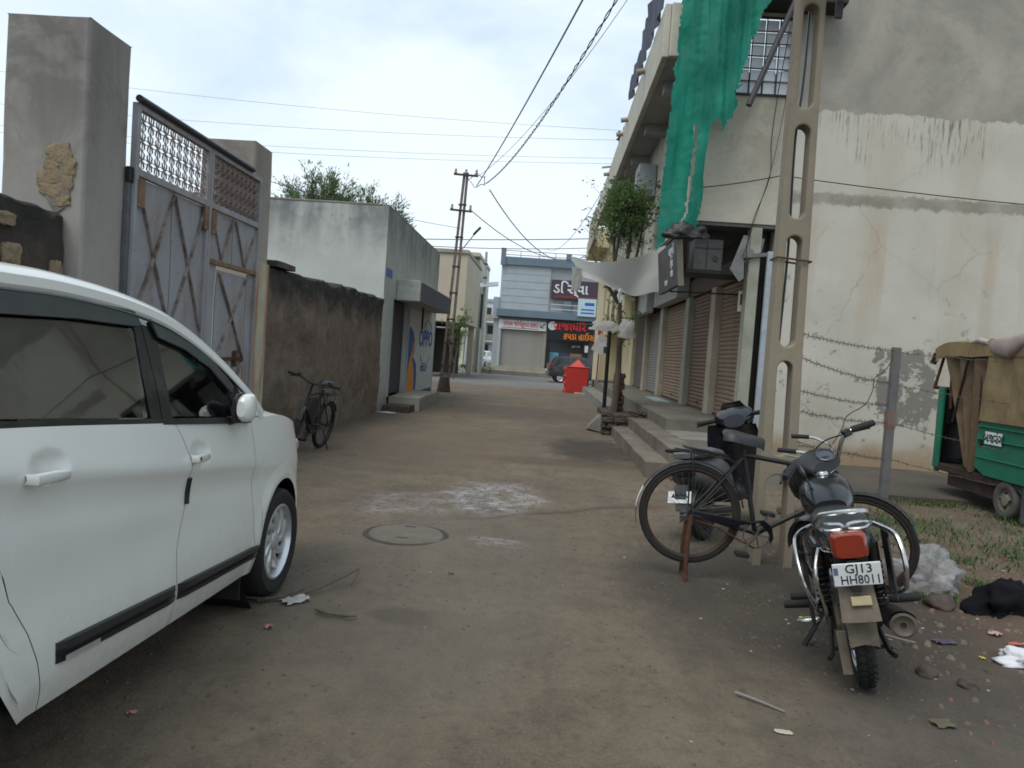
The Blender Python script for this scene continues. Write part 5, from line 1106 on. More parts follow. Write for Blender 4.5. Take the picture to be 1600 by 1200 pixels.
def skin(b, ya, yb, n, side, off=0.0, z0f=None, z1f=None):
    """body skin between two stations (functions of z or constants)"""
    rows = []
    for i in range(n+1):
        u = i/n; r = []
        for j in range(NV+1):
            v_ = j/NV
            fa = ya if callable(ya) else (lambda z: ya); fb_ = yb if callable(yb) else (lambda z: yb)
            y = fa(.7)*(1-u) + fb_(.7)*u
            for _ in range(2):
                z = zbot(y) + (sinterp(ZT, y)-zbot(y))*v_
                y = fa(z)*(1-u) + fb_(z)*u
            z = zbot(y) + (sinterp(ZT, y)-zbot(y))*v_
            r.append(V((side*(side_x(y, z)+off), y, z)))
        rows.append(r)
    b.grid(rows)
    return rows
g = .0018
body = MB()
for s in (1, -1):
    skin(body, -2.2, lambda z: rgap(z)-g, 34, s); 
    if s < 0: skin(body, rgap, fgap, 40, s)
    skin(body, lambda z: fgap(z)+g, 1.75, 30, s); skin(body, 1.75, 2.12, 18, s)
# nose, hood, tail
ym = [(.90+ (2.14-.90)*i/30) for i in range(31)]
rows = []
for y in ym:
    xm = side_x(y, sinterp(ZT, y)); zt = sinterp(ZT, y)
    rows.append([V((xm*k/10, y, zt + .055*(1-(k/10)**2)*min(1,(2.2-y)/.3) + (.02*math.exp(-((abs(k)-7)/1.5)**2) if y < 1.9 else 0)*(abs(k) < 10))) for k in range(-10, 11)])
body.grid(rows)
rows = []
for j in range(11):
    z = .21 + (sinterp(ZT, 2.12)-.21)*j/10; rows.append([V((side_x(2.12, z)*k/10, 2.12 + .06*(1-(k/10)**2), z)) for k in range(-10, 11)])
body.grid(rows)
body.grid([[V((.60*k/6, -2.2 - .03*(1-(k/6)**2), .3+.9*j/6)) for k in range(-6, 7)] for j in range(7)])
# roof, rails and pillars
RAIL = spl([(.62,-2.05,1.45),(.635,-1.7,1.585),(.64,-1.1,1.615),(.64,-.62,1.615),(.645,-.32,1.61),(.66,.05,1.575),(.685,.34,1.51),(.735,.64,1.375),(.80,.93,1.18),(.82,1.05,1.08)], 8)
def rail_pt(y):
    for p, q in zip(RAIL, RAIL[1:]):
        if p.y <= y <= q.y: return p.lerp(q, (y-p.y)/(q.y-p.y))
    return RAIL[-1] if y > 1 else RAIL[0]
for s in (1, -1):
    rows = []
    for i, p in enumerate(RAIL):
        t_ = (RAIL[min(i+1, len(RAIL)-1)]-RAIL[max(i-1, 0)]).normalized(); o = V((1,0,0)); nn = o.cross(t_).normalized()*(1)
        if nn.z < 0: nn = -nn
        cs_ = [(.012,-.028),(.022,-.010),(.018,.022),(-.01,.045),(-.05,.058),(-.09,.06)]
        rows.append([V((s*(p.x+a), p.y, p.z)) + nn*c_ for a, c_ in cs_])
    body.grid(rows)
rows = []
for y in [-2.0+ (1.98+.02)*i/24 for i in range(25)]:
    p = rail_pt(y); hx = p.x-.07; zz = p.z+.055
    rows.append([V((hx*k/8, y, zz + .045*(1-(k/8)**2))) for k in range(-8, 9)])
body.grid(rows)
bo = body.build('body', M['white_paint'], car, ang=35, recalc=False)
dr = MB(); skin(dr, lambda z: rgap(z)+g, lambda z: bgap(z)-g, 100, 1); rd = dr.build('rear_door', M['white_paint'], car, ang=35, recalc=False)
df = MB(); skin(df, lambda z: bgap(z)+g, lambda z: fgap(z)-g, 80, 1); fd = df.build('front_door', M['white_paint'], car, ang=35, recalc=False)
# dark inner shell behind the shut lines and wheel arches
ib = MB()
for s in (1, -1): skin(ib, -2.1, 2.0, 60, s, -.03)
ib.build('inner_shell', M['black_trim'], car)
ub = MB(); ub.box(-.66, .66, -2.05, 1.95, .22, .27)
for yc, r in ARCH: 
    for s in (1, -1): ub.lathe([(.40, .0), (.40, .34)], 20, Matrix.Translation((s*.80 - (.34 if s > 0 else 0), yc, WC)) @ AX)
    ub.box(-.48, .48, yc-.45, yc+.45, .25, .75)
ub.build('underbody', M['black_trim'], car)
# glasshouse
GL = lambda y, z: V((.815 - (z-1.12)*.36 + (.02*(y-.1) if y > .1 else 0), y, z))
def gpoly(b, poly, off=0.0, th=.004, s=1):
    P = [GL(*p) for p in poly]; nrm = V((1, 0, .36)).normalized()
    b.add([V((s*(p+nrm*off).x, p.y, (p+nrm*off).z)) for p in P] + [V((s*(p+nrm*(off-th)).x, p.y, (p+nrm*(off-th)).z)) for p in P],
          [tuple(range(len(P))), tuple(range(len(P), 2*len(P)))[::-1]] + [(i, (i+1) % len(P), len(P)+(i+1) % len(P), len(P)+i) for i in range(len(P))])
def car_glass():
    n = N('tinted_car_glass'); t_ = n.t; out = t_.nodes['Material Output']
    tr = n.new('BsdfTransparent'); tr.inputs['Color'].default_value = (.90,.94,.84,1); gl = n.new('BsdfGlossy'); gl.inputs['Roughness'].default_value = .03; gl.inputs['Color'].default_value = (.9,.95,.95,1)
    fr = n.new('Fresnel'); fr.inputs['IOR'].default_value = 1.5; m = n.new('MixShader'); n.ln(n.math('ADD', fr.outputs[0], .12), m.inputs[0]); n.ln(tr.outputs[0], m.inputs[1]); n.ln(gl.outputs[0], m.inputs[2]); n.ln(m.outputs[0], out.inputs['Surface']); return n.m
M['glass'] = car_glass()
belt = lambda y: zbelt(y)+.004
REARW = [(-.98, belt(-.98)+.02), (.0, belt(0)+.02), (-.055+.09, 1.30), (.055, 1.47), (.04, 1.505), (-.32, 1.52), (-.66, 1.515), (-.98, 1.50)]
REARW = [(-.98, belt(-.98)+.02), (-.03, belt(0)+.02), (.01, 1.30), (.05, 1.475), (.03, 1.505), (-.32, 1.52), (-.66, 1.515), (-.98, 1.50)]
FRW = [(.125, belt(.1)+.02), (.70, belt(.7)+.02), (.715, 1.15), (.69, 1.22), (.56, 1.325), (.38, 1.405), (.19, 1.45)]
QTR = [(-1.9, 1.27), (-1.08, 1.235), (-1.08, 1.49), (-1.85, 1.47)]
for s in (1, -1):
    b = MB(); gpoly(b, REARW, 0, .004, s); b.build('rear_window', M['glass'], rd if s > 0 else bo)
    b = MB(); gpoly(b, FRW, 0, .004, s); b.build('front_window', M['glass'], fd if s > 0 else bo)
    b = MB(); gpoly(b, QTR, 0, .004, s); b.build('quarter_window', M['glass'], bo)
    b = MB(); gpoly(b, [(-.02, belt(-.02)-.01), (.058, belt(.05)-.01), (.085, 1.25), (.108, 1.50), (.045, 1.53), (.052, 1.475), (.012, 1.30)], .004, .02, s); b.build('pillar_trim', M['black_gloss'], bo)
    b = MB(); gpoly(b, [(.064, belt(.06)-.01), (.14, belt(.14)-.01), (.155, 1.2), (.20, 1.46), (.19, 1.495), (.114, 1.51), (.09, 1.25)], .004, .02, s); b.build('pillar_trim', M['black_gloss'], bo)
    b = MB(); gpoly(b, [(-1.09, belt(-1.09)-.01), (-.97, belt(-.97)-.01), (-.97, 1.53), (-1.09, 1.53)], .004, .02, s); b.build('pillar_trim', M['black_gloss'], bo)
    b = MB(); gpoly(b, [(.19, 1.445), (.38, 1.40), (.56, 1.32), (.69, 1.215), (.72, 1.15), (.70, belt(.7)-.01), (.86, belt(.86)-.01), (.86, 1.17), (.75, 1.29), (.60, 1.385), (.40, 1.475), (.19, 1.525)], .003, .02, s); b.build('pillar_trim', M['black_gloss'], bo)
    b = MB(); gpoly(b, [(-2.0, 1.2), (-1.88, 1.2), (-1.84, 1.5), (-1.95, 1.5)], .003, .02, s); b.build('pillar_trim', M['black_gloss'], bo)
    b = MB(); gpoly(b, [(-1.95, belt(-1.95)-.012), (.85, belt(.85)-.012), (.85, belt(.85)+.012), (-1.95, belt(-1.95)+.012)], .010, .02, s); b.build('belt_moulding', M['chrome'] if 0 else M['dark_metal'], bo)
    # visors
    vis = plain('smoked_visor', (.055,.058,.06), .1, .15)
    b = MB(); gpoly(b, [(-1.0, 1.495), (-.66, 1.505), (-.32, 1.508), (.035, 1.495), (.085, 1.50), (.06, 1.555), (-.32, 1.575), (-.66, 1.575), (-1.0, 1.565)], .022, .008, s); b.build('window_visor', vis, rd if s > 0 else bo)
    b = MB(); gpoly(b, [(.19, 1.455), (.38, 1.408), (.56, 1.325), (.70, 1.205), (.745, 1.235), (.60, 1.36), (.40, 1.455), (.16, 1.53)], .020, .008, s); b.build('window_visor', vis, fd if s > 0 else bo)
    b = MB(); b.tube([V((s*(p.x+.024), p.y, p.z-.03)) for p in RAIL if p.y > -1.9 and p.y < .9], .006, 4); b.build('drip_strip', M['black_trim'], bo)
b = MB()
LP = [rail_pt(.02+.98*i/12) for i in range(13)]
b.grid([[V(((p.x-.06)*k/8, p.y + .10*(1-(k/8)**2), p.z+.055+.035*(1-(k/8)**2))) for k in range(-8, 9)] for p in LP]); b.build('windscreen', M['glass'], car)
b = MB(); b.grid([[V((.6*k/6, -2.06-.12*(1-j/5), 1.2+.3*j/5)) for k in range(-6, 7)] for j in range(6)]); b.build('rear_screen', M['glass'], car)
b = MB(); b.box(-.75, .75, .70, 1.12, .9, 1.04); b.lathe([(0,.03),(.05,.03),(.19,.0),(.2,.015),(.18,.03)], 20, Matrix.Translation((.36, .45, 1.0)) @ Matrix.Rotation(R(62), 4, 'X')); b.build('dashboard', M['black_trim'], car)
for (x, y) in ((.37, .38), (-.37, .38), (.37, -.55), (-.37, -.55)):
    b = MB(); loft(b, [((x, y+.42, .52), .23, .06), ((x, y+.3, .56), .24, .09), ((x, y-.02, .58), .24, .1)]); st_ = b.build('seat', M['beige_trim'], car)
    b = MB(); rows = [ring((x, y-.05-.23*k/6, .6+.66*k/6), .24-.05*(k/6)**2, .075, 16) for k in range(7)]
    rows = [[V((p.x, p.y+(p.z-(.6+.66*k/6)), .6+.66*k/6)) for p in r] for k, r in enumerate(rows)]
    b.grid(rows, True, True); b.add(rows[-1], [tuple(range(16))]); b.build('backrest', M['beige_trim'], st_)
    b = MB(); loft(b, [((x, y-.40, 1.37), .11, .08), ((x, y-.33, 1.37), .135, .10), ((x, y-.27, 1.37), .12, .09)]); b.cyl((x-.06, y-.33, 1.2), (x-.06, y-.33, 1.3), .008, 6); b.cyl((x+.06, y-.33, 1.2), (x+.06, y-.33, 1.3), .008, 6); b.build('headrest', M['black_dusty'], st_)
# side moulding, handles, mirror, mudflap
mz = lambda y: .430 - .068*y
def mould(ya, yb, name, parent):
    b = MB(); rows = []
    for i in range(17):
        y = ya+(yb-ya)*i/16; z = mz(y); e = 1 if 0 < i < 16 else .15
        rows.append([V((side_x(y, z+d)+o*e, y, z+d)) for d, o in ((-.036,-.006),(-.034,.012),(-.012,.020),(-.008,.008),(.004,.008),(.008,.020),(.030,.014),(.034,-.006))])
    b.grid(rows); return b.build(name, M['black_trim'], parent, ang=30)
mould(-.62, bgap(.42)-.01, 'side_moulding', rd); mould(bgap(.42)+.01, .99, 'side_moulding', fd)
b = MB(); yy0, yy1 = -.60, -.42; b.grid([[V((side_x(y, mz(y)+d)+.021, y, mz(y)+d)) for d in (-.030, -.012)] for y in [yy0+(yy1-yy0)*i/4 for i in range(5)]]); b.build('moulding_insert', M['alloy'], rd)
def handle(y0, y1, z, name, parent):
    b = MB(); P = [(y0, -.004, .016), (y0+.012, .024, .019), ((y0+y1)/2, .032, .019), (y1-.03, .026, .016), (y1, -.004, .010)]; rows = []
    for y, o, h in P: rows.append([V((side_x(y, z)+o+.010*cos(a), y, z+h*sin(a)-.045*(y-y0))) for a in [2*pi*k/10 for k in range(10)]])
    b.grid(rows, True, True); h = b.build(name, M['white_paint'], parent, ang=60)
    b = MB(); zc = z+.012; yc = (y0+y1)/2+.02; rows = []
    for q in range(7):
        rr = q/6
        rows.append([V((side_x(yc+.085*rr*cos(a), zc+.05*rr*sin(a)) + .0025 - .022*(1-rr*rr), yc+.085*rr*cos(a), zc+.05*rr*sin(a))) for a in [2*pi*k/20 for k in range(20)]])
    return h
handle(-.80, -.60, 1.045, 'door_handle', rd); hf = handle(.185, .37, .965, 'door_handle', fd)
b = MB(); b.lathe([(0,.006),(.007,.006),(.007,-.004)], 10, Matrix.Translation((side_x(.215,.965)+.036, .215, .965)) @ AX); b.build('keyhole', M['ink'], hf)
b = MB(); P = [(.172,.885),(.178,.83),(.172,.775)]; b.tube([(side_x(y, z)+.006, y+.02, z) for y, z in spl([(y, z, 0) for y, z in P], 4) and [(p.x, p.y) for p in spl([(y, z, 0) for y, z in P], 4)]], .011, 6); b.build('door_edge_guard', M['black_trim'], fd)
mi = MB(); loft(mi, [((.905,.60,1.145), .020, .036), ((.91,.61,1.147), .030, .054), ((.912,.64,1.149), .036, .066), ((.912,.685,1.150), .034, .068), ((.906,.72,1.148), .028, .058), ((.895,.735,1.146), .012, .032)], 22, 2.6); mo_ = mi.build('wing_mirror', M['white_paint'], car, ang=60)
b = MB(); loft(b, [((.872,.598,1.146), .010, .046), ((.873,.63,1.148), .014, .068), ((.873,.685,1.150), .014, .070), ((.868,.725,1.147), .010, .048)], 18, 2.8); b.build('mirror_glass', M['black_trim'], mo_)
b = MB(); b.beam((.80, .66, 1.07), (.885, .67, 1.10), .07, .04); b.build('mirror_stalk', M['black_trim'], mo_, bev=.01)
b = MB(); b.box(.62, .80, .955, .97, .10, .36); b.build('mudflap', M['black_rubber'], car, bev=.004)
for s in (1, -1):
    b = MB(); gpts = []
    loft(b, [((s*.62, 1.93, .80), .10, .05), ((s*.60, 2.02, .79), .12, .06), ((s*.55, 2.09, .76), .10, .05)]); b.build('headlight', M['alloy'], car)
    b = MB(); b.box(s*.60-.08, s*.60+.08, -2.215, -2.14, .8, 1.2); b.build('tail_light', M['red_lens'], car, bev=.02)
b = MB(); b.box(-.4, .4, 2.15, 2.17, .45, .62); b.build('grille', M['black_trim'], car, bev=.02)
def car_wheel(parent, c, s, r=.31, w=.185, n=9):
    Mx = Matrix.Translation(c) @ AX @ (Matrix() if s > 0 else Matrix.Rotation(pi, 4, 'X'))
    b = MB(); b.lathe(tyre_prof(r, w, .105), 48, Mx, True); ty = b.build('wheel', M['black_rubber'], parent)
    b = MB(); b.lathe([(.205,-.06),(.212,.06),(.218,.078),(.205,.082),(.195,.062),(.19,.03)], 40, Mx); b.build('rim', M['alloy'], ty)
    b = MB(); b.lathe([(0,.0),(.195,.0)], 30, Mx); b.build('wheel_back', M['black_trim'], ty)
    b = MB()
    for k in range(n):
        a = 2*pi*k/n
        pts = [(.045, a, .052, .022), (.10, a+.16, .062, .030), (.155, a+.38, .060, .040), (.200, a+.60, .052, .046)]
        rows = []
        for rr, aa, h, ww in pts:
            d = V((cos(aa), sin(aa), 0)); t_ = V((-sin(aa), cos(aa), 0))
            rows.append([Mx @ (d*rr + t_*q + V((0,0,h+e))) for q, e in ((-ww,-.02),(-ww*.75,0),(0,.004),(ww*.45,-.004),(ww*.55,-.02))])
        b.grid(rows)
    b.lathe([(0,.072),(.035,.070),(.055,.058),(.06,.03)], 20, Mx); b.build('wheel_cover', M['alloy'], ty)
for yc, _ in ARCH:
    for s in (1, -1): car_wheel(car, (s*.765, yc, WC), s)

# ---- small far cars
def hatch(name, label, loc, rz, paint):
    t = thing(name, label, 'car', loc, (0, 0, rz)); sec = []
    low = [(-1.8,.45,.95),(-1.7,.32,1.0),(-1.2,.25,1.02),(0,.22,.98),(1.0,.24,.94),(1.55,.28,.86),(1.8,.4,.7)]
    b = MB(); rows = []
    for y, z0, z1 in low:
        w_ = .80 - .12*max(0, (abs(y)-1.3)/.5); rows.append([V((x*w_, y, z)) for x, z in ((-.9,z0),(-1,z0+.15),(-1.02,(z0+z1)/2),(-.96,z1),(-.5,z1+.04),(0,z1+.05),(.5,z1+.04),(.96,z1),(1.02,(z0+z1)/2),(1,z0+.15),(.9,z0))])
    b.grid(rows, True, True); b.add(rows[0], [tuple(range(11))]); b.add(rows[-1], [tuple(range(11))])
    cab = [(-1.72,.98,.74),(-1.45,1.42,.60),(-.9,1.50,.58),(0,1.51,.58),(.35,1.46,.58),(1.05,.98,.72)]
    b2 = MB(); rows = [[V((s_*w_, y, z)) for s_ in (-1,-.6,0,.6,1)] for y, z, w_ in cab]; b2.grid([[p + V((0,0,.03*(1-abs(i-2)/2))) for i, p in enumerate(r)] for r in rows])
    bo_ = b.build('body', paint, t, bev=.03); 
    b4 = MB()
    for s_ in (-1, 1):
        for poly in ([(-1.5,1.0),(-.62,1.0),(-.62,1.42),(-1.28,1.40)], [(-.52,1.0),(.72,1.0),(.28,1.38),(-.52,1.42)]):
            P = [V((s_*(.775-(z-.95)*.33), y, z)) for y, z in poly]; b3 = MB(); b3.add(P + [p - V((s_*.03,0,0)) for p in P], [(0,1,2,3),(7,6,5,4),(0,1,5,4),(1,2,6,5),(2,3,7,6),(3,0,4,7)]); b3.build('window', M['glassdark'], t)
        P = [V((s_*(.765-(z-.95)*.33), y, z)) for y, z in [(-1.72,.96),(1.05,.96),(.36,1.47),(0,1.52),(-.9,1.52),(-1.45,1.44)]]; b4.add(P, [tuple(range(6))])
    b4.v += []; b2.add(b4.v, b4.f); b2.build('roof', paint, t)
    b = MB(); b.add([V(p) for p in ((-.5,-1.72,1.04),(.5,-1.72,1.04),(.48,-1.51,1.40),(-.48,-1.51,1.40))], [(0,1,2,3)]); b.build('rear_screen', M['glassdark'], t)
    b = MB(); b.add([V(p) for p in ((-.6,1.02,1.05),(.6,1.02,1.05),(.52,.44,1.44),(-.52,.44,1.44))], [(0,1,2,3)]); b.build('windscreen', M['glassdark'], t)
    for s_ in (-1, 1):
        b = MB(); b.box(s_*.66-.09, s_*.66+.09, -1.80, -1.62, .78, 1.05); b.build('tail_light', M['red_lens'], t, bev=.02)
        b = MB(); b.box(s_*.60-.12, s_*.60+.12, 1.62, 1.80, .62, .78); b.build('headlight', M['alloy'], t, bev=.02)
        for yc in (-1.15, 1.2):
            Mx = Matrix.Translation((s_*.72, yc, .28)) @ AX @ (Matrix() if s_ > 0 else Matrix.Rotation(pi, 4, 'X'))
            b = MB(); b.lathe(tyre_prof(.28, .16, .10), 24, Mx, True); w_ = b.build('wheel', M['black_rubber'], t)
            b = MB(); b.lathe([(0,.06),(.05,.065),(.16,.05),(.185,.075)], 20, Mx); b.build('rim', M['alloy'], w_)
            b = MB(); b.lathe([(0,.10),(.33,.10),(.33,.02)], 20, Mx); b.build('arch', M['black_trim'], t) if 0 else None
    b = MB(); b.box(-.72, .72, -1.84, -1.72, .35, .58); b.box(-.72, .72, 1.72, 1.84, .3, .5); b.build('bumper', paint, t, bev=.04)
    b = MB(); b.box(-.25, .25, -1.86, -1.845, .62, .74); b.build('number_plate', M['plate'], t)
    return t
hatch('dark_car', 'dark grey hatchback parked across the street behind the red shrine box', (1.95, 42.6, .0), R(-84), plain('charcoal_paint', (.035,.037,.042), .1, .3, coat=.4))
hatch('white_car', 'small white car parked far down the side street', (-6.3, 72, 0), R(172), M['white_paint'])

# ---- motorcycle
mc = thing('motorcycle', 'black commuter motorcycle leaning on its side stand with a white number plate', 'motorcycle', (1.695, 3.66, 0), (0, R(-13.5), R(-16)))
def mp_(name, mat, fn, parent=None, Mx=None, **kw):
    b = MB(); b.M = Mx; fn(b); return b.build(name, mat, parent or mc, **kw)
AXL = AX
spoke_wheel('rear_wheel', mc, (0, 0, .305), AXL, .305, .088, .065, 36, M['chrome'], .055, .11, True, drum=(.075, .05))
FA = Matrix.Translation((0, 1.0, .80)) @ Matrix.Rotation(R(26), 4, 'X') @ Matrix.Rotation(R(41), 4, 'Z') @ Matrix.Rotation(R(-26), 4, 'X') @ Matrix.Translation((0, -1.0, -.80))
fw_ = spoke_wheel('front_wheel', mc, FA @ V((0, 1.24, .305)), FA.to_3x3().to_4x4() @ AXL, .305, .08, .065, 36, M['chrome'], .05, .1, False, drum=(.07, .05))
mp_('front_mudguard', M['black_gloss'], lambda b: b.grid([[V((x, 1.24+.335*cos(R(a)), .305+.335*sin(R(a)) - abs(x)*abs(x)*6)) for x in (-.06,-.04,0,.04,.06)] for a in range(20, 185, 11)]), None, FA)
for s in (-1, 1): mp_('fork', M['chrome'], lambda b: (b.cyl((s*.085, 1.24, .305), (s*.085, 1.02, .72), .018, 8), b.cyl((s*.085, 1.25, .28), (s*.085, 1.12, .52), .025, 8)), None, FA)
mp_('yoke', M['dark_metal'], lambda b: (b.box(-.11, .11, .95, 1.03, .74, .78), b.box(-.11, .11, .92, 1.0, .84, .88), b.cyl((0, 1.02, .68), (0, .95, .90), .03, 10)), None, FA, bev=.008)
hd = mp_('headlamp_cowl', M['black_gloss'], lambda b: loft(b, [((0,.93,.90), .09, .10), ((0,1.0,.90), .125, .135), ((0,1.09,.87), .125, .13), ((0,1.16,.85), .10, .105)], 20, 2.4), None, FA, ang=60)
mp_('headlamp', M['alloy'], lambda b: b.lathe([(.09,0),(.07,.02),(0,.03)], 20, Matrix.Translation((0,1.155,.85)) @ AY), hd, FA)
ins = mp_('instrument_cluster', M['black_trim'], lambda b: loft(b, [((-.0,.86,.955), .115, .045), ((-.0,.94,1.0), .13, .05), ((0,.99,1.02), .10, .04)], 20, 2.4), None, FA, ang=60)
for x in (.045,): mp_('gauge', plain('gauge_face', (.06,.07,.08), .2, .15), lambda b: b.lathe([(.052,0),(.056,.014),(.050,.016),(.048,.008),(0,.008)], 20, Matrix.Translation((x, .885, 1.005)) @ Matrix.Rotation(R(38), 4, 'X')), ins, FA)
hb = mp_('handlebar', M['chrome'], lambda b: b.tube(spl([(-.36,.76,1.05),(-.25,.80,1.07),(-.19,.85,1.05),(-.12,.92,.92),(-.06,.935,.89),(.06,.935,.89),(.12,.92,.92),(.19,.85,1.05),(.25,.80,1.08),(.36,.76,1.06)], 5), .013, 8), None, FA)
for s in (-1, 1):
    mp_('grip', M['black_rubber'], lambda b: b.tube([(s*.24,.806,1.08),(s*.25,.80,1.08),(s*.30,.782,1.072),(s*.355,.762,1.062),(s*.375,.755,1.06)], [.019,.021,.020,.021,.018], 10), hb, FA)
    mp_('switch_block', M['black_trim'], lambda b: b.obox((s*.215,.825,1.075), (.05,.045,.045), (0,0,s*-.3)), hb, FA, bev=.006)
    mp_('lever', M['black_trim'], lambda b: b.tube(spl([(s*.22,.86,1.07),(s*.27,.89,1.055),(s*.34,.84,1.04),(s*.38,.81,1.03)], 4), .008, 6), hb, FA)
    mp_('control_cable', M['black_trim'], lambda b: b.tube(spl([(s*.21,.85,1.07),(s*.15,.98,1.06),(s*.10,1.08,.98),(s*.06,1.05,.80),(s*.04,.9,.66)], 6), .005, 5), None, FA)
tk = mp_('fuel_tank', M['black_gloss'], lambda b: loft(b, [((0,.47,.775), .085, .05), ((0,.55,.79), .125, .085), ((0,.68,.805), .145, .11), ((0,.82,.81), .148, .118), ((0,.93,.81), .12, .10), ((0,.985,.80), .06, .06)], 24, 2.8), None, None, ang=60)
mp_('tank_cap', M['chrome'], lambda b: b.lathe([(0,.022),(.03,.02),(.036,.008),(.038,0)], 16, Matrix.Translation((0,.80,.925))), tk)
mp_('seat', plain('black_seat_vinyl', (.016,.016,.017), .2, .5, scale=20, bump=.1), lambda b: loft(b, [((0,-.25,.765), .09, .03), ((0,-.18,.775), .118, .05), ((0,.05,.785), .128, .055), ((0,.25,.765), .125, .06), ((0,.40,.745), .11, .05), ((0,.5,.76), .09, .04)], 20, 3.0), None, None, ang=60)
for s in (-1, 1): mp_('side_panel', M['black_gloss'], lambda b: loft(b, [((s*.10,.0,.62), .035, .06), ((s*.125,.15,.60), .04, .11), ((s*.125,.30,.59), .04, .12), ((s*.10,.42,.60), .02, .08)], 14, 2.6), None, None, ang=60)
tl = mp_('tail_cowl', M['black_gloss'], lambda b: loft(b, [((0,-.34,.755), .085, .05), ((0,-.25,.745), .11, .06), ((0,-.05,.72), .125, .07), ((0,.15,.70), .12, .06)], 20, 3.0), None, None, ang=60)
mp_('tail_light', M['red_lens'], lambda b: loft(b, [((0,-.415,.765), .060, .050), ((0,-.40,.765), .076, .058), ((0,-.34,.765), .078, .058)], 20, 5.0), tl, None, ang=60)
mp_('light_bracket', M['black_trim'], lambda b: (b.box(-.07, .07, -.36, -.22, .60, .71), b.box(-.02, .02, -.40, -.30, .56, .70)), tl)
npz = frame((.012, -.405, .640), (1, 0, 0), (0, -.18, 1))
pl_ = mp_('number_plate', M['plate'], lambda b: b.box(-.100, .100, -.054, .054, -.004, .004), None, npz, bev=.004)
MT = npz @ Matrix.Translation((0, 0, .0045))
textmesh('GJ13', .060, M['ink'], 'lettering', pl_, MT @ Matrix.Translation((.008, .026, 0)), .0008, sx=.98, bold=.006)
textmesh('HH8011', .060, M['ink'], 'lettering', pl_, MT @ Matrix.Translation((.012, -.026, 0)), .0008, sx=.82, bold=.006)
mp_('emblem', plain('faded_blue_print', (.12,.14,.2), .2, .6), lambda b: b.box(-.096, -.078, .002, .036, .0045, .0055), pl_, npz)
rail = mp_('grab_rail', M['chrome'], lambda b: (b.tube(spl([(-.115,-.02,.79),(-.125,-.16,.825),(-.105,-.27,.885),(-.05,-.305,.90),(.05,-.305,.90),(.105,-.27,.885),(.125,-.16,.825),(.115,-.02,.79)], 6), .012, 8),
    b.tube(spl([(-.12,-.2,.815),(-.09,-.30,.85),(-.02,-.315,.847),(-.015,-.315,.825),(-.085,-.30,.822),(-.12,-.2,.83)], 5), .008, 6), b.tube(spl([(.12,-.2,.815),(.09,-.30,.85),(.02,-.315,.847),(.015,-.315,.825),(.085,-.30,.822),(.12,-.2,.83)], 5), .008, 6),
    b.cyl((-.02,-.315,.836), (.02,-.315,.836), .007, 6)))
mp_('rear_mudguard', M['mudguard'], lambda b: (b.grid([[V((x, .34*cos(R(a))*1.02, .305+.345*sin(R(a))*1.02 - abs(x)**2*4)) for x in (-.062,-.045,0,.045,.062)] for a in range(30, 181, 10)]),
    b.grid([[V((x*(1+.1*j), -.362-.045*j + .02*(abs(x)*14)**2*.3, .545-.12*j)) for x in (-.075,-.05,0,.05,.075)] for j in (-.6, 0, .5, 1.0)]), b.grid([[V((x*(1+.1*j), -.355-.045*j + .02*(abs(x)*14)**2*.3, .545-.12*j)) for x in (-.075,-.05,0,.05,.075)] for j in (-.6, 0, .5, 1.0)])))
mp_('reflector', plain('yellowed_reflector', (.34,.28,.15), .2, .4), lambda b: b.obox((.012, -.388, .515), (.085, .012, .042), (R(-22),0,R(0))), None, None, bev=.004)
for s in (-1, 1):
    sh_ = mp_('shock_absorber', M['dark_metal'], lambda b: (b.cyl((s*.125, .02, .33), (s*.125, -.05, .68), .020, 10), b.cyl((s*.125, -.04, .58), (s*.125, -.05, .70), .028, 10)))
    mp_('spring', M['dark_metal'], lambda b: b.tube([V((s*.125 + .030*cos(a), .02-.06*(a/50)*1.0 + .030*sin(a), .36+.24*a/50)) for a in [i*.5 for i in range(101)]], .006, 5), sh_)
    mp_('swing_arm', M['dark_metal'], lambda b: b.beam((s*.10, -.03, .30), (s*.09, .48, .36), .03, .05))
    fr_ = mp_('foot_peg', M['black_rubber'], lambda b: b.tube([(s*.18,.15,.355),(s*.20,.15,.355),(s*.315,.15,.358),(s*.325,.15,.358)], [.016,.022,.022,.018], 10))
    mp_('peg_bracket', M['chrome'], lambda b: (b.beam((s*.12,.2,.42), (s*.17,.15,.315), .02, .03), b.cyl((s*.13,.15,.315),(s*.2,.15,.315), .012, 6)), fr_)
for s in (-1, 1): mp_('foot_peg', M['black_rubber'], lambda b: b.tube([(s*.16,.55,.28),(s*.18,.55,.28),(s*.29,.55,.28)], [.016,.021,.02], 10))
mp_('saree_guard', M['chrome'], lambda b: (b.tube(spl([(-.13,.15,.76),(-.20,.08,.74),(-.225,-.05,.70),(-.215,-.16,.56),(-.17,-.12,.40),(-.14,.05,.34)], 6), .010, 8), b.tube(spl([(-.12,-.12,.70),(-.155,-.20,.60),(-.135,-.17,.42),(-.14,-.1,.33)], 6), .009, 8), b.cyl((-.225,-.05,.68),(-.14,-.02,.64), .007, 6)))
mp_('leg_guard_mesh', M['black_dusty'], lambda b: b.grid([[V((-.185-.02*sin(pi*i/6), .12-.25*i/6, .36+.32*j/5 - .06*i/6)) for i in range(7)] for j in range(6)]))
mp_('luggage_guard', M['chrome'], lambda b: (b.tube(spl([(.13,.10,.77),(.19,.02,.75),(.235,-.08,.72),(.245,-.14,.60),(.235,-.12,.48)], 6), .012, 8), b.tube(spl([(.13,.2,.5),(.19,.05,.42),(.235,-.12,.48)], 6), .008, 6)))
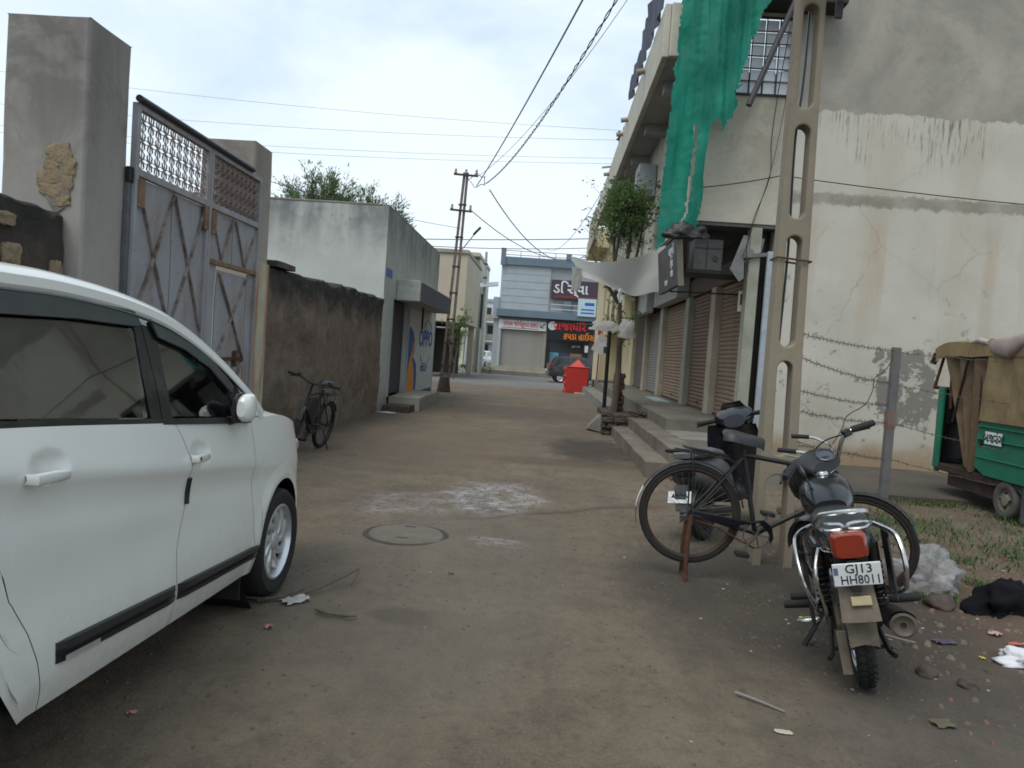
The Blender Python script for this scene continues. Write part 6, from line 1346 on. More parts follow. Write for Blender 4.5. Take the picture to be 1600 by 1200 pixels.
mp_('leg_guard_mesh', M['black_dusty'], lambda b: b.grid([[V((.19+.02*sin(pi*i/6), .12-.23*i/6, .42+.30*j/5)) for i in range(7)] for j in range(6)]))
mp_('frame', M['dark_metal'], lambda b: [(b.tube(spl([(s*.06,-.25,.66),(s*.08,.1,.66),(s*.07,.45,.68),(s*.03,.95,.80)], 5), .018, 8), b.tube(spl([(s*.05,.96,.74),(s*.1,.88,.45),(s*.1,.72,.22),(s*.1,.45,.22),(s*.08,.42,.45),(s*.07,.35,.66)], 5), .016, 8)) for s in (-1, 1)])
eng = mp_('engine', M['alloy'], lambda b: (b.box(-.12, .12, .45, .80, .24, .42), b.lathe([(0,.15),(.1,.15),(.12,.12),(.12,-.12),(.1,-.15),(0,-.15)], 20, Matrix.Translation((0,.55,.33)) @ AX)), None, None, bev=.02)
mp_('cylinder_fins', M['dark_metal'], lambda b: [b.obox((0, .78+.018*k, .40+.018*k), (.17,.13,.008), (R(-40),0,0)) for k in range(10)], eng)
ex = mp_('exhaust', M['dark_metal'], lambda b: (b.tube(spl([(.05,.88,.46),(.10,.92,.32),(.13,.75,.21),(.15,.45,.21),(.165,.25,.235)], 6), .02, 8), b.tube([(.150,.28,.255),(.155,.2,.27),(.175,-.14,.335),(.18,-.24,.35)], [.022,.048,.056,.056], 16)))
mp_('silencer_cap', plain('dull_silencer', (.13,.105,.085), .3, .5, .5, dirt=.4), lambda b: b.lathe([(.056,0),(.059,.012),(.047,.015),(.034,.006),(.014,.006),(.014,-.02),(0,-.02)], 22, Matrix.Translation((.18,-.24,.35)) @ Matrix.Rotation(pi/2, 4, 'X')), ex)
mp_('heat_shield', M['dark_metal'], lambda b: b.grid([[V((.178+.064*cos(a)+(y+.2)*-.05, y, .345-(y+.2)*.18+.064*sin(a))) for a in [R(20+14*k) for k in range(11)]] for y in (-.25,-.1,.05)]), ex)
mp_('chain_case', M['mudguard'], lambda b: b.prism([(-.10,.24),(.55,.25),(.58,.38),(-.05,.40),(-.13,.33)], lambda y, z: V((-.095, y, z)), lambda y, z: V((-.075, y, z))), None, None, bev=.008)
mp_('chain_flap', M['mudguard'], lambda b: b.obox((-.085,-.20,.22), (.045,.02,.20), (R(-14),0,0)), None, None, bev=.006)
mp_('side_stand', M['black_trim'], lambda b: (b.tube([(-.11,.42,.26),(-.20,.40,.13),(-.265,.39,.045)], .014, 8), b.obox((-.275,.39,.045), (.07,.05,.012))))
mp_('centre_stand', M['dark_metal'], lambda b: (b.tube([(-.10,.30,.24),(-.13,.02,.14),(-.15,-.03,.13)], .013, 6), b.tube([(.10,.30,.24),(.13,.02,.14),(.15,-.03,.13)], .013, 6), b.cyl((-.12,.05,.15),(.12,.05,.15), .01, 6)))
mp_('gear_pedal', M['chrome'], lambda b: (b.tube([(-.14,.40,.27),(-.17,.62,.26)], .007, 6), b.box(-.2, -.14, .6, .63, .25, .27), b.grid([[V((-.25+.09*i, .22+.03*j, .245)) for i in (0, 1)] for j in (0, 1)])))
mp_('pillion_step', M['chrome'], lambda b: (b.tube([V((-.215+.05*cos(a)*1.1, .14+.03*sin(a), .275)) for a in [2*pi*i/16 for i in range(16)]], .006, 5, True), b.cyl((-.26,.14,.275), (-.17,.14,.275), .004, 4)))

# ---- bicycles
def bicycle(t, Rw, wb, steer, mframe, mrim, roadster):
    P = lambda n_, m, fn, parent=None, Mx=None, **kw: (lambda b: (setattr(b, 'M', Mx), fn(b), b.build(n_, m, parent or t, **kw))[2])(MB())
    BB = V((.47, 0, Rw-.065)); ST = V((.30, 0, Rw+.47)); HT = V((.84 if roadster else .74, 0, Rw+.46)); HBm = HT + V((.075, 0, -.20)); FAx = V((wb, 0, Rw))
    ang = math.atan2(HT.x-HBm.x, HT.z-HBm.z)
    FAm = Matrix.Translation(HT) @ Matrix.Rotation(ang, 4, 'Y') @ Matrix.Rotation(steer, 4, 'Z') @ Matrix.Rotation(-ang, 4, 'Y') @ Matrix.Translation(-HT)
    AYr = Matrix.Rotation(pi/2, 4, 'X')
    tw_ = .042 if roadster else .05
    spoke_wheel('rear_wheel', t, (0,0,Rw), AYr, Rw, tw_, .042, 36, mrim, .022, .07)
    spoke_wheel('front_wheel', t, FAm @ FAx, FAm.to_3x3().to_4x4() @ AYr, Rw, tw_, .042, 32, mrim, .018, .06)
    P('frame', mframe, lambda b: (b.cyl(ST, HT, .017, 10), b.cyl(BB, ST + (ST-BB)*.06, .0175, 10), b.cyl(BB, HBm, .0185, 10), b.cyl(HT + (HT-HBm)*.1, HBm - (HT-HBm)*.1, .018, 10),
        [(b.tube([BB + V((0,s*.02,0)), V((.1,s*.05,Rw-.01)), V((0,s*.06,Rw))], .009, 8), b.tube([ST + V((0,s*.015,-.02)), V((.1,s*.05,Rw+.15)), V((0,s*.06,Rw))], .008, 8)) for s in (-1, 1)]))
    P('fork', mframe, lambda b: [b.tube(spl([HBm - (HT-HBm)*.1 + V((0,s*.03,0)), V((wb-.13,s*.05,Rw+.12)), V((wb,s*.05,Rw))], 5), .010, 8) for s in (-1, 1)], None, FAm)
    if roadster: P('post', M['dark_metal'], lambda b: b.cyl(ST, ST + V((-.03,0,.10)), .012, 8))
    sd_ = P('saddle', M['leather'], lambda b: b.grid([[V((ST.x-.03 + x, w_*sin(k/4*pi/2), ST.z+.15 + dz - (abs(k)/4)**2.2*(.075 if x > -.13 else .05))) for k in range(-4, 5)] for x, w_, dz in ((-.14,.05,-.02),(-.12,.10,.01),(-.06,.115,.012),(.02,.07,0),(.09,.035,-.004),(.15,.022,-.015),(.16,.01,-.03))]), ang=60)
    P('saddle_spring', M['dark_metal'], lambda b: ([b.tube([V((ST.x-.13 + .014*cos(a), s*.06 + .014*sin(a), ST.z+.06+.06*a/25)) for a in [i*.6 for i in range(42)]], .003, 4) for s in (-1, 1)], b.tube([V((ST.x-.14,.06,ST.z+.07)), V((ST.x+.1,.01,ST.z+.12)), V((ST.x+.1,-.01,ST.z+.12)), V((ST.x-.14,-.06,ST.z+.07))], .005, 5)), sd_)
    if roadster:
        P('handlebar', M['chrome'], lambda b: (b.tube(spl([HT + V((-.26,.26,.13)), HT + V((-.12,.27,.15)), HT + V((.0,.20,.14)), HT + V((.04,.07,.16)), HT + V((.04,-.07,.16)), HT + V((.0,-.20,.14)), HT + V((-.12,-.27,.15)), HT + V((-.26,-.26,.13))], 6), .011, 8), b.cyl(HT + V((-.005,0,0)), HT + V((.03,0,.16)), .011, 8)), None, FAm)
        for s in (-1, 1): P('grip', M['black_rubber'], lambda b: b.tube([HT + V((-.15,s*.272,.148)), HT + V((-.27,s*.26,.128))], .016, 10), None, FAm)
        P('brake_rod', M['chrome'], lambda b: [b.tube(spl([HT + V((-.22,s*.24,.10)), HT + V((-.02,s*.20,.10)), HT + V((.03,s*.05,.07)), HT + V((.06,s*.03,-.1))], 5), .005, 6) for s in (-1, 1)], None, FAm)
    else:
        P('handlebar', M['dark_metal'], lambda b: (b.tube(spl([HT + V((-.06,.33,.19)), HT + V((.0,.18,.20)), HT + V((.03,.06,.165)), HT + V((.03,-.06,.165)), HT + V((.0,-.18,.20)), HT + V((-.06,-.33,.19))], 5), .013, 8), b.cyl(HT, HT + V((.02,0,.17)), .013, 8)), None, FAm)
        for s in (-1, 1):
            P('grip', M['black_rubber'], lambda b: b.tube([HT + V((-.03,s*.24,.195)), HT + V((-.06,s*.34,.19))], .018, 8), None, FAm)
            P('lever', M['dark_metal'], lambda b: (b.obox(HT + V((-.01,s*.20,.215)), (.03,.05,.04)), b.tube([HT + V((.03,s*.2,.19)), HT + V((.02,s*.3,.17))], .007, 5)), None, FAm)
    for (c, a0, a1, Mx) in ((V((0,0,Rw)), 15 if roadster else 60, 200 if roadster else 150, None), (FAx, 40, 165, FAm)):
        P('mudguard', M['black_dusty'], lambda b: b.grid([[V((c.x + (Rw+.022)*cos(R(a)), yy, c.z + (Rw+.022)*sin(R(a)) - yy*yy*12)) for yy in (-.03,-.018,0,.018,.03)] for a in [a0+(a1-a0)*i/20 for i in range(21)]]), None, Mx)
    if roadster: P('white_mudguard_tip', M['plate'], lambda b: b.grid([[V(((Rw+.0245)*cos(R(a)), yy, Rw + (Rw+.0245)*sin(R(a)) - yy*yy*12)) for yy in (-.031,-.018,0,.018,.031)] for a in [158+24*i/6 for i in range(7)]]))
    P('carrier', M['dark_metal'], lambda b: ([b.tube([(.26,s*.05,Rw+.40),(.2,s*.055,Rw+.43),(-.17,s*.055,Rw+.43)], .006, 6) for s in (-1, 1)], [b.cyl((x,-.055,Rw+.43),(x,.055,Rw+.43), .005, 6) for x in (-.17,-.06,.05,.15)], [b.cyl((-.05,s*.055,Rw+.43),(0,s*.07,Rw), .005, 6) for s in (-1, 1)], b.tube([(.2,-.03,Rw+.445),(-.12,-.03,Rw+.46),(-.12,.03,Rw+.46),(.2,.03,Rw+.445)], .005, 5)))
    cr_ = P('chainwheel', M['spoke'], lambda b: (b.lathe([(.085,-.003),(.095,-.003),(.095,.003),(.085,.003)], 28, Matrix.Translation(BB + V((0,-.045,0))) @ AYr, True), [b.beam(BB + V((0,-.045,0)), BB + V((.088*cos(k*2*pi/5), -.045, .088*sin(k*2*pi/5))), .006, .02, (0,1,0)) for k in range(5)]))
    for s, a in ((-1, R(235)), (1, R(55))):
        e = BB + V((.165*cos(a), s*.07, .165*sin(a))); P('crank', M['spoke'], lambda b: b.beam(BB + V((0,s*.06,0)), e, .014, .02, (0,1,0)), cr_)
        P('pedal', M['black_rubber'], lambda b: b.box(e.x-.045, e.x+.045, min(e.y, e.y+s*.085), max(e.y, e.y+s*.085), e.z-.014, e.z+.014), cr_, bev=.004)
    if roadster:
        P('chain_case', M['black_gloss'], lambda b: (b.prism([(-.02,Rw+.035),(.40,Rw+.02),(BB.x+.03,BB.z+.115),(BB.x+.09,BB.z+.08),(BB.x+.115,BB.z+.0),(BB.x+.10,BB.z-.05),(BB.x+.085,BB.z+.02),(BB.x+.0,BB.z+.09),(.3,Rw-.03),(-.02,Rw-.01)], lambda x, z: V((x,-.06,z)), lambda x, z: V((x,-.035,z)))), bev=.004)
        P('chain', M['rust'], lambda b: b.tube([BB + V((0,-.045,-.095)), V((.2,-.045,Rw-.06)), V((0,-.045,Rw-.03))], .006, 4))
        P('parking_stand', M['rust'], lambda b: ([b.tube([(0,s*.075,Rw),(.005,s*.08,Rw-.22),(.03,s*.10,-.10)], [.014,.018,.014], 6) for s in (-1, 1)], b.cyl((.03,-.10,-.09),(.03,.10,-.09), .010, 6)))
    else:
        P('chain', M['dark_metal'], lambda b: (b.tube([BB + V((0,-.045,-.095)), V((0,-.045,Rw-.04))], .006, 4), b.tube([BB + V((0,-.045,.095)), V((0,-.045,Rw+.04))], .006, 4)))
        P('kick_stand', M['dark_metal'], lambda b: b.tube([(.12,.05,Rw-.05),(.10,.16,.02)], .010, 6))
        P('frame_infill', M['black_dusty'], lambda b: b.prism([(BB.x+.03,BB.z+.1),(ST.x+.12,ST.z-.06),(HT.x-.06,HT.z-.04),(HBm.x-.05,HBm.z+.0)], lambda x, z: V((x,-.03,z)), lambda x, z: V((x,.03,z))), bev=.02)  # black block filling the frame triangle
bt = thing('roadster_bicycle', 'old black roadster bicycle propped on its rear stand in front of the slotted pole', 'bicycle', (1.06, 5.22, .105), (0, R(5.1), R(-2)))
bicycle(bt, .355, 1.18, R(-26), M['black_dusty'], plain('dark_brown_rim', (.045,.026,.017), .4, .7, .3), True)
bt = thing('mountain_bicycle', 'dark bicycle with flat handlebars leaning at the foot of the brown mud wall', 'bicycle', (-3.05, 10.05, 0.0), (0, 0, 0))
bt.rotation_euler = (R(-9), 0, R(-95))
bicycle(bt, .33, 1.02, R(20), M['black_dusty'], M['dark_metal'], False)

# ---- scooter behind the bicycle
sc_ = thing('scooter', 'black scooter parked on the steps side with grey bodywork and a sticker, behind the bicycle', 'scooter', (1.47, 6.42, 0), (0, R(-9), R(-36)))
def sp_(name, mat, fn, parent=None, Mx=None, **kw):
    b = MB(); b.M = Mx; fn(b); return b.build(name, mat, parent or sc_, **kw)
grs = plain('dusty_grey_plastic', (.07,.075,.08), .2, .45, scale=8, dirt=.35, dirtc=(.12,.105,.09))
def disc_wheel(name, c, r, w, Mx=None):
    A = (Mx or Matrix()) @ Matrix.Translation(c) @ AX
    b = MB(); b.lathe(tyre_prof(r, w, .075), 36, A, True); ty = b.build(name, M['black_rubber'], sc_)
    b = MB(); b.lathe([(r-.075,-w*.36),(r-.08,-.02),(.07,-.02),(.05,-w*.3),(0,-w*.3)], 24, A); b.lathe([(r-.075,w*.36),(r-.08,.02),(.07,.02),(.05,w*.3),(0,w*.3)], 24, A); b.build('rim', M['dark_metal'], ty)
SA = Matrix.Translation((0, 1.05, .75)) @ Matrix.Rotation(R(26), 4, 'X') @ Matrix.Rotation(R(20), 4, 'Z') @ Matrix.Rotation(R(-26), 4, 'X') @ Matrix.Translation((0, -1.05, -.75))
disc_wheel('rear_wheel', (0, 0, .22), .22, .09); disc_wheel('front_wheel', (0, 1.24, .22), .22, .09, SA)
sp_('rear_body', grs, lambda b: loft(b, [((0,-.34,.60), .07, .05), ((0,-.25,.585), .13, .10), ((0,-.05,.56), .17, .15), ((0,.20,.55), .18, .17), ((0,.36,.50), .16, .17), ((0,.44,.42), .14, .14)], 22, 2.8), ang=60)
sp_('seat', plain('grey_seat_vinyl', (.10,.105,.11), .2, .55, scale=15), lambda b: loft(b, [((0,-.25,.735), .10, .02), ((0,-.18,.745), .14, .045), ((0,.1,.745), .145, .05), ((0,.3,.715), .13, .05), ((0,.42,.68), .09, .035)], 20, 3.0), ang=60)
st_k = sp_('sticker', plain('pale_blue_sticker', (.45,.55,.6), .2, .4, scale=30), lambda b: b.obox((-.172, .02, .625), (.006, .15, .075), (0, R(-12), 0)))
textmesh('N', .075, M['ink'], 'lettering', st_k, frame((-.177, .02, .625), (0,-1,0), (.2,0,1)), .001)
sp_('stripe', M['red_paint'], lambda b: b.tube([(-.168,-.20,.53),(-.182,.1,.52),(-.178,.32,.50)], [.008,.012,.006], 6))
sp_('grab_rail', M['dark_metal'], lambda b: b.tube(spl([(-.15,.05,.73),(-.155,-.15,.77),(-.12,-.33,.79),(0,-.38,.79),(.12,-.33,.79),(.155,-.15,.77),(.15,.05,.73)], 5), .014, 8))
sp_('tail_light', M['black_trim'], lambda b: loft(b, [((0,-.385,.62), .06, .03), ((0,-.36,.62), .10, .05), ((0,-.30,.61), .12, .06)], 16, 3.0))
np2 = sp_('number_plate', M['plate'], lambda b: b.obox((-.01,-.36,.40), (.21,.008,.10), (R(-18),0,0)))
textmesh('4090', .075, M['ink'], 'lettering', np2, frame((-.01,-.366,.40), (1,0,0), (0,-.3,1)), .001)
sp_('rear_fender', grs, lambda b: (b.grid([[V((x, .29*cos(R(a)), .22+.29*sin(R(a)) - x*x*8)) for x in (-.06,-.03,0,.03,.06)] for a in range(35, 186, 10)]), b.box(-.05, .05, -.37, -.31, .28, .5)))
sp_('engine_case', M['alloy'], lambda b: loft(b, [((-.12,-.08,.24), .05, .07), ((-.13,.1,.26), .06, .10), ((-.12,.35,.28), .06, .10), ((-.1,.5,.3), .04, .07)], 14))
sp_('exhaust', M['dark_metal'], lambda b: b.tube([(.12,.45,.2),(.15,.25,.22),(.17,.0,.25),(.18,-.25,.28)], [.02,.045,.05,.045], 12))
sp_('floorboard', M['black_trim'], lambda b: b.box(-.15, .15, .42, .95, .27, .33), bev=.02)
sp_('front_apron', M['black_gloss'], lambda b: [b.grid([[V(((.27*(1-.30*((z-.62)/.5)**2))*k/5, 1.0 - (z-.35)*.16 + o - .10*(k/5)**2 + (.08*max(0,.45-z)*-6 if z < .45 else 0), z)) for k in range(-5, 6)] for z in (.30,.4,.5,.6,.7,.8,.9,.97)]) for o in (0, .05)], ang=60)
sp_('front_nose', M['black_gloss'], lambda b: loft(b, [((0,.98,.62), .12, .26), ((0,1.08,.60), .10, .22), ((0,1.14,.58), .05, .14)], 16, 2.6), ang=60)
sp_('front_fender', M['black_gloss'], lambda b: b.grid([[V((x, 1.24+.26*cos(R(a)), .22+.26*sin(R(a)) - x*x*8)) for x in (-.07,-.04,0,.04,.07)] for a in range(10, 175, 11)]), None, SA)
sp_('fork', M['dark_metal'], lambda b: [b.cyl((s*.07,1.24,.22), (s*.05,1.1,.55), .018, 8) for s in (-1, 1)], None, SA)
hc = sp_('handlebar_cowl', M['black_gloss'], lambda b: loft(b, [((0,.80,1.0), .10, .06), ((0,.88,1.035), .19, .095), ((0,.98,1.05), .18, .105), ((0,1.07,1.02), .13, .085), ((0,1.12,.99), .06, .05)], 20, 2.4), None, SA, ang=60)
sp_('visor', M['black_gloss'], lambda b: b.grid([[V((.12*k/3*(1-.3*j), .98 - .03*j - .03*(k/3)**2, 1.13+.06*j)) for k in range(-3, 4)] for j in (0, .5, 1)]), hc, SA)
for s in (-1, 1):
    gp = sp_('grip', M['black_rubber'], lambda b: b.tube([(s*.16,.90,1.04),(s*.22,.875,1.04),(s*.35,.83,1.04)], [.02,.02,.02], 10), hc, SA)
    sp_('lever', M['black_trim'], lambda b: b.tube([(s*.18,.94,1.03),(s*.24,.96,1.025),(s*.37,.91,1.015)], .009, 6), hc, SA)
sp_('mirror_stub', M['chrome'], lambda b: b.lathe([(0,.03),(.02,.025),(.028,.0),(.02,-.02),(0,-.025)], 12, Matrix.Translation((-.15,.96,1.03))), hc, SA)
sp_('stand', M['dark_metal'], lambda b: b.tube([(-.1,.35,.22),(-.2,.33,.1),(-.235,.33,.03)], .012, 6))

# ---- auto-rickshaw
ar = thing('auto_rickshaw', 'green auto rickshaw with a faded tan canvas hood parked against the flaking wall', 'auto rickshaw', (5.90, 8.52, .02))
def ap(name, mat, fn, parent=None, **kw):
    b = MB(); fn(b); return b.build(name, mat, parent or ar, **kw)
green = plain('faded_green_paint', (.008,.15,.085), .2, .5, scale=4, dirt=.4, dirtc=(.05,.09,.06))
def canvas_mat():
    n = N('faded_tan_canvas'); x, y, z = n.xyz()
    c = n.mix(n.ramp(n.noise(2.2, 6, .6, .3), (.35,0),(.7,1)), (.25,.182,.088), (.14,.10,.052))
    c = n.mix(n.math('MULTIPLY', n.ramp(n.noise(5, 6, .7, .2, n.map((1,1,.4))), (.5,0),(.7,1)), .5), c, (.31,.24,.14))
    n.bump(n.noise(11, 6, .6), .3, .02); return n.fin(c, .85)
M['canvas'] = canvas_mat()
brn = plain('red_brown_chassis', (.042,.023,.019), .4, .8, dirt=.4)
def side_panel(s):
    def f(b):
        P = [(-.55,.42),(.40,.42),(.60,.50),(.62,.80),(.60,1.02),(.56,1.06),(-.55,1.12)]
        b.prism(P, lambda y, z: V((s*(.62+.02*sin(z*3)), y, z)), lambda y, z: V((s*.57, y, z)))
        for z in (.62, .84, .99): b.box(min(s*.62,s*.652), max(s*.62,s*.652), -.55, .58, z, z+.012)
    return f
for s in (-1, 1):
    ap('side_panel', green, side_panel(s), bev=.015)
    ap('chassis_rail', brn, lambda b: b.box(min(s*.5,s*.61), max(s*.5,s*.61), -.5, 1.5, .33, .42), bev=.01)
tx = ap('text_plate', M['plate'], lambda b: b.box(-.648, -.640, .10, .42, .80, .945))
textmesh('બજરંગ', .15, M['ink'], 'lettering', tx, frame((-.650, .26, .87), (0,-1,0), (0,0,1)), .001, sx=.95)
ap('side_mark', M['black_trim'], lambda b: b.obox((-.645,.50,.80), (.02,.07,.04), (R(30),0,0)))
ap('rear_panel', green, lambda b: (b.box(-.60, .60, -.58, -.54, .42, 1.12)), bev=.02)
ap('floor', brn, lambda b: (b.box(-.58, .58, -.5, 1.6, .36, .41), b.box(-.58, .58, -.5, .3, .41, .6)))
ap('bulkhead', M['black_dusty'], lambda b: (b.box(-.55, .55, .95, .99, .4, 1.1), b.box(-.25, .25, .92, 1.3, .55, .72)), bev=.02)
ap('rear_seat', M['black_dusty'], lambda b: (b.box(-.52, .52, -.1, .42, .6, .78), b.box(-.52, .52, -.2, -.08, .7, 1.3)), bev=.05)
def apron(b):
    rows = []
    for z in (.30,.45,.65,.85,1.05,1.25,1.42):
        rows.append([V((.60*sin(a), 1.50 + (.40+.06*(1-abs(z-.7)))*cos(a) - (z-.3)*.02, z)) for a in [R(-90+15*k) for k in range(13)]])
    b.grid(rows); b.grid([[p*1 + V((-.02*(p.x/.6), -.02, 0)) for p in r] for r in rows])
ap('front_apron', green, apron, ang=60)
def apron_in(b):
    b.grid([[V((.575*sin(a), 1.46 + (.40+.05*(1-abs(z-.7)))*cos(a) - (z-.3)*.02, z)) for a in [R(-90+15*k) for k in range(13)]] for z in (.32,.5,.8,1.05,1.25,1.41)])
    b.box(-.56, .56, 1.45, 1.70, .95, 1.40)
ap('inner_apron', M['black_trim'], apron_in)
ap('under_skirt', brn, lambda b: (b.box(-.55, .55, -.5, 1.3, .16, .33)))
ap('apron_post', green, lambda b: (b.box(-.625, -.585, 1.46, 1.58, .36, 1.42)), bev=.01)
ws = ap('windscreen_frame', M['rust'], lambda b: (b.cyl((-.60,1.74,1.40), (-.56,1.58,1.98), .02, 8), b.cyl((.60,1.74,1.40), (.56,1.58,1.98), .02, 8), b.cyl((-.58,1.78,1.41), (.58,1.78,1.41), .02, 8), b.cyl((-.57,1.35,1.15), (-.57,1.45,1.98), .018, 8)))
ap('mirror', M['black_trim'], lambda b: b.obox((-.66,1.68,1.80), (.03,.09,.15), (.3,0,.3)), ws, bev=.012)
for s in (-1, 1): ap('hood_frame', M['dark_metal'], lambda b: (b.cyl((s*.60,.62,1.0), (s*.58,.74,1.98), .016, 8), b.cyl((s*.58,-.5,1.98), (s*.58,1.58,1.98), .016, 8), b.cyl((s*.6,-.52,1.1), (s*.58,-.5,1.98), .016, 8)))
def hood(b):
    rows = []
    for y in [-.60+2.28*i/24 for i in range(25)]:
        w_ = .665
        rows.append([V((w_*math.copysign(min(1, (abs(k)/7)**.8), k), y, 2.09 - .10*abs(k/8)**2.4 - .04*sin(pi*(y+.6)/.76)**2*(1-abs(k/8)) - .5*max(0, y-1.42)**1.3 - (.16 + .02*nz(y*3, 1) if abs(k) == 8 else 0) + .010*nz(y*4, k*.8))) for k in range(-8, 9)])
    b.grid(rows)
hd_ = ap('canvas_hood', M['canvas'], hood)
def rear_canvas(b):
    rows = []
    for i in range(15):
        z = 1.06 + .98*i/14; r = []
        for k in range(25):
            y = -.58 + (.62+.02-.0)*1.75*k/24 - .0; yy = min(y, .60 - .0*(z-1.06)) ; yb_ = .56 - .10*((z-1.06)/.98)
            y = -.58 + (yb_+.58)*k/24
            r.append(V((-.655 + .02*nz(y*5, z*4, 3) + .035*sin((y+z)*6)*max(0,.3-abs(z-1.5)) - .0, y, z)))
        rows.append(r)
    b.grid(rows); b.grid([[V((.65, p.y, p.z)) for p in r] for r in rows]); b.grid([[V((-.65+1.3*k/8, -.59, 1.06+.98*i/8)) for k in range(9)] for i in range(9)])
ap('canvas_side', M['canvas'], rear_canvas)
def drape(b):
    rows = []
    for i in range(22):
        z = .44 + 1.52*i/21; r = []; f_ = (z-.44)/1.52
        for k in range(17):
            u = k/16; y0 = .62 + .02*(1-f_); y1 = .86 + .66*f_**1.3
            r.append(V((-.61 + .035*sin(u*16 + 2*f_) + .02*nz(u*4, z*3), y0+(y1-y0)*u, z + .03*sin(u*20)*(1 if i == 0 else 0))))
        rows.append(r)
    b.grid(rows)
ap('side_curtain', plain('brown_curtain', (.115,.075,.04), .35, .85, scale=4, dirt=.4, dirtc=(.07,.05,.035)), drape)
ap('slanting_post', M['dark_metal'], lambda b: b.cyl((-.655, 1.12, 1.0), (-.65, .86, 1.96), .016, 8))
ap('cloth_bundle', plain('dusty_pink_cloth', (.33,.26,.24), .2, .9, scale=6), lambda b: loft(b, [((-.62,.52,1.97), .03, .04), ((-.66,.35,1.95), .06, .09), ((-.66,.05,1.93), .08, .13), ((-.63,-.15,2.02), .08, .08), ((-.55,-.35,2.1), .05, .04)], 14), hd_, ang=70)
ap('hood_edge', plain('pale_hood_edge', (.42,.39,.34), .2, .9), lambda b: b.tube([(-.645,.95,2.0),(-.655,.7,2.03),(-.66,.5,2.0)], [.015,.035,.03], 8), hd_)
for s in (-1, 1):
    Mx = Matrix.Translation((s*.57, 0, .205)) @ AX @ (Matrix() if s > 0 else Matrix.Rotation(pi, 4, 'X'))
    b = MB(); b.lathe(tyre_prof(.215, .11, .09), 32, Mx, True); w_ = b.build('rear_wheel', plain('dusty_tyre', (.085,.08,.072), .3, .9, scale=10), ar)
    b = MB(); b.lathe([(.125,.04),(.12,.02),(.07,.02),(.06,.045),(0,.05)], 20, Mx); b.build('rim', plain('dusty_rim', (.17,.15,.12), .3, .8), w_)
    b = MB(); [b.lathe([(0,.03),(.012,.03),(.012,0)], 6, Mx @ Matrix.Translation((.085*cos(k*pi/2), .085*sin(k*pi/2), .015))) for k in range(4)]; b.build('wheel_nuts', M['ink'], w_)
    ap('mudguard', green, lambda b: b.grid([[V((s*(.50+.12*k/3), .30*cos(R(a)), .205+.30*sin(R(a)))) for k in range(4)] for a in range(25, 160, 12)]))
ap('mud_flap', plain('chequered_flap', (.06,.06,.065), .2, .8), lambda b: (b.box(-.64, -.5, -.36, -.34, .02, .40), [b.box(-.645, -.64+.14*0-.001, -.36+.0, -.34, .02, .4)]))
def flap(b):
    for i in range(7):
        for j in range(9):
            if (i+j) % 2: b.box(-.60+.025*i-.0, -.60+.025*(i+1), -.372, -.362, .03+.04*j, .03+.04*(j+1))
ap('flap_check', plain('pale_flap_check', (.25,.26,.27), .2, .8), flap)
b = MB(); b.lathe(tyre_prof(.215, .10, .09), 28, Matrix.Translation((0, 1.72, .205)) @ AX, True); fwh = b.build('front_wheel', M['black_rubber'], ar)
ap('front_mudguard', green, lambda b: b.grid([[V((-.08+.16*k/3, 1.72+.26*cos(R(a)), .205+.26*sin(R(a)))) for k in range(4)] for a in range(10, 190, 12)]))
# ------------------------------------------------------------------ small things
rs = thing('shrine_box', 'bright red box shrine with a small pyramid roof standing at the street corner', 'shrine', (1.36, 31.5, 0), (0, 0, R(-6)))
b = MB(); b.box(-.40, .52, -.5, .5, .0, 1.07); b.build('body', M['red_paint'], rs, bev=.02)
b = MB(); b.add([V(p) for p in ((-.30,-.36,1.10),(.36,-.36,1.10),(.36,.36,1.10),(-.30,.36,1.10),(.03,0,1.42))], [(0,1,4),(1,2,4),(2,3,4),(3,0,4),(3,2,1,0)]); b.build('roof', M['red_paint2'], rs)
b = MB(); b.box(-.42, .54, -.52, .52, 1.072, 1.10); b.build('roof_slab', M['red_paint'], rs, bev=.008)
b = MB()
for z0, z1 in ((0,.12),(.36,.42),(.66,.72),(.95,1.06)): b.box(-.54, -.402, -.42, .5, z0, z1)
b.box(-.54, -.402, .35, .5, .12, .95); b.build('shelf', M['red_paint2'], rs, bev=.01)
st_ = thing('flat_stone', 'flat cream stone lying on the ground in front of the red shrine box', 'stone', (1.62, 29.2, 0))
b = MB(); rough_box(b, -.38, .38, -.3, .35, -.02, .10, .15, .02); b.build('slab', M['cement_light'], st_)
rp = thing('red_post', 'thin red iron post standing just right of the red shrine box', 'post', (2.2, 31.4, 0))
b = MB(); b.cyl((0,0,0), (.05,0,3.1), .03, 8); b.build('tube', plain('dull_red_post', (.2,.05,.04), .2, .7), rp)
b = MB(); b.box(-.07, .07, -.02, .02, 2.5, 2.9); b.build('plate', M['red_paint'], rp)
gb = thing('granite_bench', 'low grey stone bench beside the red post at the corner', 'bench', (2.6, 29.6, .3))
b = MB(); b.box(-.5, .45, -.2, .2, .30, .38); b.build('seat', M['cement'], gb, bev=.01)
for x in (-.4, .35): b = MB(); b.box(x-.06, x+.06, -.15, .15, 0, .30); b.build('leg', M['cement'], gb)

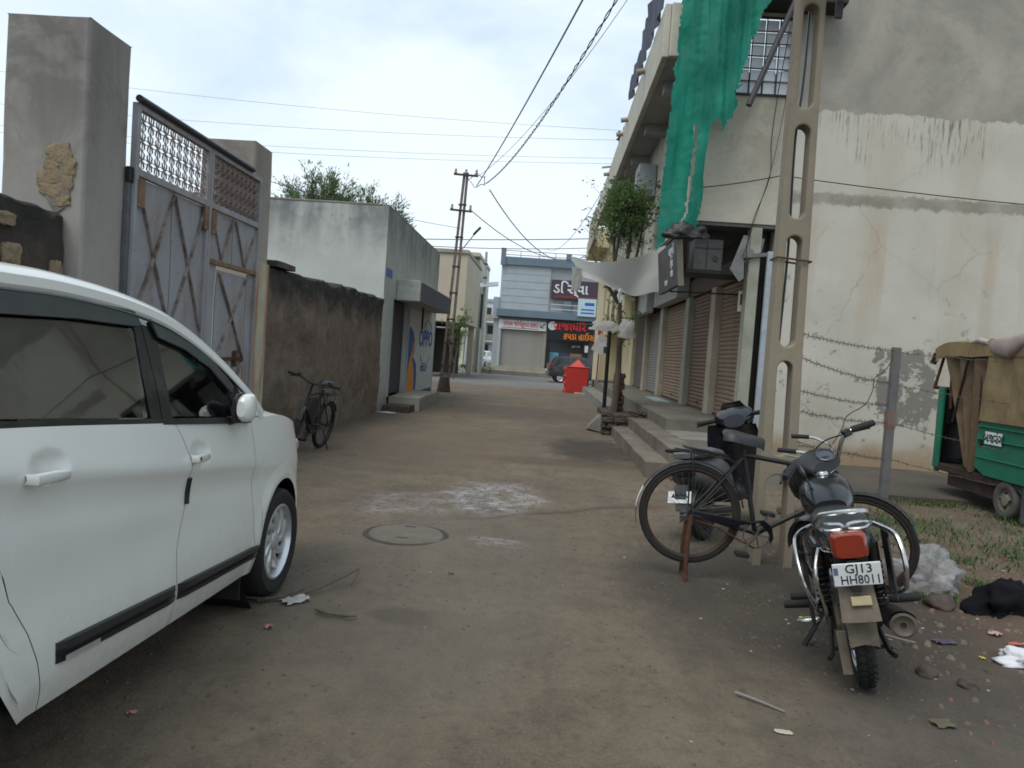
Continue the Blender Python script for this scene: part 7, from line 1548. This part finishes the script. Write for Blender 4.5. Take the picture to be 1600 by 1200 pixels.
mh = thing('manhole_cover', 'round concrete manhole cover set in the earth with two slots', 'manhole cover', (-1.01, 5.78, -.004))
b = MB(); b.lathe([(0,.017),(.20,.017),(.285,.014),(.298,.004),(.30,-.02)], 40); b.build('lid', plain('manhole_cement', (.125,.108,.086), .22, .95, scale=5, dirt=.4, dirtc=(.08,.068,.055), bump=.4), mh)
b = MB(); b.lathe([(.300,-.02),(.302,.004),(.322,.006),(.34,.002),(.36,-.02)], 40); b.lathe([(.299,-.004),(.303,-.004)], 40); b.build('rim', plain('manhole_dark_rim', (.045,.038,.032), .4, .95, scale=14), mh)
for y in (.19, -.17):
    b = MB(); b.box(-.045, .045, y-.014, y+.014, .0125, .0185); o = b.build('slot', M['ink'], mh)

# wire fence
wf = thing('wire_fence', 'rusty barbed wire strands strung from the slotted pole past a grey iron post', 'fence', (4.12, 8.9, 0))
b = LB(wf); b.box(4.075, 4.165, 8.855, 8.945, -.1, 1.88); b.build('post', plain('grey_iron_post', (.125,.122,.12), .25, .7, scale=5, dirt=.35, dirtc=(.15,.09,.06)), wf, bev=.008)
b = LB(wf); b.box(4.072, 4.168, 8.852, 8.948, .92, 1.12); b.build('rust_patch', plain('rust_stained_post', (.17,.13,.105), .4, .8, scale=14, dirt=.6, dirtc=(.19,.085,.045)), wf)
M['wire'] = plain('weathered_wire', (.11,.092,.08), .3, .7, .3)
def barbed(a, bq, sag, wob=.012, barbs=True, seed=0):
    Pn = [p + V((0, 0, wob*nz(i*.35+seed, seed))) for i, p in enumerate(wire(a, bq, sag, n=60))]
    b = LB(wf)
    for k in (0, 1): b.tube([p + V((0, .004*cos(i*1.3+k*pi), .004*sin(i*1.3+k*pi))) for i, p in enumerate(Pn)], .0022, 4)
    L = (V(bq)-V(a)).length; nb = int(L/.11)
    for i in range(1, nb):
        p = Pn[int(60*i/nb)]
        for k in range(2): b.tube([p + V((random.gauss(0,.01), random.gauss(0,.008), -.022)), p, p + V((random.gauss(0,.012), random.gauss(0,.008), .022))], .0017, 3)
    b.build('strand', M['wire'], wf)
for i, (z0, z1, sg_) in enumerate(((1.80,1.84,.02),(1.62,1.45,.03),(1.37,1.20,.03),(1.21,.98,.02),(.95,.55,.0))): barbed((1.93, 5.72, z0), (4.08, 8.87, z1), sg_, seed=i*3.1)
for i, (z0, z1) in enumerate(((1.82,1.86),(1.43,1.28),(.98,.60),(.55,.25))): barbed((4.16, 8.9, z0), (6.8, 8.0, z1), .05, seed=20+i*2.3)
b = LB(wf); P = [(4.06,8.84,1.78),(3.85,8.5,1.62),(3.55,8.1,1.5),(3.45,7.9,1.36),(3.25,7.6,1.22),(2.95,7.25,1.12),(2.85,7.1,1.0),(2.65,6.8,.86),(2.5,6.6,.74)]
b.tube([p + V((0,0,.02*nz(i*.8, 3))) for i, p in enumerate(spl(P, 5))], .0055, 5); b.build('loose_strand', M['rust'], wf)

ib_ = thing('insulator_bracket', 'angle iron bracket with two insulators on the far end of the balcony', 'bracket', (1.62, 22.0, 7.2))
b = LB(ib_); b.beam((1.25, 22, 7.12), (2.0, 22, 7.25), .05, .05); b.build('bar', M['galv'], ib_)
b = LB(ib_); b.beam((1.85, 22, 7.2), (1.68, 22, 8.0), .05, .05); b.beam((1.62, 22, 7.95), (1.98, 22, 8.25), .05, .05); b.beam((1.97, 22, 8.25), (1.92, 22, 7.3), .05, .05); b.build('frame', M['dark_metal'], ib_)
for x, z in ((1.68, 8.02), (1.82, 8.14)): b = LB(ib_); b.lathe([(0,.2),(.035,.19),(.05,.13),(.03,.1),(.055,.05),(.015,0)], 10, Matrix.Translation((x, 22, z))); b.build('insulator', M['dark_metal'], ib_)

# rubbish one can tell apart
def bag_mat():
    n = N('clear_plastic_bag'); tr = n.new('BsdfTransparent'); tr.inputs['Color'].default_value = (.9,.9,.9,1)
    n.fin((.50,.51,.51), .3); m = n.new('MixShader'); n.ln(n.ramp(n.noise(6, 5, .6), (.3,.18),(.7,.6)), m.inputs[0]); n.ln(tr.outputs[0], m.inputs[1]); n.ln(n.b.outputs[0], m.inputs[2]); n.ln(m.outputs[0], n.t.nodes['Material Output'].inputs['Surface']); n.bump(n.noise(14, 7, .7, 1.5), .8, .03); return n.m
M['bag'] = bag_mat()
def heap(name, label, cat, loc, sx, sy, sz, mat, seed, rough_=.35, sub=4, rz=0, ridge=0):
    bm = bmesh.new(); bmesh.ops.create_icosphere(bm, subdivisions=sub, radius=1)
    for v in bm.verts:
        p = v.co.copy(); d = nz(p.x*1.6+seed, p.y*1.6, p.z*1.6) + .55*abs(nz(p.x*3.5+seed, p.y*3.5, p.z*3.5+4)) - .25*abs(nz(p.x*7, p.y*7+seed, p.z*7))
        p *= 1 + rough_*d*1.4
        if p.z < -.25: p.z = -.25 + (p.z+.25)*.1
        v.co = V((p.x*sx, p.y*sy, (p.z+.26)*sz))
    me = bpy.data.meshes.new(name); bm.to_mesh(me); bm.free()
    for p in me.polygons: p.use_smooth = True
    me.materials.append(mat); o = bpy.data.objects.new(name, me); COL.objects.link(o); o.location = loc; o.rotation_euler = (0,0,rz); o['label'] = label; o['category'] = cat; return o
heap('plastic_bag', 'crumpled clear plastic bag lying on the bare earth right of the motorcycle', 'plastic bag', (2.86, 5.42, .0), .23, .18, .21, M['bag'], 3.3, .42, 5)
heap('black_rag', 'bundle of black rags caught at the lower edge of the green net', 'rag', (1.98, 11.5, 3.44), .27, .14, .16, M['black_dusty'], 4.2, .5, 4, -.2)
heap('white_sack', 'white plastic sack draped over the black post in front of the shutters', 'sack', (1.20, 15.35, 2.10), .33, .14, .15, M['tarp'], 9.4, .32, 5)
heap('white_sack', 'second smaller white sack bunched against the tree trunk above the planter', 'sack', (1.62, 15.3, 1.98), .17, .13, .27, M['tarp'], 6.2, .32, 5)
heap('black_bag', 'limp black cloth bag lying among the weeds beside the clear plastic bag', 'bag', (3.16, 5.0, .0), .26, .15, .15, plain('black_cloth', (.007,.007,.009), .3, .95, bump=.2, spec=.1), 7.7, .38, 4, .5)
heap('black_bag', 'smaller flat black cloth lying just behind the limp black cloth bag', 'bag', (3.42, 5.2, .0), .22, .16, .09, plain('black_cloth_flat', (.008,.008,.010), .3, .95, spec=.1), 2.1, .5, 4, .2)
heap('white_bag', 'torn white plastic bag lying farthest forward on the right hand earth', 'plastic bag', (2.75, 4.1, .0), .12, .11, .05, M['whitefar'], 5.1, .6, 4)
def scrap(name, label, x, y, sx, sy, c, seed, rz=0, cat='litter', h=.012, group=None):
    b = MB(); crumple(b, 1, 1, 7, .12, seed); b.v = [V((p.x*sx, p.z*sy, abs(p.y)*h*4+.004)) for p in b.v]
    o = b.build(name, plain(name+'_scrap', c, .2, .7, scale=20), None); o.location = (x, y, gz(x, y)+.002); o.rotation_euler = (0,0,rz); o['label'] = label; o['category'] = cat
    if group: o['group'] = group
    return o
scrap('paper_scrap', 'small printed cream ticket lying on the earth in the near foreground', 1.10, 3.06, .075, .035, (.42,.38,.27), 1.2, -.1, h=.001)
scrap('foil_wrapper', 'yellow green snack wrapper lying left of the motorcycle side stand', 1.70, 4.52, .075, .06, (.45,.50,.05), 3.1, .4, h=.02)
scrap('wrapper', 'purple and grey torn wrapper pile on the right, beyond the exhaust', 2.43, 4.33, .15, .07, (.06,.05,.075), 5.1, .2, h=.03)
scrap('paper_scrap', 'pinkish crumpled paper at the right edge near the black cloth bag', 2.80, 4.48, .075, .06, (.42,.27,.25), 6.1, .6, h=.03)
scrap('paper_scrap', 'red and white paper strip on the right earth below the pinkish paper', 2.85, 4.36, .10, .03, (.42,.10,.08), 7.1, .1)
scrap('wrapper', 'small yellow wrapper bit near the purple wrapper pile', 2.53, 4.13, .03, .03, (.5,.42,.05), 8.1, 0)
scrap('paper_scrap', 'pink paper bit lying on the ground beside the shadow of the white car', -1.33, 3.70, .045, .045, (.50,.22,.18), 9.1, .3, h=.03)
scrap('paper_scrap', 'pink paper bit in the near foreground under the rear door of the white car', -1.51, 2.75, .04, .03, (.46,.22,.18), 9.9, .3, h=.02)
scrap('paper_scrap', 'orange foil bit on the earth behind the clear plastic bag', 3.15, 6.3, .09, .06, (.48,.20,.05), 10.1, .3, h=.03)
scrap('paper_scrap', 'crumpled white paper on the ground at the foot of the doorstep of the plastered shop', -3.35, 15.6, .45, .22, (.50,.46,.46), 11.1, .2, h=.04)
scrap('paper_scrap', 'flat blue and white strip at the lower right corner of the ground', 2.25, 3.05, .02, .07, (.16,.16,.42), 12.1, .2, h=.004)
scrap('plastic_strip', 'grey white plastic strip lying by the front wheel of the white car', -1.33, 4.10, .16, .11, (.40,.38,.34), 13.1, .7, 'plastic strip', .04)
scrap('cloth_rag', 'muddy crumpled rag lying flat behind the motorcycle rear tyre', 1.85, 3.25, .1, .08, (.10,.085,.05), 14.2, .1, 'rag', .02)
def stick(name, label, pts, r, mat, cat='stick'):
    P = spl(pts, 5); c = P[0].copy(); b = MB(); b.tube([p-c for p in P], [r*(1-.5*i/len(P)) for i in range(len(P))], 6); o = b.build(name, mat, None); o.location = c; o['label'] = label; o['category'] = cat
stick('twig', 'thin bent twig arching up beside the front wheel of the white car', [(-1.52,4.02,.012),(-1.30,4.2,.015),(-1.15,4.42,.05),(-1.08,4.55,.07),(-1.09,4.42,.01)], .008, M['bark'])
stick('twig', 'dark rotten stick lying flat at the edge of the pothole stain', [(-1.16,3.96,.012),(-1.10,3.92,.014),(-1.04,3.915,.010),(-.97,3.90,.012),(-.93,3.93,.008)], .012, M['bark'])
stick('twig', 'short dark twigs tangled under the front wheel of the white car', [(-1.62,4.05,.015),(-1.45,4.05,.02),(-1.33,4.25,.015)], .010, M['bark'])
stick('stick', 'pale dry stick lying in the near foreground before the motorcycle', [(.98,3.38,.012),(1.07,3.31,.012),(1.16,3.23,.010)], .008, M['cement'])
stick('stick', 'pale peeled stick on the earth right of the motorcycle exhaust', [(2.05,4.35,.012),(2.15,4.27,.014),(2.22,4.24,.012)], .009, M['cement'])
for i, (x, y, s, lb) in enumerate(((2.08,4.2,.05,'dark lump of earth just right of the motorcycle tyre'), (2.08,3.84,.06,'larger of two dark clods on the right earth'), (2.22,3.72,.05,'flatter dark clod beside the larger one on the right earth'), (3.05,6.05,.09,'grey rounded stone on the weedy earth behind the clear plastic bag'), (2.5,5.62,.08,'half buried brick lump left of the clear plastic bag'), (2.75,5.0,.11,'flat brown stone under the near edge of the clear plastic bag'), (-.53,4.85,.022,'small black pebble on the bare alley floor beyond the pothole stain'), (1.62,4.12,.03,'small dark clod left of the motorcycle rear tyre'))):
    heap('stone', lb, 'stone', (x, y, gz(x, y)-.004), s, s*.8, s*.6, M['stone_warm'] if i in (3,) else M['brick'] if i == 4 else M['stone_dark'], i*4.1, .3, 3, i)
bk_t = thing('brick_pile', 'small heap of broken bricks behind the front wheel of the roadster bicycle', 'bricks', (2.75, 7.6, 0))
for i in range(9): piece(bk[i % 4], 'brick', bk_t, (random.uniform(-.3,.3), random.uniform(-.2,.25), .05+.05*(i % 3)), (random.uniform(-.3,.3), random.uniform(-.3,.3), random.uniform(0,3)), (.23, .11, .08))
# loose gravel, crumbs of litter, weeds: too many to count
random.seed(33)
peb = []
def scatter(n, fn, size, squash, mat, name, jitter=1.0, **kw):
    b = MB()
    for _ in range(n):
        x, y = fn(); s = size*random.uniform(.4, 1.3); z = gz(x, y); a = random.uniform(0, 6.28)
        vs = [V((x+s*cos(a+k*2*pi/5)*random.uniform(.7,1.2), y+s*sin(a+k*2*pi/5)*random.uniform(.7,1.2), z-.002)) for k in range(5)]
        vs += [V((x, y, z)) + (v - V((x, y, z)))*.55 + V((0,0,s*squash*random.uniform(.7,1.2))) for v in vs]
        b.add(vs, [(5,6,7,8,9)] + [(k, (k+1) % 5, 5+(k+1) % 5, 5+k) for k in range(5)])
    o = b.build(name, mat, None, ang=0); o['kind'] = 'stuff'; o['label'] = kw.get('label', ''); o['category'] = kw.get('category', 'litter'); return o
def rub():
    while True:
        x = random.uniform(1.9, 6.5); y = random.uniform(3.0, 9.3)
        if random.random() < min(1, max(0, (x-1.8)/1.6)) * (1 if y < 8 else .5) and not (x < 2.4 and y > 6.5): return x, y
def alley(): 
    x = random.uniform(-3.2, 2.0); return x, random.uniform(2.4, 14)
def edge(): 
    return (random.gauss(1.7, .55), random.gauss(4.9, 1.1))
scatter(2600, rub, .022, .7, plain('gravel_stones', (.15,.115,.085), .5, .95, scale=3), 'gravel', label='loose brown gravel over the weedy earth on the right', category='gravel')
scatter(1500, rub, .016, .6, plain('brick_crumbs', (.17,.085,.055), .5, .95, scale=3), 'brick_rubble', label='reddish brick crumbs over the weedy earth on the right', category='rubble')
scatter(3600, alley, .010, .55, plain('alley_grit', (.11,.09,.07), .5, .95, scale=3), 'grit', label='sparse dark grit over the alley floor', category='grit')
scatter(2000, edge, .010, .5, plain('edge_grit', (.09,.075,.06), .5, .95, scale=3), 'grit', label='grit and crumbs gathered round the motorcycle stand', category='grit')
scatter(190, lambda: rub() if random.random() < .85 else edge(), .016, .12, plain('paper_crumbs', (.36,.33,.29), .5, .8, scale=6), 'litter_crumbs', label='scattered pale paper and plastic crumbs on the earth', category='litter')
scatter(45, alley, .011, .15, plain('pink_crumbs', (.40,.24,.19), .4, .8, scale=4), 'litter_crumbs', label='scattered pinkish paper crumbs on the alley floor', category='litter')
b = MB()
PATCH = [(3.2,7.2,.5,.8,300),(4.0,7.6,.6,.9,430),(4.9,6.7,.5,.8,420),(5.7,7.6,.9,1.0,520),(4.3,6.6,.25,.5,200),(5.2,7.4,.3,.6,260),(3.6,7.9,.4,.4,160),(3.35,5.55,.14,.12,70),(3.0,5.05,.12,.10,60),(4.6,6.1,.6,.4,200),(3.6,6.3,.4,.3,120),(2.75,5.15,.15,.1,40),(5.4,8.5,.3,.3,150),(3.9,4.9,.3,.2,90),(4.9,9.2,.6,.2,200)]
for (cx, cy, rx, ry, n) in PATCH:
    for _ in range(int(n*1.9)):
        x = random.gauss(cx, rx*.5); y = random.gauss(cy, ry*.5); h = random.uniform(.025, .085); a = random.uniform(0, 6.28); w_ = random.uniform(.003,.007) if random.random() < .5 else random.uniform(.008,.016)
        p = V((x, y, gz(x, y)-.003)); d = V((cos(a), sin(a), 0)); q = V((-sin(a), cos(a), 0)); t_ = h*random.uniform(.4, 1.1)
        b.add([p-q*w_*.4, p+q*w_*.4, p + d*t_*.5 + q*w_*.5 + V((0,0,h*.7)), p + d*t_*.5 - q*w_*.5 + V((0,0,h*.7)), p + d*t_ + V((0,0,h*(.9 if w_ < .008 else .55)))], [(0,1,2,3),(3,2,4)])
g_ = b.build('grass', M['grass'], None, ang=0, recalc=False); g_['kind'] = 'stuff'; g_['label'] = 'patches of short weeds and grass on the earth by the auto rickshaw'; g_['category'] = 'grass'
